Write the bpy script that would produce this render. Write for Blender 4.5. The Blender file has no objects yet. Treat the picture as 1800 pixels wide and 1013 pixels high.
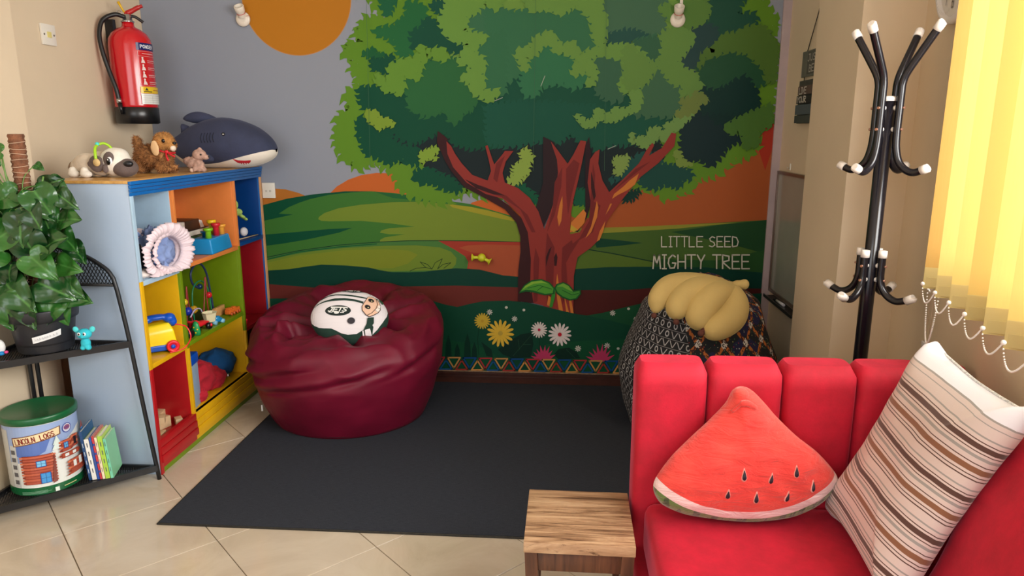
import bpy, bmesh, math, random
from mathutils import Vector, Matrix, noise
from mathutils.geometry import tessellate_polygon
random.seed(7)
SC = bpy.context.scene
COL = SC.collection
PI = math.pi
R = math.radians

# ------------------------------------------------------------------ camera, world, lights, exposure
CAM_H, FPX, PITCH, YAW = 1.41, 1250.0, R(12.45), R(4.0)
cam = bpy.data.objects.new('camera', bpy.data.cameras.new('camera'))
COL.objects.link(cam)
cam.location = (0, 0, CAM_H)
cam.rotation_euler = (R(90) - PITCH, 0, YAW)
cam.data.sensor_width = 36.0
cam.data.lens = 36.0 * FPX / 1800.0
cam.data.clip_start = 0.02
SC.camera = cam
SC.view_settings.view_transform = 'Standard'
SC.view_settings.look = 'None'
SC.view_settings.gamma = 1.0
SC.view_settings.use_curve_mapping = False
SC.view_settings.exposure = 0.62

W = bpy.data.worlds.new('daylight')
SC.world = W
W.use_nodes = True
W.node_tree.nodes['Background'].inputs[0].default_value = (0.86, 0.93, 1.0, 1)
W.node_tree.nodes['Background'].inputs[1].default_value = 0.72

def area(name, loc, target, sx, sy, power, color):
    l = bpy.data.lights.new(name, 'AREA')
    l.shape = 'RECTANGLE'; l.size = sx; l.size_y = sy; l.energy = power; l.color = color
    o = bpy.data.objects.new(name, l); COL.objects.link(o)
    o.location = loc
    o.rotation_euler = (Vector(target) - Vector(loc)).to_track_quat('-Z', 'Y').to_euler()
    return o
# daylight outside the window in the right wall, and daylight through the open side of the room behind the camera
area('window_daylight', (1.75, 0.9, 1.75), (0.2, 1.35, 0.9), 2.6, 1.5, 155, (1.0, 0.985, 0.95))
area('rear_daylight', (-1.2, -1.9, 1.9), (-0.9, 2.6, 0.9), 2.6, 1.7, 30, (1.0, 0.98, 0.96))

# ------------------------------------------------------------------ helpers
fwd = Vector((-math.sin(YAW) * math.cos(PITCH), math.cos(YAW) * math.cos(PITCH), -math.sin(PITCH)))
rgt = Vector((math.cos(YAW), math.sin(YAW), 0))
upv = rgt.cross(fwd)
EYE = Vector((0, 0, CAM_H))
def ray(u, v): return fwd * FPX + rgt * (u - 900) - upv * (v - 506.5)
def on_y(u, v, y):
    d = ray(u, v); return EYE + d * (y / d.y)
def on_z(u, v, z):
    d = ray(u, v); return EYE + d * ((z - CAM_H) / d.z)

def lin(c):
    out = []
    for v in c[:3]:
        v = v / 255.0
        out.append(v / 12.92 if v <= 0.04045 else ((v + 0.055) / 1.055) ** 2.4)
    return (out[0], out[1], out[2], 1.0)

class NT:
    def __init__(s, m):
        s.t = m.node_tree; s.b = s.t.nodes['Principled BSDF']
    def n(s, kind, **kw):
        nd = s.t.nodes.new(kind)
        for k, v in kw.items(): setattr(nd, k, v)
        return nd
    def l(s, a, b): s.t.links.new(a, b)
    def math(s, op, a, b=None, c=None):
        nd = s.n('ShaderNodeMath', operation=op)
        for i, x in enumerate((a, b, c)):
            if x is None: continue
            if isinstance(x, (int, float)): nd.inputs[i].default_value = x
            else: s.l(x, nd.inputs[i])
        return nd.outputs[0]
    def coord(s, which='Object'): return s.n('ShaderNodeTexCoord').outputs[which]
    def sep(s, v):
        nd = s.n('ShaderNodeSeparateXYZ'); s.l(v, nd.inputs[0]); return nd.outputs
    def comb(s, x, y, z=0.0):
        nd = s.n('ShaderNodeCombineXYZ')
        for i, q in enumerate((x, y, z)):
            if isinstance(q, (int, float)): nd.inputs[i].default_value = q
            else: s.l(q, nd.inputs[i])
        return nd.outputs[0]
    def noise(s, vec, scale, detail=3.0, rough=0.5, out=0, dist=0.0):
        nd = s.n('ShaderNodeTexNoise'); s.l(vec, nd.inputs['Vector'])
        nd.inputs['Scale'].default_value = scale; nd.inputs['Detail'].default_value = detail
        nd.inputs['Roughness'].default_value = rough; nd.inputs['Distortion'].default_value = dist
        return nd.outputs[out]
    def mapping(s, vec, scale=(1, 1, 1), rot=(0, 0, 0), loc=(0, 0, 0)):
        nd = s.n('ShaderNodeMapping'); s.l(vec, nd.inputs[0])
        nd.inputs['Scale'].default_value = scale; nd.inputs['Rotation'].default_value = rot; nd.inputs['Location'].default_value = loc
        return nd.outputs[0]
    def mix(s, f, a, b, mode='MIX'):
        nd = s.n('ShaderNodeMix', data_type='RGBA', blend_type=mode)
        for i, q in ((0, f), (6, a), (7, b)):
            if isinstance(q, (int, float)): nd.inputs[i].default_value = q
            elif isinstance(q, tuple): nd.inputs[i].default_value = q
            else: s.l(q, nd.inputs[i])
        return nd.outputs[2]
    def ramp(s, f, stops, interp='LINEAR'):
        nd = s.n('ShaderNodeValToRGB'); nd.color_ramp.interpolation = interp
        e = nd.color_ramp.elements
        while len(e) < len(stops): e.new(0.5)
        for i, (p, c) in enumerate(stops):
            e[i].position = p; e[i].color = c
        s.l(f, nd.inputs[0]); return nd.outputs[0]
    def bump(s, h, strength, dist=0.01, prev=None):
        nd = s.n('ShaderNodeBump'); nd.inputs['Strength'].default_value = strength
        nd.inputs['Distance'].default_value = dist; s.l(h, nd.inputs['Height'])
        if prev is not None: s.l(prev, nd.inputs['Normal'])
        s.l(nd.outputs[0], s.b.inputs['Normal']); return nd.outputs[0]
    def base(s, c): s.l(c, s.b.inputs['Base Color'])

MATS = {}
def mat(name, col, rough=0.6, var=0.06, vs=9.0, bump=0.0, bs=60.0, metal=0.0, sheen=0.0, spec=0.5, coat=0.0, trans=0.0):
    if name in MATS: return MATS[name]
    m = bpy.data.materials.new(name); m.use_nodes = True
    t = NT(m); c = lin(col)
    t.b.inputs['Roughness'].default_value = rough
    t.b.inputs['Metallic'].default_value = metal
    t.b.inputs['Specular IOR Level'].default_value = spec
    if sheen:
        t.b.inputs['Sheen Weight'].default_value = sheen
        t.b.inputs['Sheen Roughness'].default_value = 0.4
        t.b.inputs['Sheen Tint'].default_value = (min(1, c[0] * 2 + .1), min(1, c[1] * 2 + .1), min(1, c[2] * 2 + .1), 1)
    if coat:
        t.b.inputs['Coat Weight'].default_value = coat; t.b.inputs['Coat Roughness'].default_value = 0.12
    if trans: t.b.inputs['Transmission Weight'].default_value = trans
    co = t.coord()
    nz = t.noise(co, vs, 4.0, 0.6)
    lo = tuple(max(0, x * (1 - var * 1.6)) for x in c[:3]) + (1,)
    hi = tuple(min(1, x * (1 + var * 1.6)) for x in c[:3]) + (1,)
    t.base(t.ramp(nz, [(0.3, lo), (0.7, hi)]))
    if bump: t.bump(t.noise(co, bs, 3.0, 0.6), bump, 0.004)
    MATS[name] = m
    return m
def art_mat(name, rough=0.5, gain=1.0, bump=0.0, bs=200.0, spec=0.5, sat=1.0):
    """flat print: the ink colour of every printed shape is stored with its faces"""
    if name in MATS: return MATS[name]
    m = bpy.data.materials.new(name); m.use_nodes = True
    t = NT(m); a = t.n('ShaderNodeAttribute', attribute_name='ink')
    c_ = t.mix(1.0, a.outputs['Color'], (gain, gain, gain, 1), 'MULTIPLY')
    if sat != 1.0:
        hs = t.n('ShaderNodeHueSaturation'); hs.inputs['Saturation'].default_value = sat; t.l(c_, hs.inputs['Color']); c_ = hs.outputs[0]
    t.base(c_)
    t.b.inputs['Roughness'].default_value = rough
    t.b.inputs['Specular IOR Level'].default_value = spec
    if bump: t.bump(t.noise(t.coord(), bs, 2.0), bump, 0.002)
    MATS[name] = m
    return m

def tag(o, label=None, cat=None, group=None, kind=None):
    if label: o['label'] = label
    if cat: o['category'] = cat
    if group: o['group'] = group
    if kind: o['kind'] = kind
    return o
def thing(name, label, cat, loc=(0, 0, 0), rz=0.0, group=None, rot=None):
    o = bpy.data.objects.new(name, None); COL.objects.link(o)
    o.empty_display_size = 0.05
    o.location = loc; o.rotation_euler = rot if rot else (0, 0, rz)
    return tag(o, label, cat, group)
def link(name, me, m, parent=None, label=None, kind=None):
    o = bpy.data.objects.new(name, me); COL.objects.link(o)
    if m is not None:
        for q in (m if isinstance(m, (list, tuple)) else [m]): me.materials.append(q)
    if parent is not None: o.parent = parent
    if label: o['label'] = label
    if kind: o['kind'] = kind
    return o
def copy_tree(o, parent=None):
    c = o.copy(); COL.objects.link(c)
    if parent is not None: c.parent = parent
    for ch in [x for x in bpy.data.objects if x.parent == o]: copy_tree(ch, c)
    return c

class MB:
    """collects vertices and faces for ONE mesh"""
    def __init__(s): s.v = []; s.f = []; s.mi = []; s.sm = []; s.uv = None; s.ink = []
    def add(s, vs, fs, mi=0, smooth=False, ink=(1, 1, 1, 1)):
        b = len(s.v); s.v += [tuple(p) for p in vs]
        for f in fs:
            s.f.append(tuple(b + i for i in f)); s.mi.append(mi); s.sm.append(smooth); s.ink.append(ink)
        return s
    def box(s, x0, x1, y0, y1, z0, z1, mi=0, ink=(1, 1, 1, 1), M=None):
        vs = [Vector((x, y, z)) for x in (x0, x1) for y in (y0, y1) for z in (z0, z1)]
        if M is not None: vs = [M @ p for p in vs]
        return s.add(vs, [(0, 1, 3, 2), (4, 6, 7, 5), (0, 4, 5, 1), (2, 3, 7, 6), (0, 2, 6, 4), (1, 5, 7, 3)], mi, False, ink)
    def rings(s, rings, mi=0, smooth=True, closed=True, cap=True, ink=(1, 1, 1, 1)):
        n = len(rings[0]); vs = [p for r in rings for p in r]; fs = []
        for i in range(len(rings) - 1):
            for j in range(n if closed else n - 1):
                k = (j + 1) % n
                fs.append((i * n + j, i * n + k, (i + 1) * n + k, (i + 1) * n + j))
        s.add(vs, fs, mi, smooth, ink)
        if cap and closed:
            b = len(s.v) - len(vs)
            s.f.append(tuple(b + j for j in reversed(range(n)))); s.mi.append(mi); s.sm.append(False); s.ink.append(ink)
            s.f.append(tuple(b + (len(rings) - 1) * n + j for j in range(n))); s.mi.append(mi); s.sm.append(False); s.ink.append(ink)
        return s
    def lathe(s, prof, c=(0, 0, 0), n=32, mi=0, M=None, smooth=True, cap=True, ink=(1, 1, 1, 1)):
        rr = []
        for r, z in prof:
            ring = [Vector((c[0] + r * math.cos(2 * PI * i / n), c[1] + r * math.sin(2 * PI * i / n), c[2] + z)) for i in range(n)]
            if M is not None: ring = [M @ p for p in ring]
            rr.append(ring)
        return s.rings(rr, mi, smooth, True, cap, ink)
    def tube(s, pts, r, n=10, mi=0, cap=True, ink=(1, 1, 1, 1), closed=False):
        pts = [Vector(p) for p in pts]; rr = []; up = None
        N = len(pts)
        for i, p in enumerate(pts):
            if closed: t = pts[(i + 1) % N] - pts[i - 1]
            else: t = pts[min(i + 1, N - 1)] - pts[max(i - 1, 0)]
            t = t.normalized() if t.length > 1e-9 else Vector((0, 0, 1))
            if up is None:
                up = Vector((0, 0, 1)) if abs(t.z) < 0.9 else Vector((1, 0, 0))
            a = t.cross(up)
            a = a.normalized() if a.length > 1e-6 else t.orthogonal().normalized()
            up = a.cross(t).normalized()
            q = r[i] if isinstance(r, (list, tuple)) else r
            rr.append([p + a * (q * math.cos(2 * PI * k / n)) + up * (q * math.sin(2 * PI * k / n)) for k in range(n)])
        if closed: rr.append(rr[0])
        return s.rings(rr, mi, True, True, cap and not closed, ink)
    def ball(s, c, r, n=12, mi=0, ink=(1, 1, 1, 1), M=None):
        if not isinstance(r, (list, tuple)): r = (r, r, r)
        rr = []
        for i in range(n // 2 + 1):
            a = PI * (0.02 + 0.96 * i / (n // 2)); z = -math.cos(a); q = math.sin(a)
            ring = [Vector((r[0] * q * math.cos(2 * PI * k / n), r[1] * q * math.sin(2 * PI * k / n), r[2] * z)) for k in range(n)]
            if M is not None: ring = [M @ p for p in ring]
            rr.append([p + Vector(c) for p in ring])
        return s.rings(rr, mi, True, True, True, ink)
    def mesh(s, name, ink=False):
        me = bpy.data.meshes.new(name); me.from_pydata(s.v, [], s.f)
        me.polygons.foreach_set('material_index', s.mi)
        me.polygons.foreach_set('use_smooth', s.sm)
        if ink:
            at = me.attributes.new('ink', 'FLOAT_COLOR', 'FACE')
            at.data.foreach_set('color', [x for c in s.ink for x in c])
        if s.uv:
            l = me.uv_layers.new(name='UVMap')
            for i, lp in enumerate(me.loops): l.data[i].uv = s.uv[lp.vertex_index]
        me.update(); return me
    def build(s, name, m, parent=None, label=None, kind=None, ink=False, org=None, bevel=0.0, seg=2):
        if org is not None:
            o_ = Vector(org); s.v = [tuple(Vector(p) - o_) for p in s.v]
        me = s.mesh(name, ink)
        if bevel:
            bm = bmesh.new(); bm.from_mesh(me)
            bmesh.ops.bevel(bm, geom=list(bm.edges), offset=bevel, segments=seg, profile=0.6, affect='EDGES', clamp_overlap=True)
            bm.to_mesh(me); bm.free()
            for p in me.polygons: p.use_smooth = True
            try: me.set_sharp_from_angle(angle=R(42))
            except Exception: pass
        return link(name, me, m, parent, label, kind)

def catmull(pts, n=8, closed=False):
    P = [Vector(p) for p in pts]; out = []; N = len(P)
    for i in range(N if closed else N - 1):
        p0 = P[(i - 1) % N] if (closed or i > 0) else P[0] * 2 - P[1]
        p1 = P[i]; p2 = P[(i + 1) % N]
        p3 = P[(i + 2) % N] if (closed or i + 2 < N) else P[-1] * 2 - P[-2]
        for k in range(n):
            t = k / n
            out.append(0.5 * ((2 * p1) + (p2 - p0) * t + (2 * p0 - 5 * p1 + 4 * p2 - p3) * t * t + (3 * p1 - p0 - 3 * p2 + p3) * t ** 3))
    if not closed: out.append(P[-1])
    return out

def evaluated(o):
    dg = bpy.context.evaluated_depsgraph_get()
    me = bpy.data.meshes.new_from_object(o.evaluated_get(dg))
    old = o.data; o.modifiers.clear(); o.data = me
    return me
def blob(name, parts, m, parent=None, voxel=0.006, smooth=4, label=None, lump=0.0, ls=8.0, kind=None):
    """a soft continuous body: overlapping ellipsoids fused into one skin; parts = (centre, radii, (rx,ry,rz))"""
    mb = MB()
    for p in parts:
        c, r = p[0], p[1]; e = p[2] if len(p) > 2 else (0, 0, 0)
        Mx = Matrix.Rotation(e[2], 3, 'Z') @ Matrix.Rotation(e[1], 3, 'Y') @ Matrix.Rotation(e[0], 3, 'X')
        mb.ball(c, r, 20, M=Mx)
    o = mb.build(name, m, parent, label, kind)
    md = o.modifiers.new('r', 'REMESH'); md.mode = 'VOXEL'; md.voxel_size = voxel; md.use_smooth_shade = True
    sm = o.modifiers.new('s', 'SMOOTH'); sm.iterations = smooth; sm.factor = 0.5
    bpy.context.view_layer.update()
    me = evaluated(o)
    if lump:
        for v in me.vertices:
            nn = noise.noise(v.co * ls) * lump
            v.co += v.normal * nn
    for p in me.polygons: p.use_smooth = True
    return o
def fur(o, n, length, width, m, parent, seed=1, droop=0.3, comb=(0, 0, 0)):
    """short pile: thin blades rooted on the skin of o"""
    rnd = random.Random(seed); me = o.data; me.calc_loop_triangles()
    tri = [t for t in me.loop_triangles]; cum = []; a = 0
    for t in tri: a += t.area; cum.append(a)
    import bisect
    mb = MB()
    for i in range(n):
        t = tri[bisect.bisect(cum, rnd.random() * a * 0.9999)]
        u, v = rnd.random(), rnd.random()
        if u + v > 1: u, v = 1 - u, 1 - v
        p0, p1, p2 = (me.vertices[k].co for k in t.vertices)
        p = p0 + (p1 - p0) * u + (p2 - p0) * v; nn = t.normal
        d = (nn + Vector((rnd.uniform(-.5, .5), rnd.uniform(-.5, .5), rnd.uniform(-.5, .5) - droop)) + Vector(comb)).normalized()
        s = d.cross(nn + Vector((rnd.uniform(-.3, .3), 0.1, rnd.uniform(-.3, .3)))); s = s.normalized() if s.length > 1e-5 else Vector((1, 0, 0))
        L = length * rnd.uniform(.6, 1.2)
        mb.add([p - s * width - nn * .001, p + s * width - nn * .001, p + d * L], [(0, 1, 2)], 0, False)
    return mb.build('fur', m, parent, kind='stuff')

# ---- flat print: polygons and pen strokes in a plane, mapped onto a surface
def pip(p, poly):
    x, y = p; c = False; n = len(poly); j = n - 1
    for i in range(n):
        if (poly[i][1] > y) != (poly[j][1] > y) and x < (poly[j][0] - poly[i][0]) * (y - poly[i][1]) / (poly[j][1] - poly[i][1]) + poly[i][0]: c = not c
        j = i
    return c
def clip(poly, ax, val, keep_less):
    out = []; n = len(poly)
    for i in range(n):
        a, b = poly[i], poly[(i + 1) % n]
        ia = (a[ax] <= val) == keep_less or a[ax] == val; ib = (b[ax] <= val) == keep_less or b[ax] == val
        if ia: out.append(a)
        if ia != ib:
            t = (val - a[ax]) / (b[ax] - a[ax])
            out.append((a[0] + (b[0] - a[0]) * t, a[1] + (b[1] - a[1]) * t))
    return out
class Art:
    def __init__(s, fn, grid=None, lift=0.0002, mi=0): s.fn = fn; s.grid = grid; s.lift = lift; s.k = 0; s.mb = MB(); s.mi = mi
    def poly(s, pts, col, same=False):
        if not same: s.k += 1
        h = s.k * s.lift; c = col if len(col) == 4 else lin(col)
        tris = tessellate_polygon([[Vector((p[0], p[1], 0)) for p in pts]])
        for ti, t in enumerate(tris):
            h = s.k * s.lift + (ti % 4) * s.lift * .22
            q = [tuple(pts[i][:2]) for i in t]
            pieces = [q]
            if s.grid:
                for ax in (0, 1):
                    g = s.grid[ax]
                    if not g: continue
                    nxt = []
                    for pc in pieces:
                        lo = min(p[ax] for p in pc); hi = max(p[ax] for p in pc)
                        a = math.floor(lo / g)
                        while a * g < hi - 1e-9:
                            r = clip(clip(pc, ax, (a + 1) * g, True), ax, a * g, False)
                            if len(r) > 2: nxt.append(r)
                            a += 1
                    pieces = nxt
            for pc in pieces:
                s.mb.add([s.fn(p[0], p[1], h) for p in pc], [tuple(range(len(pc)))], s.mi, False, c)
        return s
    def rect(s, x0, y0, x1, y1, col): return s.poly([(x0, y0), (x1, y0), (x1, y1), (x0, y1)], col)
    def line(s, pts, w, col, closed=False):
        s.k += 1; s_k = s.k
        P = list(pts) + ([pts[0]] if closed else [])
        for a, b in zip(P[:-1], P[1:]):
            dx, dy = b[0] - a[0], b[1] - a[1]; L = math.hypot(dx, dy)
            if L < 1e-9: continue
            nx, ny = -dy / L * w / 2, dx / L * w / 2; ex, ey = dx / L * w * .3, dy / L * w * .3
            s.poly([(a[0] - ex + nx, a[1] - ey + ny), (a[0] - ex - nx, a[1] - ey - ny), (b[0] + ex - nx, b[1] + ey - ny), (b[0] + ex + nx, b[1] + ey + ny)], col, True)
        return s
    def disc(s, x, y, rx, ry, col, n=24, rot=0.0):
        c, d = math.cos(rot), math.sin(rot)
        return s.poly([(x + rx * math.cos(2 * PI * i / n) * c - ry * math.sin(2 * PI * i / n) * d, y + rx * math.cos(2 * PI * i / n) * d + ry * math.sin(2 * PI * i / n) * c) for i in range(n)], col)
    def text(s, txt, x, y, h, w, pen, col, gap=0.25, ydown=False, slant=0.0, rot=0.0):
        """x,y = baseline start"""
        cx = 0.0; cr, sr = math.cos(rot), math.sin(rot)
        for ch in txt:
            if ch == ' ': cx += w * 0.8; continue
            gw = w * (0.45 if ch in 'I1' else 1.0)
            for st in GLYPH.get(ch, []):
                pts = []
                for (gx, gy) in st:
                    px = cx + gx * gw + gy * slant * h; py = gy * h
                    if ydown: py = -py
                    pts.append((x + px * cr - py * sr, y + px * sr + py * cr))
                s.line(pts, pen, col)
            cx += gw + w * gap
        return s
    def build(s, name, m, parent=None, label=None, org=None, kind=None):
        return s.mb.build(name, m, parent, label, kind, ink=True, org=org)
GLYPH = {
 'A': [[(0, 0), (.5, 1), (1, 0)], [(.2, .4), (.8, .4)]], 'B': [[(0, 0), (0, 1), (.8, .85), (.75, .55), (0, .52)], [(.75, .5), (1, .25), (.8, 0), (0, 0)]],
 'C': [[(1, .85), (.6, 1), (.15, .8), (0, .5), (.15, .15), (.6, 0), (1, .12)]], 'D': [[(0, 0), (0, 1), (.7, .9), (1, .5), (.8, .1), (0, 0)]],
 'E': [[(1, 1), (0, 1), (0, 0), (1, 0)], [(0, .52), (.85, .52)]], 'F': [[(1, 1), (0, 1), (0, 0)], [(0, .52), (.8, .52)]],
 'G': [[(.95, .85), (.6, 1), (.1, .75), (0, .4), (.25, .03), (.8, .05), (1, .4), (.55, .42)]], 'H': [[(0, 0), (0, 1)], [(1, 0), (1, 1)], [(0, .5), (1, .5)]],
 'I': [[(.5, 0), (.5, 1)], [(-.1, 1), (1.1, 1)], [(-.1, 0), (1.1, 0)]], 'J': [[(.3, 1), (1, 1)], [(.75, 1), (.7, .2), (.4, 0), (0, .15)]],
 'K': [[(0, 0), (0, 1)], [(.9, 1), (0, .45), (1, 0)]], 'L': [[(0, 1), (0, 0), (.9, 0)]], 'M': [[(0, 0), (.15, 1), (.5, .35), (.85, 1), (1, 0)]],
 'N': [[(0, 0), (0, 1), (1, 0), (1, 1)]], 'O': [[(.5, 1), (.1, .8), (0, .5), (.1, .2), (.5, 0), (.9, .2), (1, .5), (.9, .8), (.5, 1)]],
 'P': [[(0, 0), (0, 1), (.85, .9), (.9, .6), (0, .48)]], 'R': [[(0, 0), (0, 1), (.85, .9), (.85, .6), (0, .48), (1, 0)]],
 'S': [[(.95, .88), (.5, 1), (.08, .8), (.2, .58), (.8, .42), (.95, .18), (.5, 0), (0, .1)]], 'T': [[(-.05, 1), (1.05, 1)], [(.5, 1), (.5, 0)]],
 'U': [[(0, 1), (.02, .25), (.4, 0), (.85, .15), (1, 1)]], 'V': [[(0, 1), (.5, 0), (1, 1)]], 'W': [[(0, 1), (.25, 0), (.5, .7), (.75, 0), (1, 1)]],
 'X': [[(0, 0), (1, 1)], [(0, 1), (1, 0)]], 'Y': [[(0, 1), (.5, .5), (1, 1)], [(.5, .5), (.45, 0)]],
 '1': [[(.2, .8), (.6, 1), (.6, 0)]], '2': [[(0, .8), (.5, 1), (.95, .75), (0, 0), (1, 0)]], '3': [[(0, .9), (.7, 1), (.8, .65), (.35, .52), (.95, .35), (.7, 0), (0, .08)]],
 '4': [[(.7, 0), (.7, 1), (0, .3), (1, .3)]], '5': [[(.9, 1), (.1, 1), (.1, .55), (.8, .55), (.95, .25), (.5, 0), (0, .1)]],
 '6': [[(.8, 1), (.2, .7), (0, .3), (.3, 0), (.8, .05), (.95, .35), (.6, .55), (.1, .4)]], '7': [[(0, 1), (1, 1), (.4, 0)]],
 '8': [[(.5, .52), (.1, .75), (.5, 1), (.9, .75), (.5, .52), (0, .25), (.5, 0), (1, .25), (.5, .52)]], '9': [[(.9, .6), (.4, .45), (.1, .75), (.5, 1), (.9, .8), (.8, .3), (.4, 0)]], '0': [[(.5, 1), (.05, .7), (.05, .3), (.5, 0), (.95, .3), (.95, .7), (.5, 1)]],
}
def cushion_mb(outline, th, rings=14, p=2.2, q=0.55, wr=0.0, ws=9.0, ns=96, seam=0.004):
    """a stuffed shape: star-shaped outline (x, z plane), thickness along y. local: front is -y"""
    O = catmull([Vector((a, 0, b)) for a, b in outline], max(2, ns // len(outline)), True)
    c = sum(O, Vector()) / len(O); n = len(O); mb = MB()
    def pos(t, i, sgn):
        w = c + (O[i] - c) * t
        h = th / 2 * max(0.0, 1 - t ** p) ** q + seam * (1 - t)
        k = Vector((w.x, -sgn * h, w.z))
        if wr: k.y -= sgn * wr * noise.noise(Vector((w.x * ws, sgn * 3.1, w.z * ws * 1.6))) * (1 - t ** 6)
        return k
    for sgn in (1, -1):
        base = len(mb.v); mb.v.append(tuple(pos(0, 0, sgn)))
        for r in range(1, rings + 1):
            for i in range(n): mb.v.append(tuple(pos((r / rings) ** .8, i, sgn)))
        for i in range(n):
            k = (i + 1) % n; a = base + 1
            f = [(base, a + i, a + k)]
            for r in range(rings - 1): f.append((a + r * n + i, a + (r + 1) * n + i, a + (r + 1) * n + k, a + r * n + k))
            for g in f:
                mb.f.append(g if sgn > 0 else tuple(reversed(g))); mb.mi.append(0); mb.sm.append(True); mb.ink.append((1, 1, 1, 1))
    return mb, c, O
def weld(o, d=0.0005):
    bm = bmesh.new(); bm.from_mesh(o.data); bmesh.ops.remove_doubles(bm, verts=bm.verts, dist=d)
    bmesh.ops.recalc_face_normals(bm, faces=bm.faces); bm.to_mesh(o.data); bm.free(); return o

# ------------------------------------------------------------------ setting: floor, walls, ceiling, window
WY = 3.86                                   # back wall
cream = mat('wall_paint_cream', (216, 197, 170), 0.6, 0.02, 2.5, 0.08, 90, spec=0.12)
white_paint = mat('wall_paint_pale', (214, 200, 182), 0.6, 0.02, 2.5, 0.08, 90, spec=0.12)
grout = mat('tile_joint', (120, 104, 88), 0.9, 0.1, 30)
def tile_mat():
    m = bpy.data.materials.new('polished_beige_tile'); m.use_nodes = True; t = NT(m)
    co = t.n('ShaderNodeNewGeometry').outputs['Position']
    n1 = t.noise(co, 3.0, 5.0, 0.65, dist=1.5)
    t.base(t.ramp(n1, [(0.25, lin((186, 170, 150))), (0.55, lin((200, 186, 166))), (0.8, lin((208, 196, 178)))]))
    t.b.inputs['Roughness'].default_value = 0.13
    t.b.inputs['Specular IOR Level'].default_value = 0.6
    t.bump(t.noise(co, 6.0, 2.0), 0.03, 0.01)
    return m
TILE = tile_mat()
def struct(name, mb, m, parent=None, **k):
    o = mb.build(name, m, parent, **k)
    if parent is None: o['kind'] = 'structure'
    return o
floor = struct('floor', MB().box(-2.45, 1.6, -1.8, 4.0, -0.06, -0.004), grout)
ts = 0.4025; jx, jy = -1.762, 2.178        # one joint crossing; the tiles are laid on the diagonal
tb = MB().box(-ts / 2 + .0015, ts / 2 - .0015, -ts / 2 + .0015, ts / 2 - .0015, -0.008, 0.0)
tme = tb.mesh('tile'); tme.materials.append(TILE)
bm = bmesh.new(); bm.from_mesh(tme); bmesh.ops.bevel(bm, geom=list(bm.edges), offset=.0012, segments=1, affect='EDGES'); bm.to_mesh(tme); bm.free()
d1 = Vector((math.cos(R(45)), math.sin(R(45)))); d2 = Vector((-d1.y, d1.x))
for i in range(-14, 15):
    for j in range(-14, 15):
        c = Vector((jx, jy)) + d1 * ts * (i + .5) + d2 * ts * (j + .5)
        if -2.2 < c.x < 1.3 and -1.6 < c.y < 3.95:
            o = bpy.data.objects.new('tile', tme); COL.objects.link(o); o.parent = floor
            o.location = (c.x, c.y, 0); o.rotation_euler = (0, 0, R(45))
struct('ceiling', MB().box(-2.5, 1.7, -1.8, 4.0, 2.75, 2.85), mat('ceiling_white', (235, 228, 214), 0.8, 0.01))
wall_back = struct('wall_back', MB().box(-2.4, 1.3, WY, WY + .12, 0, 2.75), white_paint)
# left wall: a recess beside the shelf unit, then a broad pier towards the camera
lw = MB().box(-2.40, -2.25, 2.79, WY, 0, 2.75).box(-2.45, -2.15, -1.6, 2.79, 0, 2.75)
struct('wall_left', lw, cream)
rw = MB().box(1.13, 1.30, 3.10, WY, 0, 2.75).box(1.05, 1.45, 2.74, 3.20, 0, 2.75)
wall_right = struct('wall_right', rw, cream)
# window wall, turned 11.8 degrees; s runs from its far corner towards the camera
wc = Vector((1.268, 2.74, 0)); wd = Vector((-math.sin(R(11.8)), -math.cos(R(11.8)), 0)); wn = Vector((-wd.y, wd.x, 0))
if wn.x < 0: wn = -wn                      # outward
def wp(s, out, z): return wc + wd * s + wn * out + Vector((0, 0, z))
def wbox(mb, s0, s1, o0, o1, z0, z1, mi=0):
    vs = [wp(s, o, z) for s in (s0, s1) for o in (o0, o1) for z in (z0, z1)]
    return mb.add(vs, [(0, 1, 3, 2), (4, 6, 7, 5), (0, 4, 5, 1), (2, 3, 7, 6), (0, 2, 6, 4), (1, 5, 7, 3)], mi)
S0, S1, Z0, Z1 = 0.62, 3.0, 1.08, 2.35
ww = MB()
wbox(ww, -0.02, S0, 0, .14, 0, 2.75); wbox(ww, S1, 4.5, 0, .14, 0, 2.75)
wbox(ww, S0, S1, 0, .14, 0, Z0); wbox(ww, S0, S1, 0, .14, Z1, 2.75)
struct('wall_window_side', ww, cream)
wf = MB()
for a in (S0, S0 + .79, S0 + 1.58, S1 - .04): wbox(wf, a, a + .04, .05, .09, Z0, Z1)
wbox(wf, S0, S1, .05, .09, Z0, Z0 + .04); wbox(wf, S0, S1, .05, .09, Z1 - .04, Z1)
window = struct('window_1', wf, mat('window_frame_white', (225, 222, 215), 0.35))
gm = bpy.data.materials.new('window_glass'); gm.use_nodes = True
t = NT(gm); tr = t.n('ShaderNodeBsdfTransparent'); gl = t.n('ShaderNodeBsdfGlossy'); gl.inputs[1].default_value = 0.02
mx = t.n('ShaderNodeMixShader'); mx.inputs[0].default_value = 0.07
t.l(tr.outputs[0], mx.inputs[1]); t.l(gl.outputs[0], mx.inputs[2])
t.l(mx.outputs[0], t.t.nodes['Material Output'].inputs[0])
for a in (S0, S0 + .79, S0 + 1.58):
    g = MB(); wbox(g, a + .04, a + .79 if a < S0 + 1.5 else S1 - .04, .068, .072, Z0 + .04, Z1 - .04); g.build('pane', gm, window)

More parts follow.
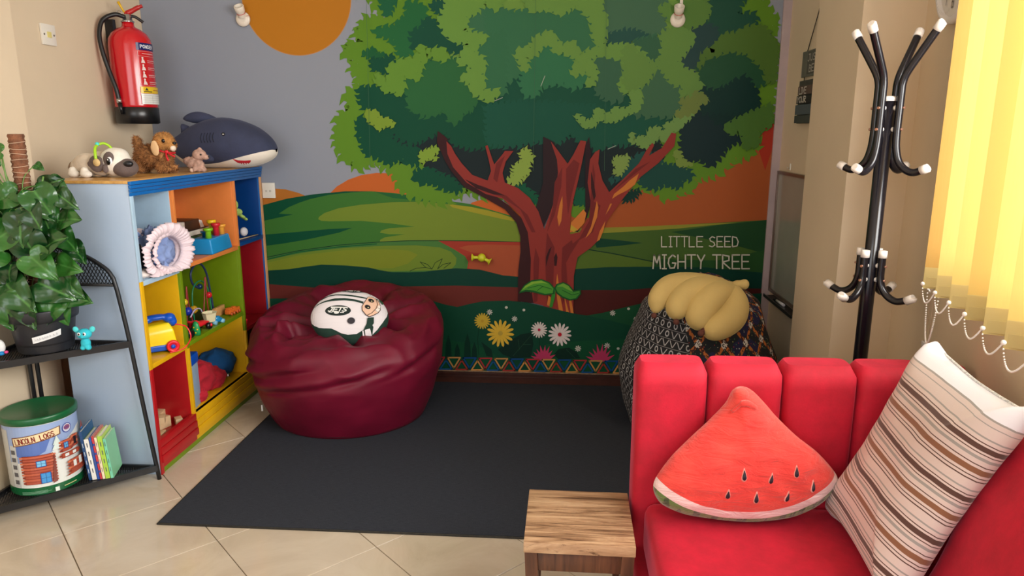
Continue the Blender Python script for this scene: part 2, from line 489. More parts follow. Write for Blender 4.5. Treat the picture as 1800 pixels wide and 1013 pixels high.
# skirting along the back wall, with its thin moulded ledges
sk = mat('skirting_dark_brown', (66, 34, 26), 0.35, 0.15, 20)
bb = struct('baseboard_back', MB().box(-1.64, 1.13, WY - .018, WY - .001, 0, .070), sk)
MB().box(-1.64, 1.13, WY - .026, WY - .001, .052, .058).build('moulding', sk, bb)
MB().box(-1.64, 1.13, WY - .023, WY - .001, .034, .039).build('moulding', sk, bb)
MB().box(-1.64, 1.13, WY - .030, WY - .001, .070, .074).build('top_strip', mat('skirting_top_glint', (150, 122, 96), 0.3, .3, 40), bb, 'thin strip on top of the dark skirting, its glint painted pale')  # pale colour stands in for the glint along the ledge top
# pale edging strip where the printed panel ends on the right
struct('trim_1', MB().box(1.088, 1.130, WY - .014, WY, 0.0, 2.75), mat('edge_strip_lilac', (176, 158, 160), 0.5, .04))

# ------------------------------------------------------------------ the printed mural
MG = 0.80
inkm = art_mat('mural_print', 0.5, MG, spec=0.12, sat=1.0)
def T(pts, ox, oy, sc): return [(ox + x / sc, oy + y / sc) for x, y in pts]
U1 = lambda p: T(p, 580, 0, 5.33)
U2 = lambda p: T(p, 580, 160, 5.067)
U3 = lambda p: T(p, 860, 0, 5.33)
U4 = lambda p: T(p, 1100, 0, 5.33)
U5 = lambda p: T(p, 1080, 160, 5.067)
U6 = lambda p: T(p, 860, 160, 5.067)
KC = lambda p: T(p, 740, 220, 2.979)
KD = lambda p: T(p, 440, 280, 3.6)
KE = lambda p: T(p, 760, 480, 4.5)
def area2(p): return sum(p[i][0] * p[(i + 1) % len(p)][1] - p[(i + 1) % len(p)][0] * p[i][1] for i in range(len(p))) / 2
def jag_fill(poly, col, step=9.0, amp=7.0, seed=0):
    """a leafy mass: pointed leaf tips along the outline (two print layers), then the plain shape over their roots"""
    rnd = random.Random(seed + len(poly)); sg = 1 if area2(poly) > 0 else -1
    n = len(poly); sp = ([], [])
    for i in range(n):
        a, b = poly[i], poly[(i + 1) % n]; L = math.hypot(b[0] - a[0], b[1] - a[1])
        if L < 1e-6: continue
        k = max(1, int(round(L / step))); dx, dy = (b[0] - a[0]) / L, (b[1] - a[1]) / L
        nx, ny = dy * sg, -dx * sg
        for j in range(k):
            t0 = j / k; w = L / k; A = amp * rnd.uniform(.6, 1.3); q = w * rnd.uniform(.6, 1.25)
            x, y = a[0] + (b[0] - a[0]) * t0, a[1] + (b[1] - a[1]) * t0
            sp[j % 2].append([(x - nx * 1.5, y - ny * 1.5), (x + dx * w * .12 + nx * A * .55, y + dy * w * .12 + ny * A * .55), (x + dx * q + nx * A, y + dy * q + ny * A),
                     (x + dx * w * .8 + nx * A * .35, y + dy * w * .8 + ny * A * .35), (x + dx * w - nx * 1.5, y + dy * w - ny * 1.5)])
    for s_ in sp:
        mu.k += 1
        for q in s_: mu.poly(q, col, True)
    mu.poly(poly, col)
def on_wall(u, v, h):
    p = on_y(u, v, WY - 0.002); return Vector((p.x, WY - 0.002 - h, p.z))
mu = Art(on_wall, None, 0.00006)
lx0, rx1 = -2.249, 1.089
# the printed sheet itself, from corner to edging strip (in metres on the wall)
skyc = lin((156, 162, 176))
z_a, z_b = 0.074, 2.74
mu.mb.add([(lx0, WY - .0018, z_a), (rx1, WY - .0018, z_a), (rx1, WY - .0018, z_b), (lx0, WY - .0018, z_b)], [(0, 1, 2, 3)], 0, False, skyc)
sun = [(-1.398 + .29 * math.cos(2 * PI * i / 72), 2.093 + .29 * math.sin(2 * PI * i / 72)) for i in range(72)]
def wall_poly(pts, col):
    mu.k += 1; y = WY - .002 - mu.k * mu.lift
    for tr_ in tessellate_polygon([[Vector((a, b, 0)) for a, b in pts]]): mu.mb.add([(pts[i][0], y, pts[i][1]) for i in tr_], [(0, 1, 2)], 0, False, lin(col))
wall_poly([(-1.398 + (a + 1.398) * 1.012, 2.093 + (b - 2.093) * 1.012) for a, b in sun], (196, 150, 116))
wall_poly(sun, (198, 128, 36))
ORG = (206, 106, 48); ORD = (178, 92, 48)
mu.poly([(200, 380), (200, 350), (440, 333), (475, 331), (502, 333), (524, 339), (545, 348), (545, 360)], (190, 118, 48))
mu.poly([(560, 360), (575, 345), (592, 328), (612, 316), (635, 308), (662, 304), (690, 305), (730, 312), (780, 340), (780, 370)], ORG)
mu.poly([(815, 370), (830, 356), (850, 350), (880, 352), (905, 366), (925, 390), (925, 410), (830, 400)], ORG)
mu.poly([(1000, 200), (1370, 200), (1370, 410), (1000, 410)], ORD)
mu.poly([(1330, 200), (1370, 200), (1370, 262), (1345, 300), (1333, 262)], (180, 58, 40))
# hills on the left
GR = (66, 122, 52); DG = (14, 82, 56); LG = (122, 146, 52); TG = (16, 66, 54)
mu.poly(KD([(-960, 330), (80, 290), (230, 250), (400, 222), (600, 203), (760, 203), (900, 213), (1050, 232), (1200, 255), (1400, 285), (1700, 372), (1720, 740), (-960, 740)]), GR)
mu.poly(KD([(-960, 330), (80, 290), (230, 250), (400, 222), (600, 203), (780, 203), (640, 210), (500, 225), (380, 252), (310, 275), (240, 305), (180, 345), (270, 350), (200, 365), (85, 390), (-960, 430)]), DG)
mu.poly(KD([(-960, 480), (85, 478), (300, 460), (500, 442), (645, 435), (560, 465), (350, 510), (200, 535), (85, 550), (-960, 580)]), DG)
mu.poly(KD([(780, 204), (950, 222), (1120, 250), (1230, 268), (1060, 262), (900, 245)]), (40, 104, 58))
mu.poly(KD([(430, 380), (435, 365), (470, 340), (560, 310), (700, 288), (900, 272), (1100, 268), (1250, 285), (1500, 320), (1650, 372), (1712, 440), (1712, 527), (1400, 517), (1000, 518), (820, 525), (822, 510), (850, 495), (980, 475), (880, 475), (820, 465), (830, 450), (880, 437), (1040, 427), (900, 408), (700, 390), (500, 393), (450, 390)]), LG)
mu.poly(KD([(1250, 283), (1400, 302), (1560, 338), (1690, 380), (1712, 400), (1600, 380), (1400, 335), (1280, 305)]), (166, 160, 50))
mu.poly(KD([(-960, 660), (100, 625), (300, 582), (550, 548), (800, 528), (1000, 516), (1190, 516), (1400, 560), (1500, 720), (-960, 740)]), (76, 126, 62))
mu.line(KD([(-960, 655), (100, 622), (300, 580), (550, 545), (800, 525), (1000, 516), (1200, 515), (1450, 517), (1712, 525)]), 1.3, (14, 62, 44))
mu.line(KD([(-960, 668), (100, 636), (300, 588), (550, 556), (800, 536)]), 1.8, (22, 96, 56))
mu.poly(KD([(-960, 672), (105, 640), (250, 608), (400, 582), (600, 562), (850, 548), (1050, 545), (1200, 558), (1270, 585), (1305, 625), (1300, 665), (1270, 700), (-960, 740)]), (116, 142, 50))
mu.poly(KD([(105, 655), (300, 610), (600, 575), (850, 570), (1000, 578), (1060, 605), (1000, 660), (900, 690), (105, 700)]), (132, 146, 46))
mu.poly(KD([(1190, 517), (1712, 525), (1712, 750), (1500, 725), (1372, 694), (1380, 650), (1360, 615), (1290, 570)]), (170, 62, 48))
mu.poly(KD([(1320, 560), (1380, 545), (1500, 540), (1712, 545), (1712, 750), (1500, 725), (1380, 690), (1385, 640), (1500, 600), (1400, 590)]), (176, 86, 56))
g_ = (28, 60, 34)
for q in ([(1010, 708), (1050, 690), (1110, 685), (1150, 695)], [(1150, 695), (1120, 665), (1075, 650), (1110, 685)], [(1150, 695), (1170, 655), (1215, 630), (1200, 665), (1185, 695)], [(1185, 695), (1220, 665), (1270, 655), (1225, 690)]):
    mu.line(KD(q), 1.0, g_)
mu.poly(KD([(-960, 715), (110, 705), (250, 695), (350, 680), (450, 667), (600, 672), (750, 685), (820, 702), (900, 715), (1000, 716), (1100, 712), (1200, 700), (1300, 690), (1450, 698), (1600, 735), (1712, 745), (1712, 860), (-960, 860)]), TG)
mu.poly(KD([(-960, 790), (110, 790), (400, 812), (700, 800), (1000, 805), (1300, 800), (1712, 812), (1712, 960), (-960, 960)]), (112, 48, 42))
# right-hand hills
mu.poly([(1000, 402), (1110, 399), (1200, 395), (1370, 387), (1370, 490), (1000, 490)], (74, 106, 46))
mu.poly([(1000, 402), (1110, 399), (1200, 395), (1300, 391), (1190, 402), (1060, 410), (1000, 412)], (150, 150, 56))
mu.poly([(1180, 408), (1260, 396), (1370, 387), (1370, 446), (1280, 428)], (36, 78, 44))
mu.poly(KC([(900, 590), (1010, 600), (1160, 617), (1040, 632), (920, 642)]), (20, 70, 50))
mu.poly(KC([(860, 640), (900, 650), (1100, 690), (1240, 720), (1240, 748), (1000, 742), (800, 755)]), (88, 116, 44))
mu.line(KC([(880, 652), (1000, 672), (1200, 712), (1330, 730)]), 1.8, (18, 58, 42))
mu.poly([(1150, 455), (1260, 458), (1370, 440), (1370, 490), (1150, 490)], (44, 88, 44))
mu.poly([(1000, 474), (1060, 470), (1120, 469), (1240, 470), (1370, 480), (1370, 560), (1000, 560)], TG)
mu.poly([(1000, 510), (1100, 510), (1160, 505), (1370, 508), (1370, 600), (1000, 600)], (84, 34, 32))
# foliage: pale crown, then darker leaf masses
L1 = (100, 146, 42); L2 = (118, 160, 72); G1 = (44, 112, 60); D1 = (16, 80, 58); K1 = (30, 44, 48)
crownL = U1([(330, -60), (400, 20), (440, 100), (530, 150), (570, 185), (440, 150), (310, 190), (270, 240), (280, 280), (225, 310), (240, 350), (320, 390), (150, 400), (180, 440), (120, 480), (160, 550), (270, 570), (260, 600), (190, 630), (200, 670), (250, 720), (270, 790), (150, 870), (160, 960), (200, 1010)])
crownL += U2([(190, 150), (80, 220), (60, 300), (40, 380), (50, 500), (100, 560), (130, 630), (210, 620), (240, 700), (300, 680), (400, 640), (500, 690), (560, 740), (600, 800), (620, 880), (680, 910), (760, 940), (830, 960), (950, 990), (1040, 990), (1090, 960), (1150, 920), (1190, 920), (1190, 860), (1080, 780)])
crown = crownL + [(830, 340)] + KC([(640, 430), (860, 480), (960, 400)]) + U5([(170, 880), (330, 880), (400, 930), (480, 960), (560, 920), (700, 880), (720, 780), (900, 740), (980, 690), (1080, 590), (1220, 580), (1290, 470), (1270, 340), (1400, 270), (1430, -100)]) + U4([(1425, 390), (1280, 350), (1430, 290), (1370, 240), (1430, 200), (1380, 130), (1330, 60), (1230, -60)])
jag_fill(crown, L1, 13.5, 11, 3)
jag_fill([(760, -20), (790, 60), (800, 130), (880, 200), (1000, 240), (1100, 250), (1200, 200), (1270, 120), (1240, 40), (1240, -20)], L2, 10, 6, 8)
jag_fill(U1([(700, 620), (900, 560), (1200, 560), (1500, 500), (1640, 420)]) + U3([(300, 420), (1000, 420), (1300, 420), (1560, 500), (1600, 900)]) + U5([(560, 300), (200, 420)]) + U6([(900, 480), (300, 460)]) + U2([(1000, 400), (500, 300), (600, 100)]), (24, 86, 66), 8, 5, 5)
# very dark area behind the boughs
jag_fill(U2([(490, 330), (560, 350), (700, 400), (930, 380), (1060, 380), (1300, 440)]) + U6([(100, 440), (560, 430), (720, 370), (900, 440), (1200, 400), (1500, 400), (1560, 600), (1300, 700), (1150, 860), (1000, 1000), (560, 1010), (300, 900)]) + U2([(1180, 850), (1000, 790), (860, 680), (700, 520), (560, 460)]), K1, 7, 4, 5)
def F(poly, col, step=8, amp=4.5, seed=1): jag_fill(poly, col, step * 1.35, amp * 1.8, seed)
F(U2([(260, -30), (680, -40), (860, 60), (1240, 80), (1520, 100), (1640, 140), (1520, 470), (1290, 510), (1100, 470), (1040, 370), (930, 380), (820, 440), (740, 460), (620, 420), (500, 300), (380, 170), (280, 130)]), D1)
F(U2([(240, 260), (310, 240), (390, 290), (430, 340), (500, 330), (560, 430), (640, 490), (740, 500), (790, 560), (800, 640), (710, 650), (650, 600), (520, 650), (430, 590), (310, 560), (280, 470), (280, 410), (240, 360)]), D1)
F(U2([(740, 740), (820, 700), (900, 690), (980, 760), (1080, 770), (1180, 870), (1150, 890), (1060, 890), (960, 840), (860, 820), (780, 810)]), D1)
F(U6([(-20, 130), (300, 100), (700, 120), (1060, 160), (1500, 210), (1560, 330), (1480, 440), (1240, 470), (1100, 470), (980, 520), (860, 480), (720, 380), (600, 470), (440, 440), (300, 470), (180, 490), (-20, 460)]), (26, 90, 72))
F(U6([(240, 830), (330, 860), (430, 960), (460, 1010), (360, 1000)]), (20, 92, 66))
F(U6([(760, 880), (870, 890), (870, 1010), (760, 1010)]), (20, 92, 66), 6, 3)
F(U6([(1060, 800), (1160, 760), (1250, 640), (1340, 560), (1520, 560), (1540, 700), (1330, 720)]), (34, 86, 82))
F(U5([(210, 740), (320, 680), (480, 660), (600, 680), (680, 730), (690, 770), (600, 800), (580, 860), (500, 850), (440, 830), (340, 870), (240, 840)]), (30, 80, 72), 7, 4)
F(U5([(60, 960), (140, 900), (230, 890), (180, 950), (100, 985)]), (18, 60, 52), 4, 4)
F(U5([(590, 280), (720, 180), (860, 100), (960, 0), (1130, -90), (1230, -20), (1290, 100), (1220, 200), (1080, 240), (1000, 280), (1080, 380), (1130, 430), (1000, 500), (940, 580), (860, 670), (760, 610), (640, 630), (590, 560), (600, 440)]), (24, 50, 54))
F(U5([(860, 100), (960, -30), (1120, -90), (1230, -10), (1280, 90), (1200, 180), (1060, 240), (940, 290), (880, 260)]), (16, 52, 50), 7, 5)
# mid-green leaf masses
F(U1([(680, 730), (760, 740), (860, 720), (860, 600), (1000, 560), (1160, 560), (1300, 620), (1340, 600), (1240, 730), (1310, 800), (1320, 900), (1380, 940), (1300, 1040), (1200, 1080), (1150, 1130), (1090, 1020), (900, 1060), (760, 1010), (740, 900)]), (46, 108, 62))
F(U2([(690, -20), (1300, -20), (1290, 90), (1180, 200), (1140, 270), (1080, 280), (1060, 200), (1000, 150), (900, 220), (800, 200), (700, 110)]), (46, 108, 62), 8, 5)
F(U1([(430, 270), (560, 260), (660, 220), (660, 180), (740, 130), (700, 50), (780, 30), (880, 50), (900, 130), (880, 180), (850, 270), (770, 300), (780, 400), (780, 480), (700, 540), (650, 520), (620, 430), (600, 370), (500, 340), (430, 320)]), (38, 108, 62))
F(U1([(470, -20), (620, -20), (590, 60), (560, 150), (500, 100)]), (32, 100, 66))
F(U1([(300, 500), (420, 450), (440, 500), (520, 500), (470, 560), (380, 540)]), (30, 98, 58), 6, 3)
F(U1([(385, 550), (470, 560), (600, 520), (600, 600), (550, 620), (560, 690), (480, 680), (390, 640)]), D1, 6, 3.5)
F(U1([(780, 290), (880, 260), (890, 180), (960, 180), (1040, 240), (1100, 300), (1140, 390), (1300, 390), (1310, 430), (1220, 480), (1100, 480), (960, 450), (860, 410), (800, 470), (770, 400)]), (22, 82, 62))
F(U1([(960, 30), (1080, 0), (1090, 100), (1060, 150), (950, 80)]), (24, 84, 66), 6, 3.5)
F(U1([(1250, 180), (1330, 120), (1390, 100), (1410, 50), (1500, 70), (1640, 90), (1640, 300), (1480, 330), (1340, 320), (1270, 290)]), (62, 118, 84))
F(U3([(-20, 90), (120, 120), (240, 120), (380, 100), (480, 120), (580, 90), (640, 140), (740, 120), (800, 60), (870, 110), (930, 150), (960, 230), (1000, 300), (990, 380), (1040, 440), (960, 460), (870, 520), (820, 430), (740, 390), (670, 440), (600, 300), (520, 300), (400, 380), (330, 440), (250, 490), (290, 600), (280, 700), (-20, 880)]), (58, 118, 82), 9, 5)
F(U1([(1380, 400), (1480, 360), (1640, 300), (1640, 880), (1500, 850), (1480, 760), (1420, 700), (1470, 620), (1450, 560), (1350, 490)]), (56, 116, 80))
F(U3([(350, 560), (440, 520), (500, 450), (540, 400), (600, 480), (680, 520), (780, 540), (840, 580), (770, 650), (780, 720), (860, 680), (930, 700), (880, 790), (760, 820), (700, 770), (560, 800), (480, 800), (440, 900), (320, 880), (300, 760)]), (54, 122, 84))
F(U3([(1080, -20), (1640, -20), (1640, 320), (1500, 340), (1380, 280), (1240, 330), (1100, 330), (1120, 180), (1050, 60)]), (74, 116, 88))
F(U3([(1090, 340), (1200, 300), (1380, 290), (1500, 340), (1380, 380), (1240, 400), (1130, 410)]), (42, 88, 80), 7, 4)
F(U3([(1340, 400), (1460, 360), (1640, 360), (1640, 590), (1500, 590), (1480, 520), (1400, 500)]), (58, 112, 82))
F(U3([(900, 580), (1000, 530), (1120, 530), (1240, 560), (1300, 600), (1300, 690), (1220, 740), (1240, 860), (1260, 920), (1120, 940), (1000, 860), (1030, 700), (980, 600)]), (62, 108, 82))
F(U4([(240, 660), (300, 640), (360, 640), (420, 710), (450, 800), (540, 810), (520, 900), (520, 1010), (80, 1080), (130, 900), (60, 840), (190, 800), (240, 740)]), (68, 112, 82), 9, 4)
F(U5([(230, 40), (600, 20), (590, 180), (520, 220), (260, 220)]), (68, 112, 82), 9, 4)
F(U4([(70, 400), (200, 360), (300, 360), (350, 470), (290, 560), (220, 590), (180, 520), (110, 490)]), (56, 104, 76), 7, 4)
F(U4([(700, -30), (1120, -30), (1060, 60), (1040, 130), (1220, 150), (1200, 240), (1100, 270), (1000, 310), (860, 390), (820, 440), (700, 560), (660, 660), (520, 640), (480, 580), (560, 480), (640, 380), (580, 270), (700, 230), (780, 200), (800, 100), (770, 20)]), (34, 84, 66))
F(U4([(520, 560), (640, 390), (600, 280), (760, 230), (860, 290), (840, 400), (720, 480), (660, 660), (520, 640)]), (42, 74, 74), 7, 4)
F(U4([(680, 620), (800, 540), (880, 490), (1000, 490), (1140, 540), (1220, 610), (1300, 660), (1280, 710), (1320, 780), (1200, 800), (1120, 730), (1000, 760), (880, 840), (740, 840), (690, 740)]), (38, 86, 58))
F(U4([(650, 830), (760, 850), (880, 850), (1000, 770), (1130, 730), (1200, 820), (1230, 900), (1250, 990), (1180, 1050), (700, 1050)]), (18, 56, 52), 8, 4)
# pale leaf tufts on top
P_ = (120, 168, 70)
F(U1([(830, 420), (900, 470), (950, 490), (1020, 450), (1100, 500), (1100, 560), (1040, 570), (960, 530), (900, 500), (920, 570), (850, 580), (870, 660), (820, 680), (850, 740), (780, 740), (700, 710), (690, 760), (700, 840), (640, 910), (620, 860), (500, 860), (490, 800), (440, 790), (440, 680), (470, 700), (530, 770), (560, 690), (550, 620), (620, 590), (700, 560), (780, 550), (850, 500)]), (106, 152, 56), 9, 3.5)
F(U1([(1100, -20), (1600, -20), (1590, 80), (1520, 80), (1460, 20), (1400, 80), (1380, 120), (1280, 160), (1290, 230), (1250, 290), (1340, 310), (1440, 320), (1470, 370), (1400, 420), (1350, 490), (1440, 560), (1460, 620), (1420, 700), (1450, 760), (1440, 850), (1600, 860), (1540, 920), (1500, 960), (1400, 890), (1330, 870), (1310, 780), (1220, 740), (1290, 680), (1360, 610), (1200, 600), (1230, 540), (1250, 460), (1320, 430), (1290, 390), (1180, 400), (1110, 350), (1060, 270), (1030, 220), (1060, 140)]), (112, 158, 70), 9, 4)
F(U3([(250, 500), (320, 450), (390, 450), (430, 350), (490, 340), (560, 290), (600, 310), (640, 390), (690, 430), (760, 390), (820, 430), (850, 520), (950, 470), (1030, 440), (980, 370), (970, 310), (960, 220), (940, 150), (870, 100), (800, 50), (720, 110), (640, 140), (560, 80), (450, 110), (360, 80), (310, -20), (1060, -20), (1060, 110), (1110, 180), (1090, 270), (1080, 360), (1060, 460), (1160, 420), (1260, 420), (1360, 440), (1470, 530), (1500, 700), (1460, 760), (1400, 830), (1420, 920), (1380, 1000), (1330, 940), (1320, 850), (1240, 870), (1220, 760), (1340, 690), (1290, 610), (1230, 550), (1150, 540), (1000, 520), (910, 580), (990, 600), (1010, 710), (960, 810), (900, 800), (950, 720), (900, 670), (780, 710), (780, 650), (840, 580), (760, 520), (690, 490), (620, 500), (560, 390), (500, 440), (420, 530), (340, 540), (370, 650), (320, 670)]), (112, 156, 74), 9, 3.5)
F(U4([(-20, 450), (60, 420), (100, 500), (180, 530), (220, 600), (320, 570), (340, 450), (330, 320), (420, 270), (560, 270), (620, 300), (640, 380), (560, 490), (480, 580), (540, 640), (640, 680), (680, 760), (720, 820), (640, 830), (760, 940), (700, 970), (620, 900), (500, 880), (560, 800), (440, 790), (360, 690), (290, 620), (240, 700), (180, 780), (60, 840), (-20, 800)]), (106, 148, 72), 9, 3.5)
F(U4([(300, 90), (390, 30), (460, 100), (440, 220), (380, 160)]), (100, 144, 68), 8, 3)
F(U4([(500, -20), (720, -20), (790, 90), (750, 190), (680, 240), (560, 260), (540, 120)]), (94, 136, 62), 8, 4)
F(U4([(720, 500), (780, 450), (810, 540), (860, 380), (920, 320), (1020, 320), (1100, 270), (1280, 240), (1420, 420), (1400, 760), (1300, 760), (1300, 650), (1200, 560), (1130, 500), (1030, 480), (900, 490), (820, 530), (740, 540), (700, 620), (670, 640)]), (84, 120, 50), 9, 3.5)
F(U5([(140, 370), (180, 400), (160, 450), (230, 400), (300, 420), (300, 350), (380, 320), (450, 380), (450, 290), (530, 280), (560, 190), (700, 180), (680, 230), (620, 290), (580, 340), (520, 360), (480, 420), (430, 460), (400, 400), (360, 450), (260, 510), (190, 460), (140, 460)]), (118, 158, 86), 7, 2.5)
F(U5([(580, 80), (720, 60), (700, 10), (800, 30), (830, 100), (730, 110), (740, 180), (560, 240), (540, 190), (620, 170)]), (116, 136, 70), 8, 3)
F(U5([(520, 550), (580, 530), (600, 600), (700, 660), (560, 670), (560, 600)]), (126, 154, 72), 7, 2.5)
F(U5([(970, 310), (1040, 280), (1140, 220), (1400, 120), (1400, 300), (1280, 360), (1280, 480), (1150, 520), (1140, 400), (1100, 340), (1070, 390), (1020, 380)]), (78, 120, 52), 9, 3)
F(U6([(765, 210), (810, 230), (860, 270), (930, 250), (940, 160), (1000, 160), (1020, 210), (1090, 200), (1100, 150), (1160, 160), (1260, 160), (1280, 80), (1240, 20), (1340, 10), (1360, 70), (1330, 180), (1240, 200), (1150, 260), (1060, 280), (980, 240), (930, 320), (840, 330)]), (114, 158, 80), 7, 2.5)
F(U6([(280, 540), (350, 520), (370, 570), (390, 610), (340, 650), (360, 730), (300, 760), (240, 830), (160, 800), (220, 750), (230, 660), (300, 630)]), (146, 176, 80), 5, 4)
F(U6([(1120, 590), (1240, 580), (1230, 640), (1200, 700), (1160, 750), (1100, 720), (1150, 670), (1100, 650)]), (134, 164, 86), 5, 3)
F(U2([(800, 560), (870, 520), (960, 500), (970, 540), (910, 560), (960, 610), (880, 600), (820, 640)]), (134, 168, 62), 5, 3)
F(U2([(320, 180), (430, 180), (430, 240), (540, 250), (580, 310), (500, 310), (430, 350), (400, 300), (330, 250)]), (130, 162, 56), 7, 2.5)
# trunk and boughs
TD = (62, 30, 34); TR = (152, 58, 52); TM = (122, 44, 44); TO = (216, 130, 60)
mu.poly(KC([(85, 90), (90, 30), (140, 70), (150, 140), (190, 220), (270, 300), (350, 340), (460, 420), (540, 500), (575, 600), (580, 930), (508, 920), (510, 760), (522, 660), (520, 580), (500, 510), (440, 440), (330, 378), (230, 325), (160, 240), (130, 190)]), TD)
mu.poly(KC([(640, 60), (700, 90), (730, 200), (700, 400), (640, 540), (600, 440), (640, 300)]), (50, 34, 40))
mu.poly(KC([(860, 110), (880, 60), (890, 150), (880, 300), (890, 400), (870, 480), (820, 560), (800, 550), (860, 440)]), (50, 30, 38))
mu.poly(KC([(135, 85), (160, 110), (180, 150), (215, 200), (270, 260), (350, 290), (368, 240), (358, 190), (338, 110), (350, 105), (372, 170), (385, 205), (430, 150), (440, 135), (485, 135), (445, 190), (428, 250), (440, 300), (510, 330), (570, 380), (615, 450), (645, 540), (655, 700), (650, 945), (570, 925), (576, 700), (560, 560), (520, 470), (430, 385), (340, 360), (240, 300), (170, 220), (140, 150)]), TR)
mu.poly(KC([(680, 85), (715, 130), (768, 202), (800, 150), (835, 80), (865, 85), (850, 160), (825, 280), (800, 380), (782, 480), (780, 570), (830, 560), (880, 480), (888, 400), (872, 300), (885, 180), (912, 140), (935, 128), (928, 200), (950, 290), (985, 350), (1060, 280), (1140, 200), (1180, 130), (1210, 92), (1220, 105), (1192, 160), (1260, 120), (1310, 40), (1335, 45), (1325, 110), (1240, 200), (1150, 270), (1060, 380), (975, 500), (930, 600), (890, 640), (820, 690), (800, 790), (798, 985), (640, 945), (640, 560), (690, 420), (718, 250), (712, 180)]), TR)
for q in ([(250, 300), (330, 320), (450, 370), (560, 470), (600, 560), (580, 560), (520, 440), (420, 375), (330, 345)],
          [(660, 560), (700, 640), (690, 900), (660, 930), (650, 700)], [(760, 230), (800, 180), (830, 200), (790, 360), (770, 470), (760, 350)],
          [(700, 300), (740, 220), (735, 320), (700, 470), (660, 560), (690, 430)], [(900, 200), (912, 260), (905, 400), (940, 420), (900, 560), (830, 600), (780, 680), (770, 640), (830, 590), (880, 500)],
          [(1000, 350), (1100, 270), (1200, 190), (1120, 230)], [(740, 640), (790, 600), (800, 640), (760, 720), (770, 880), (740, 940), (735, 760)],
          [(600, 640), (620, 700), (610, 920), (590, 930), (590, 720)], [(395, 200), (440, 160), (415, 230), (400, 300), (380, 280)]):
    mu.poly(KC(q), TM)
for q in ([(230, 282), (300, 312), (400, 350), (440, 368), (380, 362), (290, 330)], [(655, 690), (670, 650), (685, 635), (668, 690), (655, 740)], [(697, 690), (708, 665), (715, 690), (710, 735), (698, 735)],
          [(890, 240), (905, 300), (915, 370), (905, 395), (890, 330)], [(570, 880), (580, 870), (590, 930), (565, 925)]):
    mu.poly(KC(q), TD)
for q in ([(740, 370), (742, 420), (735, 500), (722, 530), (714, 480), (725, 420)], [(920, 395), (928, 430), (922, 480), (890, 560), (860, 592), (890, 530), (905, 470)], [(1140, 252), (1120, 310), (1080, 340), (1030, 365), (1000, 385), (1010, 360), (1060, 320), (1090, 290)],
          [(965, 500), (955, 550), (935, 600), (920, 608), (935, 555)], [(1000, 410), (985, 440), (965, 470), (990, 410)], [(713, 775), (722, 830), (730, 900), (745, 975), (722, 968), (712, 900), (708, 830)], [(750, 890), (775, 978), (760, 978)], [(775, 920), (785, 905), (800, 985), (785, 985)], [(660, 940), (668, 890), (680, 900), (678, 948)],
          [(780, 560), (785, 510), (850, 440), (865, 460), (855, 510), (820, 550)]):
    mu.poly(KC(q), TO)
mu.poly(KC([(782, 545), (785, 520), (820, 545), (800, 560)]), (200, 170, 60))
# nearest hill, brown bed and the flower border
mu.poly(KE([(-400, 215), (0, 215), (100, 245), (200, 265), (300, 240), (400, 220), (600, 215), (750, 228), (900, 265), (1050, 300), (1150, 322), (1220, 332), (1350, 310), (1500, 272), (1700, 225), (2000, 180), (2800, 160), (2800, 830), (-1400, 830), (-1400, 200), (-900, 195)]), (18, 74, 54))
mu.poly(KE([(1220, 332), (1350, 310), (1500, 272), (1700, 225), (1800, 230), (1600, 420), (1400, 370)]), (28, 84, 54))
mu.poly(KE([(900, 560), (1200, 530), (1600, 520), (1600, 800), (900, 800)]), (22, 84, 54))
mu.poly(KE([(-400, 560), (100, 520), (350, 560), (500, 640), (500, 800), (-400, 800)]), (20, 80, 52))
for x, h, w in ((130, 190, 26), (200, 120, 22), (280, 200, 28), (335, 130, 22), (60, 150, 24), (-100, 180, 30)):
    mu.poly(KE([(x - w, 670), (x - w * .8, 670 - h * .6), (x, 670 - h), (x + w * .8, 670 - h * .6), (x + w, 670)]), (14, 54, 42))
mu.poly(KE([(520, 600), (600, 540), (700, 480), (790, 465), (800, 560), (780, 660), (640, 670), (560, 640)]), (16, 48, 40))
mu.poly(KE([(960, 640), (1000, 595), (1080, 585), (1140, 620), (1170, 670), (1000, 680)]), (16, 50, 40))
mu.poly(KE([(390, 540), (470, 600), (480, 660), (430, 650)]), (16, 50, 40))
for q in ([(640, 650), (790, 480)], [(690, 600), (680, 520)], [(720, 560), (780, 560)], [(1060, 600), (1130, 670)]): mu.line(KE(q), .7, (40, 84, 60))
mu.line(KE([(370, 440), (360, 520), (370, 640)]), 1.0, (12, 50, 36)); mu.line(KE([(845, 510), (850, 640)]), 1.0, (12, 50, 36))
def daisy(cx, cy, r, col, n, core=None, w=.16):
    mu.k += 1
    for i in range(n):
        a = 2 * PI * i / n + .1; c, s = math.cos(a), math.sin(a)
        pts = [(r * .14, -r * w * .35), (r * .6, -r * w * .8), (r * .9, -r * w * .6), (r, 0), (r * .9, r * w * .6), (r * .6, r * w * .8), (r * .14, r * w * .35)]
        mu.poly(KE([(cx + x * c - y * s, cy + x * s + y * c) for x, y in pts]), col, True)
    if core: p = KE([(cx, cy)])[0]; mu.disc(p[0], p[1], r * .17 / 4.5, r * .17 / 4.5, core, 14)
daisy(398, 375, 66, (212, 178, 60), 18, (200, 160, 50), .13); daisy(540, 472, 110, (232, 190, 66), 15, (196, 168, 70), .14)
daisy(845, 445, 66, (236, 224, 222), 17, (196, 30, 70), .13); daisy(1008, 482, 94, (240, 228, 228), 15, (206, 34, 54), .14)
for x, y, r in ((455, 305, 24), (652, 358, 24), (1425, 312, 24), (1608, 360, 22), (1152, 592, 26), (1380, 570, 26)): daisy(x, y, r, (216, 214, 206), 8, None, .2)
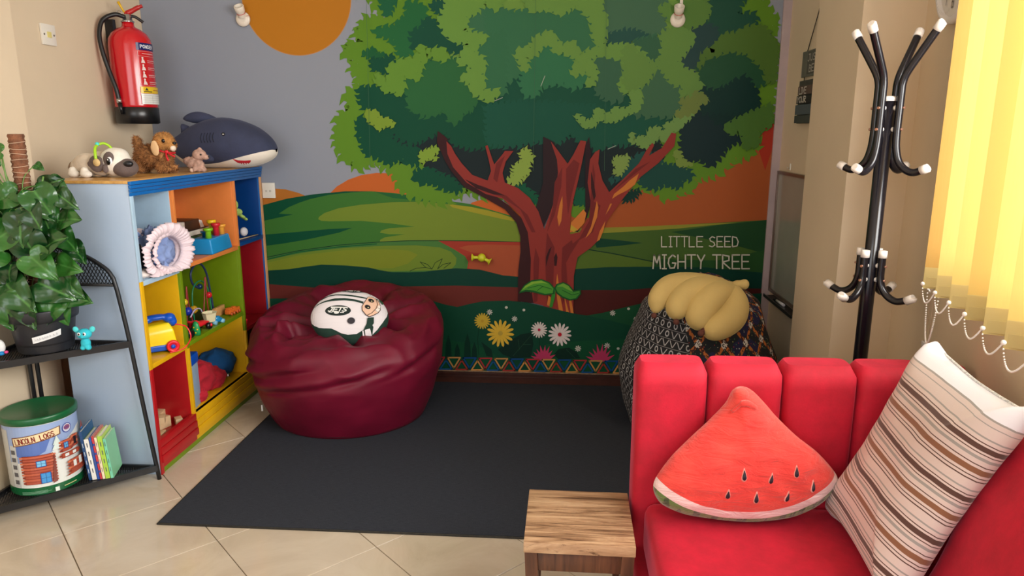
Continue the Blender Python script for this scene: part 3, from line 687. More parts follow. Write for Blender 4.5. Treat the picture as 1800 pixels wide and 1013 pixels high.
for x, y in ((587, 268), (725, 288), (1550, 278), (1680, 296), (52, 330), (66, 355), (1468, 592)): p = KE([(x, y)])[0]; mu.disc(p[0], p[1], 2.6, 2.4, (206, 206, 196), 8)
def lotus(cx, cy, s):
    for a in (-68, -48, -30, -12, 6, 22, 40, 62):
        c, d = math.sin(R(a)), -math.cos(R(a)); L = (1.35 if abs(a) < 30 else 1.15) * s
        mu.poly(KE([(cx, cy), (cx + c * L * .5 - d * 13, cy + d * L * .5 + c * 13), (cx + c * L, cy + d * L), (cx + c * L * .5 + d * 13, cy + d * L * .5 - c * 13)]), (196, 62, 106))
lotus(880, 690, 95); lotus(1330, 700, 110)
cols = [(214, 150, 84), (176, 54, 62), (28, 86, 146), (206, 150, 88), (166, 58, 52), (24, 76, 140)]
x = -1500; i = 0
while x < 2700:
    c = cols[i % 6]; yy = 660 + (x - 70) * .022 if x > 0 else 658
    up = i % 2 == 0
    q = [(x - 46, yy + 92), (x + 46, yy + 92), (x, yy + 20)] if up else [(x - 50, yy), (x + 50, yy), (x, yy + 82)]
    mu.line(KE(q), 2.5, c, True); x += 62 if not up else 62; i += 1
# sprout in front of the trunk
mu.poly(KC([(672, 950), (684, 890), (692, 850), (706, 850), (702, 895), (688, 950)]), (56, 140, 50))
mu.poly(KC([(513, 878), (540, 835), (580, 808), (630, 802), (675, 820), (700, 850), (700, 880), (650, 888), (590, 872), (550, 868)]), (30, 96, 44))
mu.poly(KC([(522, 868), (545, 838), (580, 815), (630, 808), (670, 825), (694, 852), (690, 876), (650, 880), (590, 862), (550, 858)]), (84, 160, 56))
mu.poly(KC([(530, 860), (548, 838), (580, 818), (630, 811), (668, 828), (640, 822), (590, 828), (560, 842)]), (140, 190, 66))
mu.poly(KC([(698, 850), (710, 828), (745, 818), (775, 832), (800, 862), (836, 856), (838, 880), (815, 908), (780, 915), (740, 900), (712, 880)]), (28, 90, 44))
mu.poly(KC([(706, 850), (716, 832), (745, 824), (772, 840), (796, 870), (830, 864), (830, 880), (810, 902), (780, 908), (742, 892), (716, 872)]), (70, 146, 56))
mu.poly(KC([(712, 842), (745, 824), (772, 838), (796, 868), (770, 858), (740, 842)]), (120, 178, 66))
for q in ([(560, 850), (620, 835), (685, 855)], [(610, 862), (640, 840)], [(740, 860), (790, 885), (825, 878)]): mu.line(KC(q), 1.0, (26, 92, 46))
mu.text('LITTLE SEED', 1162, 433, 18, 10.2, 1.9, (214, 210, 196), .32, True)
mu.text('MIGHTY TREE', 1147, 471, 24, 13.0, 2.4, (214, 210, 196), .30, True)
# torn scratches of the print
for q in (([(870, 178), (884, 172)], ), ([(1068, 262), (1082, 256)], ), ([(951, 152), (958, 134)], )): mu.line(q[0], 1.0, (180, 190, 180))
for x_ in (645, 942, 1066): mu.line([(x_, -40), (x_ + (-4 if x_ > 900 else 8) * 1.0, 300)], .5, (70, 110, 84))
# clip the drawing to the sheet: faces beyond its edges or below the skirting are dropped vertex-wise by clamping
mu.mb.v = [(min(max(p[0], lx0), rx1), p[1], min(max(p[2], z_a), z_b)) for p in mu.mb.v]
mural = mu.build('mural', inkm, wall_back, 'printed mural sheet of a leafy tree, hills, sun and flower border')

# ------------------------------------------------------------------ rug
rugm = bpy.data.materials.new('charcoal_flatweave'); rugm.use_nodes = True
t = NT(rugm); co = t.coord()
n1 = t.noise(co, 260, 2.0, 0.7); n2 = t.noise(t.mapping(co, (40, 400, 1)), 1.0, 2.0)
t.base(t.mix(t.math('MULTIPLY', t.math('ADD', n1, n2), .5), lin((20, 22, 26)), lin((70, 74, 84))))
t.b.inputs['Roughness'].default_value = 0.95; t.b.inputs['Specular IOR Level'].default_value = 0.1
t.bump(n1, 0.6, 0.003)
rug = thing('rug', 'large charcoal flat-woven rug on the tiled floor in front of the mural', 'rug', (-1.46, 2.262, 0))
rb = MB().box(0.004, 2.22, 0.004, 1.56, 0.0006, 0.008); rb.build('rug_field', rugm, rug)
bd = mat('rug_edge_binding', (44, 42, 38), .9, .2, 60, .4, 300)
e_ = MB(); e_.tube([(0.0, 1.562, .0044), (0, 0, .0044), (2.22, 0, .0044)], .0042, 8); e_.build('edge_binding', bd, rug, 'dark stitched binding along the edge')

# ------------------------------------------------------------------ shelf unit
SX0, SX1, SY0, SY1, ST = -2.0, -1.657, 2.637, 3.848, 1.224
su = thing('toy_shelf', 'multicoloured painted wooden cubby shelf full of toys against the left wall', 'shelf', (0, 0, 0))
def pm(name, c, r=.32): return mat(name, c, r, .05, 6, .12, 30)
grey_blue = bpy.data.materials.new('paint_grey_blue'); grey_blue.use_nodes = True
t = NT(grey_blue); co = t.coord()
t.base(t.mix(t.ramp(t.noise(t.mapping(co, (3, 3, 1.2)), 5, 6, .75), [(.66, (0, 0, 0, 1)), (.74, (.5, .5, .5, 1))]), lin((166, 184, 206)), lin((132, 148, 168))))
t.b.inputs['Roughness'].default_value = .35; t.bump(t.noise(co, 12, 4), .1, .01)
P_BLUE = pm('paint_bright_blue', (16, 96, 168)); P_DBLUE = pm('paint_deep_blue', (8, 62, 130)); P_LBLUE = pm('paint_light_blue', (172, 200, 222))
P_OR = pm('paint_orange', (226, 132, 66)); P_YE = pm('paint_yellow', (228, 176, 22)); P_GN = pm('paint_green', (112, 140, 16))
P_RD = pm('paint_red', (178, 26, 32)); P_DR = pm('paint_dark_red', (150, 22, 32)); P_BR = pm('paint_tan_orange', (168, 98, 62))
woodtop = bpy.data.materials.new('varnished_wood_top'); woodtop.use_nodes = True
t = NT(woodtop); co = t.coord()
t.base(t.ramp(t.noise(t.mapping(co, (14, 1.2, 8)), 3, 4, .6, dist=.6), [(.3, lin((168, 118, 58))), (.7, lin((208, 162, 92)))])); t.b.inputs['Roughness'].default_value = .28
MB().box(SX0, SX1, SY0, SY0 + .018, 0.0, ST - .012).build('side_panel', grey_blue, su, 'pale grey-blue end panel', bevel=.002)
MB().box(SX0, SX1, SY1 - .018, SY1, 0.0, ST - .012).build('side_panel', P_BLUE, su, bevel=.002)
MB().box(SX0 - .006, SX1 - .002, SY0 - .006, SY1, ST - .012, ST).build('top_board', woodtop, su, 'varnished wooden top board', bevel=.002)
MB().box(SX0, SX0 + .008, SY0 + .018, SY1 - .018, .03, ST - .012).build('back_panel', P_BR, su)
cr = MB()
for k in range(4): cr.box(SX1 - .001, SX1 + .012 - .003 * k, SY0 - .004, SY1 + .004, ST - .016 - .0145 * k, ST - .003 - .0145 * k)
cr.build('cornice', P_BLUE, su, 'blue grooved moulding along the top edge', bevel=.0015)
# compartments: y0, y1, z0, z1, lining paint, edge paint
C1, C2 = 2.943, 3.522
F_ = SY0 + .018; G_ = SY1 - .018
comps = [
 (F_, C1, .826, 1.168, P_LBLUE, P_LBLUE), (F_, C1, .480, .806, P_YE, P_YE), (F_, C1, .112, .460, P_RD, P_RD),
 (C1, C2, .834, 1.168, P_OR, P_OR), (C1, C2, .486, .814, P_GN, P_GN), (C1, C2, .150, .466, P_YE, P_YE),
 (C2, G_, .846, 1.168, P_DBLUE, P_DBLUE), (C2, G_, .392, .826, P_DR, P_DR), (C2, G_, .150, .372, P_BR, P_BR)]
w_ = .009
for (y0, y1, z0, z1, pl, pe) in comps:
    lo = y0 == F_; hi = y1 == G_
    ya, yb = (y0 if lo else y0 + w_), (y1 if hi else y1 - w_)
    b = MB(); fx = SX1 - .001
    b.box(SX0 + .008, SX0 + .013, ya, yb, z0, z1)
    b.box(SX0 + .013, fx, ya, yb, z0 - .020, z0)                                  # shelf board
    b.box(SX0 + .013, fx - .012, ya, ya + .003, z0, z1); b.box(SX0 + .013, fx - .012, yb - .003, yb, z0, z1)
    b.build('compartment', pl, su, bevel=.001)
# uprights between the columns, one piece per colour
for y, z0, z1, m_ in ((C1, .82, 1.168, P_OR), (C1, .46, .82, P_GN), (C1, .10, .46, P_YE), (C2, .83, 1.168, P_OR), (C2, .38, .83, P_GN), (C2, .10, .38, P_YE)):
    MB().box(SX0 + .013, SX1, y - w_, y + w_, z0, z1).build('divider', m_, su, bevel=.0015)
for z0, z1, m_ in ((.826, 1.168, P_LBLUE), (.46, .826, P_YE), (.0, .46, P_RD)):
    MB().box(SX1 - .004, SX1 + .002, SY0 - .001, SY0 + .019, z0, z1).build('edge_strip', m_, su, bevel=.001)
MB().box(SX1 - .004, SX1 + .002, SY1 - .019, SY1 + .001, .05, 1.168).build('edge_strip', mat('bare_edge_wood', (214, 160, 112), .6), su, 'bare wood edge strip')
def lip(y0, y1, m_, lab):
    b = MB()
    for k in range(3): b.box(SX1 - .02, SX1 + .004 + .003 * k, y0, y1, .118 - .034 * k, .150 - .034 * k)
    b.box(SX1 - .02, SX1 - .002, y0, y1, .022, .13)
    b.build('plinth_moulding', m_, su, lab, bevel=.002)
lip(F_ - .01, C1, P_RD, 'red grooved plinth moulding'); lip(C1, SY1, P_YE, 'yellow grooved plinth moulding')
MB().box(SX1 - .03, SX1 - .004, F_, SY1 - .02, .0, .048).build('toe_board', P_GN, su, 'green toe board')
MB().box(SX0 + .02, SX1 - .06, F_, SY1 - .02, .07, .1).build('bottom_board', P_RD, su)

# ------------------------------------------------------------------ black corner rack with mesh shelves
rk = thing('corner_rack', 'black metal corner rack with mesh shelves in front of the shelf unit', 'rack', (0, 0, 0))
blk = mat('black_powder_coat', (22, 23, 26), .38, .1, 40)
CX_, CY_ = -2.125, 2.60                        # its inner corner
def lattice(mb, poly, pitch, w, fn, th=.0):
    """diamond wire lattice clipped to a polygon"""
    for sgn in (1, -1):
        dx, dy = .5, .866 * sgn; nx, ny = -dy, dx
        lo = min(p[0] * nx + p[1] * ny for p in poly); hi = max(p[0] * nx + p[1] * ny for p in poly)
        k = math.ceil(lo / pitch)
        while k * pitch < hi:
            c = k * pitch; ts_ = []; n = len(poly)
            for i in range(n):
                a, b = poly[i], poly[(i + 1) % n]
                da, db = a[0] * nx + a[1] * ny - c, b[0] * nx + b[1] * ny - c
                if (da > 0) != (db > 0):
                    u = da / (da - db); x = a[0] + (b[0] - a[0]) * u; y = a[1] + (b[1] - a[1]) * u; ts_.append(x * dx + y * dy)
            ts_.sort()
            for i in range(0, len(ts_) - 1, 2):
                q = []
                for t_, s_ in ((ts_[i], -1), (ts_[i + 1], -1), (ts_[i + 1], 1), (ts_[i], 1)):
                    q.append((nx * (c + s_ * w / 2) + dx * t_, ny * (c + s_ * w / 2) + dy * t_))
                vs = [fn(x, y, -th) for x, y in q] + [fn(x, y, th) for x, y in q]
                mb.add(vs, [(0, 1, 2, 3), (7, 6, 5, 4), (0, 4, 5, 1), (2, 6, 7, 3)])
            k += 1
def rack_shelf(z, L):
    """right-triangle shelf with its right angle at the inner corner"""
    ax, ay = CX_ + L, CY_ - .004; bx, by = CX_, CY_ - L * .93
    m = MB(); lattice(m, [(CX_, ay), (ax, ay), (bx, by)], .0085, .0032, lambda x, y, h: (x, y, z + h), .0006)
    m.build('mesh_shelf', blk, rk, 'expanded-mesh shelf deck', 'stuff')
    f = MB()
    f.box(CX_, ax, ay - .005, ay + .005, z - .012, z + .012)
    f.box(CX_ - .005, CX_ + .005, by, ay, z - .012, z + .012)
    d = Vector((bx - ax, by - ay, 0)); n = Vector((d.y, -d.x, 0)).normalized() * .006
    p = [Vector((ax, ay, 0)), Vector((bx, by, 0))]
    vs = [q + n * s + Vector((0, 0, z + h)) for q in p for s in (-1, 1) for h in (-.013, .013)]
    f.add(vs, [(0, 1, 3, 2), (4, 6, 7, 5), (0, 4, 5, 1), (2, 3, 7, 6), (0, 2, 6, 4), (1, 5, 7, 3)])
    f.build('shelf_rim', blk, rk)
rack_shelf(.052, .475); rack_shelf(.585, .425)
def rside(fn, lab):
    pts = catmull([fn(.478, .0), fn(.448, .30), fn(.418, .62), fn(.395, .80)], 5) + catmull([fn(.385, .85), fn(.355, .89), fn(.26, .945), fn(.1, .985), fn(.02, .99)], 6)
    MB().tube(pts, .0085, 8).build('side_tube', blk, rk)
    MB().tube([fn(.018, .02), fn(.018, .99)], .008, 8).build('rear_post', blk, rk)
    g = [(.018, .822), (.392, .822), (.383, .85), (.355, .885), (.26, .938), (.1, .98), (.018, .985)]
    m = MB(); lattice(m, g, .0125, .0028, lambda x, y, h: Vector(fn(x, y)) + Vector((0, h, 0)) if lab == 'r' else Vector(fn(x, y)) + Vector((h, 0, 0)), .0008)
    m.build('mesh_guard', blk, rk, 'diamond-mesh guard panel', 'stuff')
    MB().tube([fn(.018, .822), fn(.392, .822)], .006, 8).build('guard_rail', blk, rk)
rside(lambda a, z: (CX_ + a, CY_, z), 'r'); rside(lambda a, z: (CX_, CY_ - a * .93, z), 'l')

# ------------------------------------------------------------------ pothos in a black pot
px_, py_, pz_ = -1.955, 2.475, .600
pl = thing('potted_plant', 'leafy trailing green houseplant on a coir pole in a black pot', 'plant', (px_, py_, pz_))
pot = MB().lathe([(.088, 0), (.092, .004), (.108, .118), (.110, .122), (.119, .124), (.123, .162), (.122, .166), (.116, .166), (.112, .128), (.104, .12), (.096, .03)], n=40, cap=True)
pot.build('pot', mat('black_plastic', (36, 38, 44), .45, .06, 20), pl)
MB().lathe([(.001, .13), (.09, .138), (.112, .134)], n=24, cap=False).build('soil', mat('potting_soil', (52, 36, 26), .95, .3, 60, .8, 120), pl)
def pot_s(x, z, h):
    r = .0985 + (z - .02) * .16 + h + .0008; a = R(-49) + x / .105
    return Vector((r * math.cos(a), r * math.sin(a), z + .012 + x * .22))
lb = Art(pot_s, (.01, None), .0004)
lb.rect(-.047, .045, .047, .069, (222, 224, 226))
x = -.040
rn = random.Random(4)
while x < .038:
    lb.line([(x, .052), (x + .002, .061), (x + .004, .052), (x + .006, .058)], .0007, (150, 150, 158)); x += rn.uniform(.007, .011)
lb.build('pot_label', art_mat('paper_label', .7), pl, 'white handwritten sticker on the pot')
coir = mat('coir_fibre', (122, 78, 54), .95, .25, 40, 1.0, 160)
cp = MB()
prof = []
z = .1
while z < .80: prof += [(.0245, z), (.0275, z + .008), (.0245, z + .016)]; z += .018
cp.lathe(prof, (-.012, .015, 0), 20); cp.build('coir_pole', coir, pl, 'brown coir climbing pole bound with string')
tw = MB(); z = .14; k = 0
while z < .79:
    tw.tube([(-.012 + .0278 * math.cos(a), .015 + .0278 * math.sin(a), z + .004 * math.sin(a + k)) for a in [2 * PI * i / 16 for i in range(16)]], .0011, 4, closed=True); z += .021; k += 1.7
tw.build('string_binding', mat('jute_string', (206, 176, 150), .9), pl)
leafm = bpy.data.materials.new('variegated_leaf'); leafm.use_nodes = True
t = NT(leafm); co = t.coord(); s_ = t.sep(co)
oi = t.n('ShaderNodeObjectInfo')
v_ = t.noise(t.mapping(co, (60, 14, 1)), 1.2, 3, .6, dist=.5)
vein = t.math('ABSOLUTE', s_[0])
basec = t.mix(oi.outputs['Random'], lin((16, 58, 26)), lin((48, 104, 36)))
c2 = t.mix(t.ramp(v_, [(.70, (0, 0, 0, 1)), (.75, (1, 1, 1, 1))]), basec, lin((120, 160, 66)))
c3 = t.mix(t.ramp(vein, [(.0, (1, 1, 1, 1)), (.0016, (0, 0, 0, 1))]), c2, lin((70, 124, 56)))
t.base(c3); t.b.inputs['Roughness'].default_value = .28; t.b.inputs['Coat Weight'].default_value = .25
t.bump(t.math('SINE', t.math('MULTIPLY', t.math('ADD', t.math('MULTIPLY', vein, 1.2), s_[1]), 420)), .10, .002)
def leaf_mesh(k, fold=.28, curl=.5):
    """heart-shaped leaf, stalk end at the origin, tip at +y, unit length 1"""
    half = [(0, 0), (.16, -.13), (.34, -.12), (.46, .02), (.48, .22), (.42, .44), (.30, .66), (.15, .86), (0, 1.02)]
    half = [(p.x, p.y) for p in catmull([Vector((a, b, 0)) for a, b in half], 3)]
    vs = []; fs = []; m = 5; L = len(half)
    for sgn in (1, -1):
        b0 = len(vs)
        for (x, y) in half:
            sp = max(0.0, min(1.02, y))
            for j in range(m):
                f = j / (m - 1); xx = x * f; yy = sp + (y - sp) * f
                zz = fold * xx * (1 - .6 * xx) - curl * (yy ** 2) * .35 - .10 * math.sin(f * PI) * math.sin(yy * 9 + k)
                vs.append((sgn * xx, yy, zz * .8))
        for i in range(L - 1):
            for j in range(m - 1):
                q = (b0 + i * m + j, b0 + i * m + j + 1, b0 + (i + 1) * m + j + 1, b0 + (i + 1) * m + j)
                fs.append(q if sgn > 0 else tuple(reversed(q)))
    mb = MB(); mb.add([(a * .085, b * .085, c * .085) for a, b, c in vs], fs, 0, True)
    me = mb.mesh('leaf'); me.materials.append(leafm)
    bm = bmesh.new(); bm.from_mesh(me); bmesh.ops.remove_doubles(bm, verts=bm.verts, dist=.0002)
    bm.to_mesh(me); bm.free()
    return me
LM = [leaf_mesh(0), leaf_mesh(2, .4, .8), leaf_mesh(4, .12, 1.1)]
stems = MB()
# stalk end (x, y, z above the shelf rack), tip direction in the picture (degrees, 0 = right, 90 = up), size, nearness
leaves = [
 (-.07, -.02, .735, 185, 1.0, 0), (-.09, -.03, .70, 235, .85, 1), (.02, .05, .69, -20, .4, 2), (.05, .03, .61, 20, .85, 0), (.0, -.04, .59, 200, 1.0, 1), (.075, .03, .62, -25, .9, 0),
 (.07, -.04, .60, -60, 1.15, 1), (.13, .0, .585, -30, .8, 2), (-.09, -.04, .645, 190, 1.2, 0), (-.03, -.05, .575, -80, 1.05, 2), (.055, -.06, .545, -50, .9, 1), (-.11, -.05, .56, -75, 1.25, 0),
 (.02, -.06, .525, -85, 1.1, 2), (.12, .0, .49, 10, 1.0, 0), (.08, -.02, .505, -65, .8, 2), (.12, -.01, .455, -40, 1.0, 1), (-.02, -.07, .46, 215, 1.2, 0), (.03, -.07, .44, -70, 1.25, 2),
 (-.10, -.06, .47, 240, 1.1, 1), (.09, -.05, .40, 25, 1.15, 0), (-.05, -.08, .39, 200, 1.1, 1), (-.12, -.05, .40, -90, 1.1, 2), (.05, -.08, .37, -35, 1.2, 0), (.11, -.03, .335, -5, 1.05, 2),
 (-.02, -.09, .34, -100, 1.0, 1), (.13, -.04, .285, -45, 1.0, 0), (-.09, -.08, .31, -110, 1.05, 0), (-.04, -.10, .27, -35, 1.35, 1), (.06, -.07, .27, -20, 1.2, 2), (-.04, -.12, .235, -88, 1.25, 0),
 (.02, -.11, .20, -70, .9, 1), (.08, -.06, .23, -70, 1.25, 2), (.11, -.06, .235, -105, 1.15, 0), (.12, -.03, .225, -12, 1.05, 1), (-.14, -.06, .22, 200, .9, 2), (-.10, -.09, .20, 170, .9, 0),
 (-.15, -.02, .52, 170, 1.1, 1), (-.15, -.04, .34, 165, 1.1, 0), (.04, .03, .56, 100, .6, 2), (.09, .04, .54, 60, .7, 1), (-.07, -.04, .505, 140, .8, 0), (.15, .01, .40, -60, .75, 1), (-.06, .02, .28, 150, .9, 2), (.02, .0, .31, 40, .9, 0), (-.0, -.05, .50, 30, .8, 1), (-.13, -.03, .68, 160, .8, 2)]
rn = random.Random(11)
for i, (lx, ly, lz, ang, sz, kk) in enumerate(leaves):
    a = R(ang); lx = max(lx, -.085 if 120 < ang < 250 else -.12)
    if 150 < ang < 215 and lx < -.05: sz *= .8; lx += .02
    yv = Vector((math.cos(a), rn.uniform(-.55, .05), math.sin(a))).normalized()
    nv = Vector((rn.uniform(-.35, .35), -1, rn.uniform(.15, .75))); nv = (nv - yv * nv.dot(yv)).normalized()
    xv = yv.cross(nv).normalized()
    o = bpy.data.objects.new('leaf', LM[kk]); COL.objects.link(o); o.parent = pl
    sx = sz * 1.3
    o.matrix_local = Matrix.Translation((lx, ly, lz)) @ Matrix((xv, yv, nv)).transposed().to_4x4() @ Matrix.Diagonal((sx * rn.uniform(.82, 1.05), sx, sx, 1))
    src = Vector((-.03 + rn.uniform(-.03, .03), -.02, max(.13, lz - rn.uniform(.06, .16))))
    mid = (src + Vector((lx, ly, lz))) / 2 + Vector((0, -.02, .03))
    stems.tube(catmull([src, mid, (lx, ly, lz)], 5), .0019, 5)
for q in ([(-.02, -.03, .13), (-.015, -.04, .4), (-.04, -.03, .72)], [(.02, -.03, .13), (.08, -.05, .3), (.06, -.04, .5), (.09, -.01, .65)], [(-.06, -.03, .13), (-.1, -.05, .35), (-.08, -.03, .65)]):
    stems.tube(catmull(q, 8), .0030, 6)
stems.build('stem', mat('leaf_stalk', (96, 132, 62), .5), pl)

# little teal elephant-like toy, and the toy at the picture's left edge
def disc_eye(mb, c, r, ink=(0, 0, 0, 1)): mb.ball(c, r, 10)
ko = thing('toy_animal', 'small bright turquoise eared animal figure on the mesh shelf beside the black pot', 'toy', (-1.792, 2.468, .600), R(8))
tealm = mat('turquoise_felt', (46, 186, 204), .8, .1, 40, .3, 200)
blob('body', [((0, 0, .026), (.018, .015, .022)), ((-.010, -.003, .008), (.010, .012, .010)), ((.010, -.003, .008), (.010, .012, .010))], tealm, ko, .003, 3)
blob('head', [((0, -.002, .062), (.027, .021, .021)), ((0, -.018, .056), (.008, .008, .009))], tealm, ko, .003, 3)
for s in (-1, 1):
    blob('ear', [((s * .030, 0, .079), (.011, .005, .013), (0, s * .5, 0))], mat('light_teal_felt', (80, 206, 210), .8, .1, 40), ko, .0025, 2)
    e = MB(); e.ball((s * .010, -.0215, .066), (.0062, .003, .0065), 12); e.build('eye', mat('white_enamel', (235, 235, 235), .2, 0), ko)
    e = MB(); e.ball((s * .009, -.0240, .066), (.0036, .0015, .004), 10); e.build('pupil', mat('black_gloss', (8, 8, 10), .15, 0), ko)
tg = thing('toy_figure', 'white toy figure with blue and pink feet at the left end of the mesh shelf', 'toy', (-2.068, 2.385, .600))
blob('body', [((0, 0, .03), (.02, .016, .028)), ((-.012, 0, .055), (.012, .01, .02))], mat('white_plush', (230, 230, 228), .85), tg, .003, 3)
blob('foot', [((.014, -.012, .008), (.010, .012, .008))], mat('toy_blue', (20, 130, 196), .5), tg, .0025, 2)
blob('foot', [((.028, -.006, .012), (.007, .008, .006))], mat('toy_pink', (222, 70, 130), .5), tg, .0025, 2)

# ------------------------------------------------------------------ tin of building logs
tn = thing('toy_tin', 'large round picture tin with dark green lid on the bottom mesh shelf', 'tin', (-2.000, 2.440, .0655))
TRD, TH = .122, .300
wt = mat('tin_print_base', (226, 226, 222), .3, .02)
MB().lathe([(TRD - .006, 0), (TRD, .004), (TRD, TH - .004)], n=56).build('tin_body', wt, tn)
lg = mat('lid_green_plastic', (18, 92, 52), .3, .05, 12)
MB().lathe([(TRD + .002, TH - .022), (TRD + .007, TH - .020), (TRD + .008, TH + .002), (TRD + .004, TH + .006), (TRD - .004, TH + .004), (TRD - .010, TH + .001), (.001, TH + .002)], n=64, cap=False).build('lid', lg, tn, 'dark green plastic lid')
def tin_s(x, z, h): a = R(-40) + x / TRD; r = TRD + .0006 + h; return Vector((r * math.cos(a), r * math.sin(a), z))
ta = Art(tin_s, (.012, None), .00012)
RB = lambda a: (178 + a, 84 + a // 2, 62 + a // 3)
ta.rect(-.36, 0.002, .36, .275, (226, 230, 226))
ta.poly([(-.36, .275), (-.36, .15), (-.12, .13), (-.02, .15), (.05, .19), (.12, .225), (.36, .23), (.36, .275)], (150, 172, 214))
ta.poly([(-.13, .215), (-.12, .16), (-.08, .14), (-.02, .17), (.0, .215)], (88, 116, 184))
ta.rect(-.36, .0, .36, .030, (20, 96, 54))
ta.rect(-.145, .030, -.118, .2, (196, 198, 196)); ta.rect(-.22, .03, -.15, .26, (188, 190, 186))
for k in range(5): ta.rect(-.142, .045 + k * .03, -.124, .062 + k * .03, (84, 84, 90))
# name banner
ta.poly([(-.126, .196), (.036, .222), (.038, .256), (-.128, .232)], (112, 66, 34)); ta.poly([(-.122, .200), (.032, .225), (.034, .253), (-.124, .229)], (232, 212, 170))
ta.text('LINCOLN', -.114, .2055, .020, .0088, .0030, (126, 30, 26), .22, rot=.14); ta.text('LOGS', -.029, .2175, .020, .0096, .0030, (126, 30, 26), .22, rot=.14)
ta.disc(.062, .238, .019, .019, (60, 72, 160)); ta.disc(.062, .238, .016, .016, (206, 210, 226)); ta.disc(.062, .240, .013, .010, (150, 90, 120))
ta.text('USA', .053, .236, .007, .0045, .0011, (60, 60, 140), .3)
def cabin(x0, x1, z0, z1, wins, door=None):
    n = int((z1 - z0) / .0105)
    ta.rect(x0, z0, x1, z1, (150, 66, 48))
    for k in range(n):
        zz = z0 + (k + .5) * (z1 - z0) / n; ta.line([(x0 - .004, zz), (x1 + .004, zz)], .0078, (190, 94, 68) if k % 2 else (172, 80, 60))
        for xx in (x0, x1): ta.disc(xx, zz, .0052, .0046, (206, 116, 84) if k % 2 else (136, 56, 42), 8)
    for (a, b, c, d, col) in wins:
        ta.rect(a, b, c, d, col); ta.line([((a + c) / 2, b), ((a + c) / 2, d)], .0012, (30, 60, 120)); ta.line([(a, (b + d) / 2), (c, (b + d) / 2)], .0012, (30, 60, 120))
        ta.line([(a, b), (c, b), (c, d), (a, d)], .0022, (20, 70, 150), True)
cabin(-.098, .002, .045, .160, [(-.052, .115, -.024, .138, (120, 190, 230)), (-.044, .048, -.014, .088, (70, 150, 214))])
ta.poly([(-.010, .040), (.004, .045), (.006, .150), (.002, .158)], (120, 52, 40))
ta.poly([(.004, .19), (.018, .225), (.030, .19)], (206, 222, 216)); ta.poly([(.000, .170), (.018, .21), (.034, .17)], (214, 228, 222))
cabin(.028, .066, .150, .196, [(.038, .165, .052, .186, (110, 176, 220))]); cabin(.070, .090, .156, .205, []); ta.rect(.074, .165, .086, .196, (40, 30, 34))
cabin(.024, .094, .127, .147, []); ta.rect(.036, .131, .050, .142, (222, 226, 224)); ta.rect(.064, .131, .078, .142, (222, 226, 224))
cabin(.046, .118, .060, .112, []); ta.rect(.060, .080, .072, .104, (226, 230, 226)); ta.rect(.084, .080, .098, .110, (226, 230, 226))
ta.poly([(.03, .052), (.05, .066), (.122, .074), (.122, .060)], (160, 74, 54)); ta.poly([(.104, .15), (.110, .19), (.116, .15)], (170, 30, 40)); ta.disc(.110, .195, .004, .005, (190, 120, 100), 8)
ta.rect(.118, .16, .135, .212, (60, 130, 200)); ta.poly([(.112, .212), (.126, .24), (.142, .212)], (140, 60, 46))
for k in range(3): ta.line([(-.105, .013 + k * .004), (-.03 + .01 * (k % 2), .014 + k * .004)], .0016, (120, 170, 140))
ta.rect(-.008, .008, .004, .025, (214, 226, 218)); ta.line([(.02, .02), (.06, .022)], .0026, (214, 214, 150))
ta.build('tin_print', art_mat('glossy_tin_print', .25), tn)

# ------------------------------------------------------------------ books beside the tin
bookd = [  # thickness, depth, height, cover colour, spine colour, lean, label
 (.010, .150, .205, (36, 88, 130), (30, 70, 120), 'tallest dark blue picture book leaning beside the tin', 'blue'),
 (.016, .150, .172, (120, 146, 92), (232, 232, 228), 'green and grey cow-picture book with white spine leaning beside the tin', 'cows'),
 (.008, .145, .178, (50, 82, 160), (44, 84, 170), 'thin blue-spined book third from the tin', 'plain'),
 (.007, .145, .182, (210, 120, 120), (196, 60, 70), 'thin book with red and blue banded spine in the row by the tin', 'band'),
 (.009, .140, .176, (220, 196, 96), (236, 220, 190), 'thin book with cream and yellow spine in the row by the tin', 'plain'),
 (.016, .140, .180, (196, 220, 110), (168, 208, 76), 'thick lime green book in the row by the tin', 'lime'),
 (.010, .140, .168, (140, 208, 160), (120, 204, 170), 'pale mint green book at the right end of the row', 'mint')]
bxs = -1.840
bdir = R(-18)
pgs = mat('book_pages', (232, 226, 212), .9, .05, 200)
ca, sa = math.cos(R(52)), math.sin(R(52))
off = 0.0
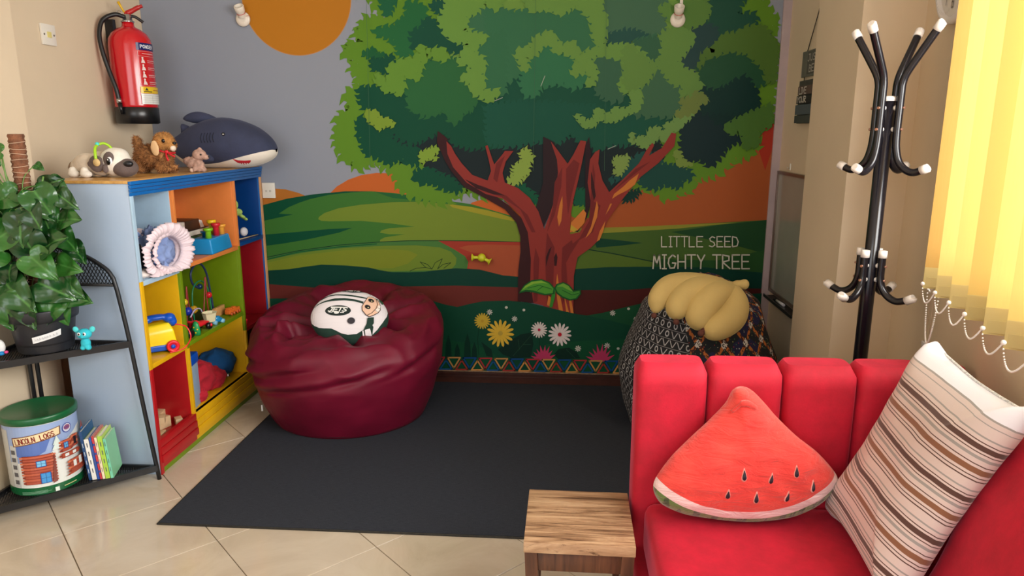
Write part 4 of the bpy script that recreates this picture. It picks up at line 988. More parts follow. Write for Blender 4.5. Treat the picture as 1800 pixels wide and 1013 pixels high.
for i, (tk, dp, ht, cc, sc_, lab, kd) in enumerate(bookd):
    # spine faces the camera; local x across the thickness, y into the shelf
    bx, by = -1.842 + off, 2.452 + off * .30
    o = thing('book', lab, 'book', (bx, by, .0655), rot=(0, R(-4), R(18)), group='picture books on the bottom mesh shelf')
    cv = mat('cover_%s' % kd if kd != 'plain' else 'cover_plain_%d' % i, cc, .35, .04)
    b = MB().box(-.0, .0012, 0, dp * .86, 0, ht); b.box(tk - .0012, tk, 0, dp * .86, 0, ht); b.build('cover', cv, o)
    MB().box(0, tk, -.0014, 0, 0, ht).build('spine', mat('spine_%d' % i, sc_, .35, .04), o)
    MB().box(.0012, tk - .0012, 0, dp * .84, .003, ht - .003).build('page_block', pgs, o)
    off += tk + .0015
    fa = Art(lambda x, z, h, tk=tk: Vector((x, -.0016 - h, z)), None, .0002)
    if kd == 'band':
        for k in range(9): fa.rect(0.0, .01 + k * .019, tk, .019 + k * .019, (60, 70, 150) if k % 2 else (200, 60, 70))
    else:
        for k in range(4): fa.rect(tk * .4, .03 + k * .036, tk * .6, .048 + k * .036, (90, 90, 100) if kd != 'blue' else (200, 210, 220))
    fa.build('spine_print', art_mat('book_print', .4), o)
    if kd == 'cows':
        fc = Art(lambda y, z, h: Vector((-.0004 - h, y, z)), None, .0002)
        fc.rect(0, 0, dp * .86, ht, (140, 138, 140)); fc.rect(0, ht * .62, dp * .86, ht, (104, 138, 76))
        fc.rect(.06, ht * .66, .1, ht * .86, (150, 150, 150))
        r2 = random.Random(3)
        for k in range(14): fc.disc(r2.uniform(.02, .11), r2.uniform(.03, .11), r2.uniform(.006, .014), r2.uniform(.006, .012), (40, 36, 40) if k % 2 else (222, 222, 222), 9)
        fc.build('cover_print', MATS['book_print'], o)

# ------------------------------------------------------------------ light switch and extinguisher on the left wall
sw = thing('light_switch', 'white single wall plate switch high on the left wall', 'switch', (-2.2495, 3.115, 1.82))
wpl = mat('white_plastic', (228, 222, 210), .35, .02)
MB().box(0, .010, -.044, .044, -.044, .044).build('plate', wpl, sw, bevel=.003)
MB().box(.009, .013, -.012, .012, -.012, .012).build('rocker', mat('rocker_pale_yellow', (220, 206, 130), .4), sw, 'pale yellow rocker')
for y in (-.030, .030): MB().lathe([(.0042, 0), (.0042, .0016), (.001, .002)], n=12, M=Matrix.Translation((.0096, y, 0)) @ Matrix.Rotation(R(90), 4, 'Y')).build('screw', mat('dull_metal', (120, 116, 108), .4, metal=.8), sw)
so = thing('wall_socket', 'white wall plate with two small outlets on the mural beside the shelf unit', 'socket', (-1.616, WY - .0055, 1.088))
MB().box(-.036, .036, -.010, .0, -.040, .044).build('plate', wpl, so, bevel=.003)
for x in (-.012, .010):
    MB().box(x - .005, x + .005, -.0125, -.009, -.006, .004).build('outlet', mat('outlet_grey', (186, 180, 168), .4), so, bevel=.001)

ex = thing('fire_extinguisher', 'red cylinder fire extinguisher with black hose on the left wall near the corner', 'fire extinguisher', (-2.137, 3.545, 1.445))
exr = mat('extinguisher_red', (196, 18, 30), .22, .02, 6, coat=.5); exb = mat('extinguisher_black', (20, 20, 22), .3)
ER = .098
MB().lathe([(ER - .004, .075), (ER - .001, .078), (ER, .09), (ER, .375), (ER * .96, .405), (ER * .82, .432), (ER * .56, .452), (.034, .462), (.028, .468), (.026, .49)], n=48).build('cylinder', exr, ex)
MB().lathe([(ER - .008, .0), (ER + .001, .006), (ER + .002, .078), (ER - .002, .082)], n=48).build('base_skirt', exb, ex, 'black base skirt')
ch = mat('chrome', (196, 196, 198), .18, .02, metal=.95)
MB().lathe([(.030, .484), (.030, .492), (.022, .495), (.022, .52), (.014, .524)], n=24).build('valve', ch, ex)
hd = MB(); hd.box(-.006, .006, -.012, .02, .515, .535)
hd.tube(catmull([(0, .0, .528), (.02, .012, .540), (.045, .022, .556), (.066, .03, .566)], 5), [.012] * 6 + [.011] * 6 + [.008] * 4, 8)
hd.build('lever', mat('lever_red', (176, 30, 28), .35), ex, 'red squeeze lever', bevel=0)
MB().tube(catmull([(.012, .0, .515), (.035, .01, .512), (.058, .022, .494), (.064, .026, .488)], 5), .007, 8).build('carry_handle', mat('handle_black', (28, 26, 26), .35), ex)
MB().tube([(-.004, -.012, .53), (-.016, -.016, .556), (-.026, -.018, .578)], [.004, .005, .007], 8).build('safety_tag', mat('tag_yellow', (222, 176, 30), .5), ex, 'yellow pull tag')
MB().tube([(-.02 + .011 * math.cos(a), -.03, .525 + .011 * math.sin(a)) for a in [2 * PI * i / 20 for i in range(20)]], .0016, 6, closed=True).build('pin_ring', ch, ex)
hp = catmull([(.0, -.018, .508), (-.035, -.045, .516), (-.072, -.085, .485), (-.082, -.108, .42), (-.072, -.115, .34), (-.052, -.112, .25), (-.030, -.110, .17), (-.022, -.108, .115)], 9)
MB().tube(hp, .0105, 12).build('hose', mat('rubber_black', (18, 18, 20), .4), ex, 'curved black hose')
MB().tube([(-.022, -.108, .118), (-.020, -.108, .098)], .0125, 12).build('hose_clip', ch, ex)
MB().tube([(-.020, -.108, .098), (-.015, -.107, .045)], [.011, .008], 12).build('nozzle', exb, ex)
MB().box(-.110, -.070, -.012, .012, .30, .50).build('wall_bracket', exb, ex)
def ext_s(x, z, h): a = R(-66) + x / ER; r = ER + .0006 + h; return Vector((r * math.cos(a), r * math.sin(a), z))
ea = Art(ext_s, (.012, None), .00015)
ea.rect(.036, .350, .156, .385, (24, 32, 92)); ea.text('POWDER', .056, .360, .015, .010, .003, (226, 226, 232), .3)
ea.line([(.040, .345), (.154, .345), (.154, .182), (.040, .182)], .0012, (224, 170, 170), True); ea.line([(.040, .322), (.154, .322)], .001, (224, 170, 170)); ea.line([(.060, .334), (.13, .334)], .003, (226, 170, 170))
for k in range(4):
    zz = .302 - k * .034
    ea.poly([(.052, zz - .012), (.058, zz + .012), (.068, zz), (.072, zz - .012)], (232, 210, 206)); ea.disc(.060, zz + .012, .005, .005, (232, 210, 206), 8)
    ea.line([(.084, zz), (.14, zz)], .0026, (226, 180, 178)); ea.line([(.084, zz - .008), (.13, zz - .008)], .0018, (226, 180, 178))
ea.rect(.036, .147, .156, .178, (224, 186, 30)); ea.line([(.05, .154), (.09, .154)], .004, (60, 50, 40)); ea.poly([(.055, .160), (.064, .174), (.073, .160)], (60, 60, 50)); ea.line([(.1, .162), (.15, .162)], .003, (150, 60, 30))
ea.rect(.036, .095, .156, .145, (222, 220, 214))
for k in range(4): ea.line([(.042, .104 + k * .0105), (.15, .104 + k * .0105)], .0008, (130, 130, 130))
ea.line([(.09, .098), (.09, .135)], .0008, (130, 130, 130))
ea.build('printed_label', art_mat('glossy_label', .25), ex)

# ------------------------------------------------------------------ bare lamp holders with cable covers
def holder(name, u, v, lab, up_z):
    p = on_y(u, v, WY - .0055)
    h = thing(name, lab, 'lamp holder', (p.x, WY - .006, p.z))
    pw = mat('porcelain_white', (226, 216, 202), .25, .03)
    Mx = Matrix.Rotation(R(90), 4, 'X')
    MB().lathe([(.038, 0), (.038, .008), (.033, .014), (.018, .017)], n=32, M=Mx).build('base_plate', pw, h)
    Mt = Matrix.Translation((0, -.012, .012)) @ Matrix.Rotation(R(38), 4, 'X')
    MB().lathe([(.020, 0), (.020, .022), (.024, .030), (.026, .058), (.0235, .060), (.020, .058), (.019, .034), (.001, .032)], n=28, M=Mt, cap=False).build('socket', pw, h)
    MB().lathe([(.0185, .0345), (.001, .034)], n=20, M=Mt, cap=False).build('socket_inside', mat("socket_dark", (24, 22, 20), .6), h)
    MB().tube([Mt @ Vector((.0215 * math.cos(a), .0215 * math.sin(a), .020)) for a in [2 * PI * i / 24 for i in range(24)]], .0014, 6, closed=True).build('red_ring', mat('ring_red', (188, 70, 62), .5), h, 'thin red ring')
    for s in (-1, 1): MB().lathe([(.0045, .012), (.001, .0135)], n=10, M=Matrix.Translation((s * .026, 0, -.004)) @ Mx).build('screw_hole', mat("socket_dark", (24, 22, 20), .6), h)
    return h
h1 = holder('lamp_holder', 428, 34, 'white porcelain bulb holder without bulb left of the printed sun', 0)
MB().tube([(-.004, .0, .03), (-.006, -.001, .10), (-.004, .0, .30)], .002, 6).build('cable', mat('cable_grey', (150, 150, 150), .5), h1)
MB().tube([(.014, -.012, .012), (.03, -.02, .014), (.046, -.014, .016)], .0010, 5).build('loose_wire', mat('copper_wire_red', (190, 80, 40), .5), h1)
h2 = holder('lamp_holder', 1191, 35, 'white porcelain bulb holder without bulb in the printed tree crown', 0)
MB().box(.006, .022, -.010, 0, .030, .30).build('cable_cover', mat('cable_cover_white', (222, 210, 198), .4), h2, 'white plastic cable cover', bevel=.002)

# suction toy on the wall
st = thing('suction_toy', 'small lime yellow suction-cup ball toy stuck on the reddish patch of the mural', 'toy', (-.434, WY - .006, .728))
lm = mat('lime_rubber', (196, 200, 40), .35, .03)
MB().ball((0, -.030, .004), .023, 18).build('ball', lm, st)
for dx, dz, az in ((-.046, .0, 100), (.036, -.018, -60)):
    Mt = Matrix.Translation((dx * .4, -.030, dz * .4 + .004)) @ Matrix.Rotation(math.atan2(dx, dz), 4, 'Y')
    MB().lathe([(.009, 0), (.009, .022), (.013, .028), (.021, .034), (.022, .036), (.014, .031), (.001, .029)], n=20, M=Mt, cap=False).build('suction_cup', lm, st)
MB().lathe([(.010, .0), (.018, .003), (.008, .016)], n=18, M=Matrix.Rotation(R(90), 4, 'X')).build('suction_cup', lm, st)

# ------------------------------------------------------------------ soft toys on the top board
ZT = ST + .0005
def eye_ball(parent, c, r, name='eye', m_=None): 
    e = MB(); e.ball(c, r, 14); return e.build(name, m_ or mat('black_gloss', (8, 8, 10), .15, 0), parent)
# pug: head towards +x
pg = thing('plush_dog', 'cream and grey plush pug lying with a lime strap draped over its ear', 'plush toy', (-1.885, 2.845, ZT), R(-4))
pc = mat('pug_cream_plush', (206, 190, 170), .9, .12, 16, .3, 220, sheen=.3); pw_ = mat('pug_white_plush', (226, 218, 206), .9, .06, 16, .3, 220, sheen=.3); pgd = mat('pug_grey_plush', (98, 84, 80), .9, .1, 20, .3, 220, sheen=.3)
blob('body', [((-.07, 0, .050), (.062, .045, .048)), ((-.01, 0, .055), (.06, .045, .050)), ((-.11, 0, .04), (.035, .035, .036))], pc, pg, .004, 6)
for (x, y) in ((-.105, -.042), (-.045, -.050), (-.10, .045), (-.04, .05)): blob('paw', [((x, y, .014), (.026, .018, .015)), ((x - .008, y * .9, .024), (.018, .016, .020))], pw_, pg, .004, 4)
blob('tail', [((-.148, 0, .036), (.014, .012, .018)), ((-.143, 0, .05), (.012, .010, .012))], mat('pug_tail_plush', (150, 128, 108), .9, .1, 20), pg, .003, 3)
blob('head', [((.055, 0, .062), (.062, .056, .058)), ((.07, 0, .088), (.04, .042, .030))], pw_, pg, .004, 6)
blob('muzzle', [((.098, -.004, .038), (.052, .048, .037)), ((.115, -.010, .045), (.036, .036, .032))], pgd, pg, .004, 5, 'dark grey muzzle')
blob('nose', [((.134, -.032, .056), (.021, .016, .014))], mat('nose_black', (18, 20, 26), .35, .1), pg, .003, 2)
blob('ear', [((.008, -.050, .056), (.036, .010, .034), (0, .5, 0)), ((-.018, -.046, .052), (.02, .008, .014), (0, .5, 0))], pgd, pg, .003, 4, 'dark grey ear')
blob('ear', [((.008, .050, .056), (.036, .010, .034), (0, .5, 0))], pgd, pg, .003, 4, 'dark grey ear')
blob('eye_patch', [((.060, -.046, .074), (.024, .012, .032), (0, .3, 0)), ((.046, -.052, .036), (.012, .010, .018))], pgd, pg, .003, 3)
eye_ball(pg, (.070, -.0545, .068), (.012, .006, .017), 'eye_white', mat('white_enamel', (235, 235, 235), .2, 0)); eye_ball(pg, (.068, -.0590, .066), (.0092, .004, .014)); eye_ball(pg, (.0685, -.0625, .073), (.0025, .0015, .003), 'eye_glint', MATS['white_enamel'])
sp = thing('lime_strap', 'lime green strap with round wooden disc lying over the plush pug', 'strap', (-1.885, 2.845, ZT), R(-4))
MB().tube(catmull([(.020, -.0665, .075), (.016, -.062, .098), (.010, -.05, .120), (.008, -.03, .132)], 5), .0058, 8).build('strap', mat('lime_plastic', (160, 206, 40), .4, .05), sp)
MB().tube(catmull([(.012, -.03, .133), (.026, -.02, .137), (.042, -.012, .128), (.052, -.008, .114)], 5), .0052, 8).build('strap', mat('lime_plastic', (160, 206, 40), .4), sp)
MB().ball((.008, -.033, .134), .0085, 12).build('bead', mat('aqua_bead', (70, 210, 200), .35), sp, 'small aqua bead')
MB().lathe([(.001, -.003), (.014, -.003), (.0155, 0), (.014, .003), (.001, .003)], n=28, M=Matrix.Translation((.022, -.0675, .062)) @ Matrix.Rotation(R(90), 4, 'X')).build('disc', mat('pale_wood_disc', (206, 176, 120), .5), sp, 'round wooden disc')

dg = thing('plush_dog', 'shaggy brown plush puppy standing with a red ribbon round its neck', 'plush toy', (-1.812, 3.135, ZT + .005), R(-3))
db = mat('brown_fur', (150, 102, 58), .95, .3, 30); 
bd_ = blob('body', [((-.035, 0, .070), (.072, .048, .052)), ((-.075, 0, .066), (.040, .042, .048)), ((.025, 0, .072), (.040, .042, .052)), ((-.082, -.02, .025), (.022, .022, .030)), ((-.082, .025, .025), (.022, .022, .030)), ((.020, -.022, .022), (.024, .020, .026)), ((.048, .018, .018), (.026, .020, .020)), ((.046, -.02, .012), (.022, .018, .012)), ((-.098, .0, .13), (.020, .016, .032)), ((-.094, 0, .10), (.018, .016, .03))], db, dg, .005, 3, lump=.006, ls=60)
hd_ = blob('head', [((.030, 0, .132), (.046, .044, .044)), ((.062, -.004, .118), (.026, .028, .026)), ((.025, 0, .105), (.034, .036, .03))], mat('brown_fur_head', (170, 118, 62), .95, .25, 30), dg, .004, 4, lump=.003, ls=60)
f1 = fur(bd_, 5200, .013, .0013, mat('fur_brown', (146, 98, 58), .9, .35, 60), bd_, 1, .5)
f2 = fur(hd_, 1800, .008, .0010, mat('fur_golden', (176, 124, 66), .9, .3, 60), hd_, 2, .3)
blob('ear', [((.016, -.049, .105), (.020, .006, .034), (0, -.12, 0)), ((.012, -.044, .125), (.014, .008, .016))], mat('ear_cream', (222, 182, 134), .8, .05, 30), dg, .003, 3, 'smooth cream ear')
eye_ball(dg, (.052, -.038, .138), (.008, .005, .009)); eye_ball(dg, (.088, -.012, .128), (.008, .010, .007), 'nose', mat('nose_black', (18, 20, 26), .35)); blob('chin', [((.078, -.012, .106), (.013, .016, .014))], mat('chin_cream', (222, 204, 184), .9), dg, .003, 2)
rbm = mat('ribbon_red', (206, 28, 44), .4, .08, 30)
rb_ = MB(); rb_.tube(catmull([(.055, -.030, .090), (.062, -.040, .070), (.070, -.042, .052)], 5), .0042, 6); rb_.tube(catmull([(.058, -.032, .090), (.080, -.040, .080), (.102, -.042, .070)], 5), .0040, 6); rb_.tube([(.035 + .036 * math.cos(a), .038 * math.sin(a), .094 - .010 * math.cos(a)) for a in [2 * PI * i / 24 for i in range(24)]], .004, 6, closed=True)
rb_.ball((.060, -.034, .090), (.010, .007, .008), 10); rb_.build('ribbon', rbm, dg, 'red ribbon bow')

br = thing('plush_bear', 'tiny pinkish tan teddy lying against the shark beside the brown puppy', 'plush toy', (-1.690, 3.235, ZT), R(2))
bp = mat('bear_pinkish_tan', (178, 142, 126), .95, .2, 50, .4, 220)
b1 = blob('body', [((-.012, 0, .040), (.036, .030, .032)), ((.012, -.012, .030), (.026, .024, .028)), ((.0, -.03, .014), (.012, .012, .012)), ((.030, -.014, .012), (.018, .014, .012)), ((-.035, 0, .05), (.03, .02, .02))], bp, br, .004, 3, lump=.003, ls=70)
b2 = blob('head', [((.014, 0, .078), (.032, .028, .027)), ((.044, -.006, .068), (.018, .014, .013)), ((.020, -.004, .103), (.010, .008, .010))], bp, br, .0035, 3)
eye_ball(br, (.032, -.024, .080), .004); eye_ball(br, (.0615, -.008, .070), .0045, 'nose')
blob('paw', [((-.012, -.034, .010), (.010, .010, .010))], mat('bear_pale_paw', (200, 170, 152), .9), br, .003, 2); fur(b1, 700, .005, .0009, bp, b1, 4)

sh = thing('plush_shark', 'big navy blue and white plush shark with open red mouth', 'plush toy', (-1.712, 3.625, ZT), R(0))
nav = mat('shark_navy_plush', (50, 56, 82), .85, .12, 7, .25, 120, sheen=.35); wh = mat('shark_white_plush', (232, 222, 208), .85, .05, 8, .25, 120, sheen=.3)
secs = [(-.33, .135, .085, .10, .018), (-.29, .150, .06, .09, .045), (-.24, .178, .022, .06, .075), (-.18, .214, .004, .030, .100), (-.10, .243, .0, .024, .122), (-.03, .254, .0, .030, .128), (.04, .246, .0, .046, .128), (.10, .228, .004, .062, .120), (.15, .205, .014, .074, .108), (.19, .176, .028, .083, .092), (.22, .146, .044, .089, .068), (.238, .118, .062, .092, .040), (.246, .098, .080, .090, .012)]
def sec_at(x):
    for a, b in zip(secs[:-1], secs[1:]):
        if a[0] <= x <= b[0]:
            t_ = (x - a[0]) / (b[0] - a[0]); return [p + (q - p) * t_ for p, q in zip(a, b)]
    return list(secs[-1] if x > 0 else secs[0])
SS = catmull([Vector((s_[0], s_[1], s_[2])) for s_ in secs], 4); S2 = catmull([Vector((s_[0], s_[3], s_[4])) for s_ in secs], 4)
up_, dn_ = MB(), MB(); ru, rd_ = [], []
for a, b in zip(SS, S2):
    x, zt, zb, zs, hw = a.x, a.y, a.z, b.y, b.z; zc = (zt + zb) / 2; hh = (zt - zb) / 2
    th0 = math.asin(max(-.98, min(.98, (zs - zc) / hh)))
    def pt(an):
        sgn = 1 if math.sin(an) < 0 else 0
        return Vector((x, -hw * math.copysign(abs(math.cos(an)) ** .85, math.cos(an)), zc + hh * math.copysign(abs(math.sin(an)) ** .92, math.sin(an))))
    ru.append([pt(th0 + (PI - 2 * th0) * k / 28) for k in range(29)])
    rd_.append([pt(th0 - (PI + 2 * th0) * k / 20) for k in range(21)])
up_.rings(ru, 0, True, False, False); dn_.rings(rd_, 0, True, False, False)
sb = up_.build('body', nav, sh); sbb = dn_.build('belly', wh, sh, 'white belly and chin')
weld(sb); weld(sbb)
def sh_surf(x, z, lift=.0):
    x_, zt, zb, zs, hw = sec_at(x); zc, hh = (zt + zb) / 2, (zt - zb) / 2
    s_ = max(-1, min(1, (z - zc) / hh)); an = math.asin(math.copysign(abs(s_) ** (1 / .92), s_))
    return Vector((x, -hw * abs(math.cos(an)) ** .85 - lift, z))
cm, _, _ = cushion_mb([(-.235, .246), (-.205, .272), (-.155, .283), (-.10, .272), (-.05, .246), (-.075, .228), (-.13, .224), (-.19, .228)], .035, 6, ns=32); weld(cm.build('dorsal_fin', nav, sh))
cm, _, _ = cushion_mb([(-.245, .222), (-.20, .205), (-.21, .18), (-.25, .15), (-.25, .19)], .030, 5, ns=30); tfin = weld(cm.build('tail_fin', nav, sh))
cm, _, _ = cushion_mb([(-.15, .06), (-.10, .088), (-.05, .075), (-.035, .04), (-.08, .03), (-.14, .035)], .035, 6, ns=30); o = weld(cm.build('side_fin', nav, sh)); o.location = (0, -.118, 0); o.rotation_euler = (R(-8), 0, 0)
for k in range(5):
    x0 = -.088 + k * .0150
    pts = [sh_surf(x0 + .006 * ((j - 3) / 3) ** 2 + .001 * k, .128 + j * .0078 + .001 * k, .0016) for j in range(7)]
    MB().tube(pts, .0014, 5).build('gill_stitch', mat('stitch_dark', (20, 24, 40), .8), sh)
e = sh_surf(.030, .170, 0); eye_ball(sh, tuple(e), (.0095, .005, .009)); eye_ball(sh, (e.x + .001, e.y - .0048, e.z), (.0042, .0015, .003), 'eye_glint', MATS['white_enamel'])
mo = Art(lambda x, z, h: sh_surf(x, z, .0012 + h), (.006, .006), .0004)
mo.poly([(.058, .0500), (.085, .042), (.115, .040), (.145, .042), (.138, .032), (.12, .022), (.098, .018), (.075, .030)], (190, 20, 36))
mo.poly([(.075, .030), (.098, .018), (.122, .022), (.116, .010), (.092, .006), (.072, .018)], (240, 232, 220))
for k in range(4): mo.poly([(.082 + k * .011, .019 + .001 * k), (.087 + k * .011, .029), (.092 + k * .011, .020)], (240, 234, 224))
mo.build('mouth', art_mat('felt_print', .9), sh, 'red felt mouth with white felt teeth')

# ------------------------------------------------------------------ things in the cubbies
def crumple(name, m, parent, c, r, amp=.25, freq=9, n=44, seed=0, flat=.0, label=None):
    mb = MB(); rr = []
    for i in range(n // 2 + 1):
        a = PI * (.01 + .98 * i / (n // 2)); ring = []
        for k in range(n):
            b = 2 * PI * k / n; d = Vector((math.sin(a) * math.cos(b), math.sin(a) * math.sin(b), -math.cos(a)))
            q = 1 + amp * (1 - 2 * abs(noise.noise(d * freq * .25 + Vector((seed, 0, 0))))) * .6 + amp * .5 * noise.noise(d * freq * .6 + Vector((0, seed, 0)))
            p = Vector((d.x * r[0] * q, d.y * r[1] * q, d.z * r[2] * q)); p.z = max(p.z, -r[2] * (1 - flat))
            ring.append(p + Vector(c))
        rr.append(ring)
    mb.rings(rr, 0, True, True, True)
    return mb.build(name, m, parent, label)
pinkf = mat('pale_pink_cotton', (226, 206, 212), .9, .05, 10, .3, 150, sheen=.2); pinkl = mat('lining_blue_cotton', (132, 152, 200), .9, .15, 12, .3, 120)
bn = thing('frilled_bonnet', 'pale pink frilled cloth bonnet stuffed with blue cloth hanging out of the light blue cubby', 'cloth', (-1.80, 2.800, .8265))
crumple('cloth_body', pinkf, bn, (-.0, .030, .085), (.115, .098, .085), .35, 12, 52, 3, .0)
crumple('blue_cloth', pinkl, bn, (.080, .040, .088), (.066, .094, .080), .5, 14, 52, 6, .0, 'crumpled blue cloth stuffed inside')
crumple('dark_cloth', mat('dark_navy_cloth', (26, 28, 40), .95, .1), bn, (.088, -.085, .085), (.030, .030, .050), .4, 12, 32, 8, .0, 'dark cloth')
def frill(c, ry, rz_, w, amp, n, m_, seed):
    """gathered band around an oval mouth facing +x"""
    rr = []; N = 240
    for j in range(7):
        f = j / 6; ring = []
        for i in range(N):
            a = 2 * PI * i / N; k = math.sin(a * n + seed + 2.2 * math.sin(a * 3 + seed)) * (.6 + .5 * math.sin(a * 5 + seed)) + .5 * math.sin(a * n * 2.3 + seed * 2)
            q = w * f; ring.append(Vector((c[0] + amp * k * f + .03 * math.sin(f * 2.4), c[1] + (ry + q) * math.cos(a), max(.004 if 1 else 0, c[2] + (rz_ + q) * math.sin(a)) + .0)))
        rr.append(ring)
    mb = MB(); mb.rings(rr, 0, True, True, False); return mb
fr = frill((.142, .050, .088), .098, .066, .058, .010, 19, pinkf, 1).build('frill', pinkf, bn, 'gathered frill')
fr.modifiers.new('s', 'SOLIDIFY').thickness = .0018; evaluated(fr)
fr.data.update(); fr.rotation_euler = (0, 0, R(-8))
fr2 = frill((.132, .045, .088), .085, .056, .030, .006, 13, pinkf, 4).build('gathered_band', pinkf, bn)
fr2.modifiers.new('s', 'SOLIDIFY').thickness = .0018; evaluated(fr2)
MB().tube(catmull([(.12, -.05, .12), (.135, -.03, .09), (.125, -.04, .05), (.12, -.075, .03)], 8), .0045, 8).build('piping', mat('white_piping', (236, 228, 230), .8), bn)
crumple('cloth_hem', mat('cream_cotton', (236, 222, 216), .9, .04), bn, (.105, -.075, .018), (.035, .045, .018), .3, 10, 30, 5, .0)
# dark books stack
zz = .8345
for i, (lx, ly, lz, x, y, c, lab) in enumerate([(.13, .20, .030, -1.855, 3.385, (44, 30, 28), 'black-brown hardback at the bottom of the orange cubby stack'), (.125, .19, .042, -1.855, 3.375, (78, 112, 66), 'green book in the middle of the orange cubby stack'), (.125, .21, .030, -1.857, 3.395, (30, 20, 20), 'dark book with white page edge in the orange cubby stack'), (.12, .13, .048, -1.860, 3.345, (52, 34, 28), 'topmost dark brown box book of the orange cubby stack')]):
    o = thing('book', lab, 'book', (x, y, zz), group='stack of books in the orange cubby')
    cvm = mat('stack_cover_%d' % i, c, .4, .1)
    b = MB().box(-lx / 2, lx / 2, -ly / 2, ly / 2, 0, .003).box(-lx / 2, lx / 2, -ly / 2, ly / 2, lz - .003, lz).box(-lx / 2, -lx / 2 + .003, -ly / 2, ly / 2, .003, lz - .003)
    if i in (1, 3): b.box(lx / 2 - .003, lx / 2, -ly / 2, ly / 2, .003, lz - .003)
    b.build('cover', cvm, o, bevel=.0008)
    MB().box(-lx / 2 + .003, lx / 2 - .004, -ly / 2 + .003, ly / 2 - .003, .003, lz - .003).build('page_block', pgs, o)
    zz += lz + .0004
o = thing('paper_tag', 'folded white card leaning on the green book in the orange cubby', 'card', (-1.812, 3.455, .9385), R(20))
MB().add([(-.002, -.018, 0), (.012, .0, 0), (.0, .018, .03), (-.012, .002, .036)], [(0, 1, 2, 3)]).build('card', mat('white_card', (228, 232, 232), .7), o).modifiers.new('s', 'SOLIDIFY').thickness = .001
# peg bench
pb = thing('peg_bench', 'sky blue toy hammer bench with coloured pegs in the orange cubby', 'toy', (-1.712, 3.360, .8345), R(3))
b = MB(); b.add([(-.055, -.135, 0), (.055, -.135, 0), (.055, .10, 0), (-.055, .10, 0), (-.048, -.135, .075), (.048, -.135, .075), (.048, .080, .075), (-.048, .080, .075)], [(3, 2, 1, 0), (4, 5, 6, 7), (0, 1, 5, 4), (1, 2, 6, 5), (2, 3, 7, 6), (3, 0, 4, 7)])
b.build('bench_box', mat('toy_sky_blue', (28, 142, 206), .35, .04), pb, bevel=.008, seg=3)
for (x, y, c, nm, h) in ((.025, -.100, (120, 190, 30), 'lime', .050), (.02, -.000, (206, 36, 48), 'red', .062), (.025, .050, (240, 166, 60), 'amber', .050), (-.02, .045, (238, 196, 30), 'yellow', .072), (-.01, -.055, (28, 142, 206), 'sky', .03)):
    MB().lathe([(.015, .072), (.013, .076 + h * .6), (.016, .072 + h * .75), (.022, .074 + h * .8), (.022, .072 + h), (.018, .074 + h), (.001, .073 + h)], (x, y, 0), 24).build('peg', mat('peg_' + nm, c, .35, .04), pb, '%s peg' % nm)
# stacking saucers at the cubby front
o = thing('toy_saucers', 'pink, red and green toy saucers lying by the frilled bonnet', 'toy', (-1.705, 3.075, .8345))
MB().lathe([(.001, 0), (.022, 0), (.026, .008), (.022, .012), (.001, .012)], n=24).build('saucer', mat('peg_red', (206, 36, 48), .35), o, 'red saucer')
MB().lathe([(.001, .0125), (.024, .0125), (.040, .021), (.038, .024), (.001, .018)], (-.006, .008, 0), n=28).build('saucer', mat('toy_orchid', (232, 110, 190), .35), o, 'pink saucer')
MB().lathe([(.001, .022), (.020, .024), (.022, .032), (.010, .038), (.008, .046), (.001, .047)], (-.012, .0, 0), n=24).build('saucer', mat('toy_green', (30, 140, 74), .35), o, 'green saucer')
# green rabbit-like toy in the deep blue cubby
o = thing('plush_toy', 'pale green long-limbed soft toy peeking from the deep blue cubby', 'plush toy', (-1.755, 3.590, .8465))
lgp = mat('pale_green_plush', (156, 184, 96), .9, .1, 20)
blob('body', [((0, 0, .05), (.05, .022, .05)), ((.02, .0, .12), (.045, .02, .05)), ((.05, -.0, .19), (.03, .015, .03)), ((.06, .02, .15), (.03, .016, .02)), ((.075, .040, .125), (.022, .020, .010), (0, .6, .8)), ((.085, .06, .108), (.012, .016, .008), (0, .5, 1))], lgp, o, .004, 4)
blob('foot', [((.10, -.005, .05), (.020, .024, .024))], mat('grey_white_plush', (196, 194, 200), .9), o, .004, 3)
MB().tube([(-1.70, 3.56, .852), (-1.672, 3.79, .852)], .0032, 8).build('stick', mat('pale_wood_stick', (206, 176, 132), .6), thing('wooden_stick', 'thin wooden stick lying along the front of the deep blue cubby', 'stick', (0, 0, 0)))
# toy telephone
ph = thing('toy_telephone', 'yellow toy telephone on red wheels with blue receiver in the yellow cubby', 'toy', (-1.748, 2.828, .4805), R(-52))
yel = mat('toy_yellow', (250, 218, 20), .3, .03); blu = mat('toy_cobalt', (12, 84, 196), .3, .03); rdt = mat('toy_red_glossy', (226, 34, 46), .3, .03)
b = MB(); b.add([(-.05, -.090, .022), (.05, -.090, .022), (.05, .090, .022), (-.05, .090, .022), (-.045, -.086, .085), (.045, -.086, .085), (.045, .080, .095), (-.045, .080, .095), (-.03, -.05, .115), (.03, -.05, .115), (.03, .065, .125), (-.03, .065, .125)],
  [(3, 2, 1, 0), (0, 1, 5, 4), (1, 2, 6, 5), (2, 3, 7, 6), (3, 0, 4, 7), (4, 5, 9, 8), (5, 6, 10, 9), (6, 7, 11, 10), (7, 4, 8, 11), (8, 9, 10, 11)]); b.build('phone_body', yel, ph, bevel=.010, seg=4)
b = MB().box(-.052, .052, -.088, .092, .008, .036); b.build('phone_base', blu, ph, 'blue base', bevel=.008, seg=3)
blob('receiver', [((.012, -.060, .124), (.028, .030, .024)), ((.012, -.03, .142), (.022, .04, .016)), ((.012, .02, .150), (.022, .05, .014)), ((.012, .07, .142), (.026, .026, .022)), ((.012, .082, .125), (.024, .018, .022))], blu, ph, .004, 4, 'cobalt blue receiver')
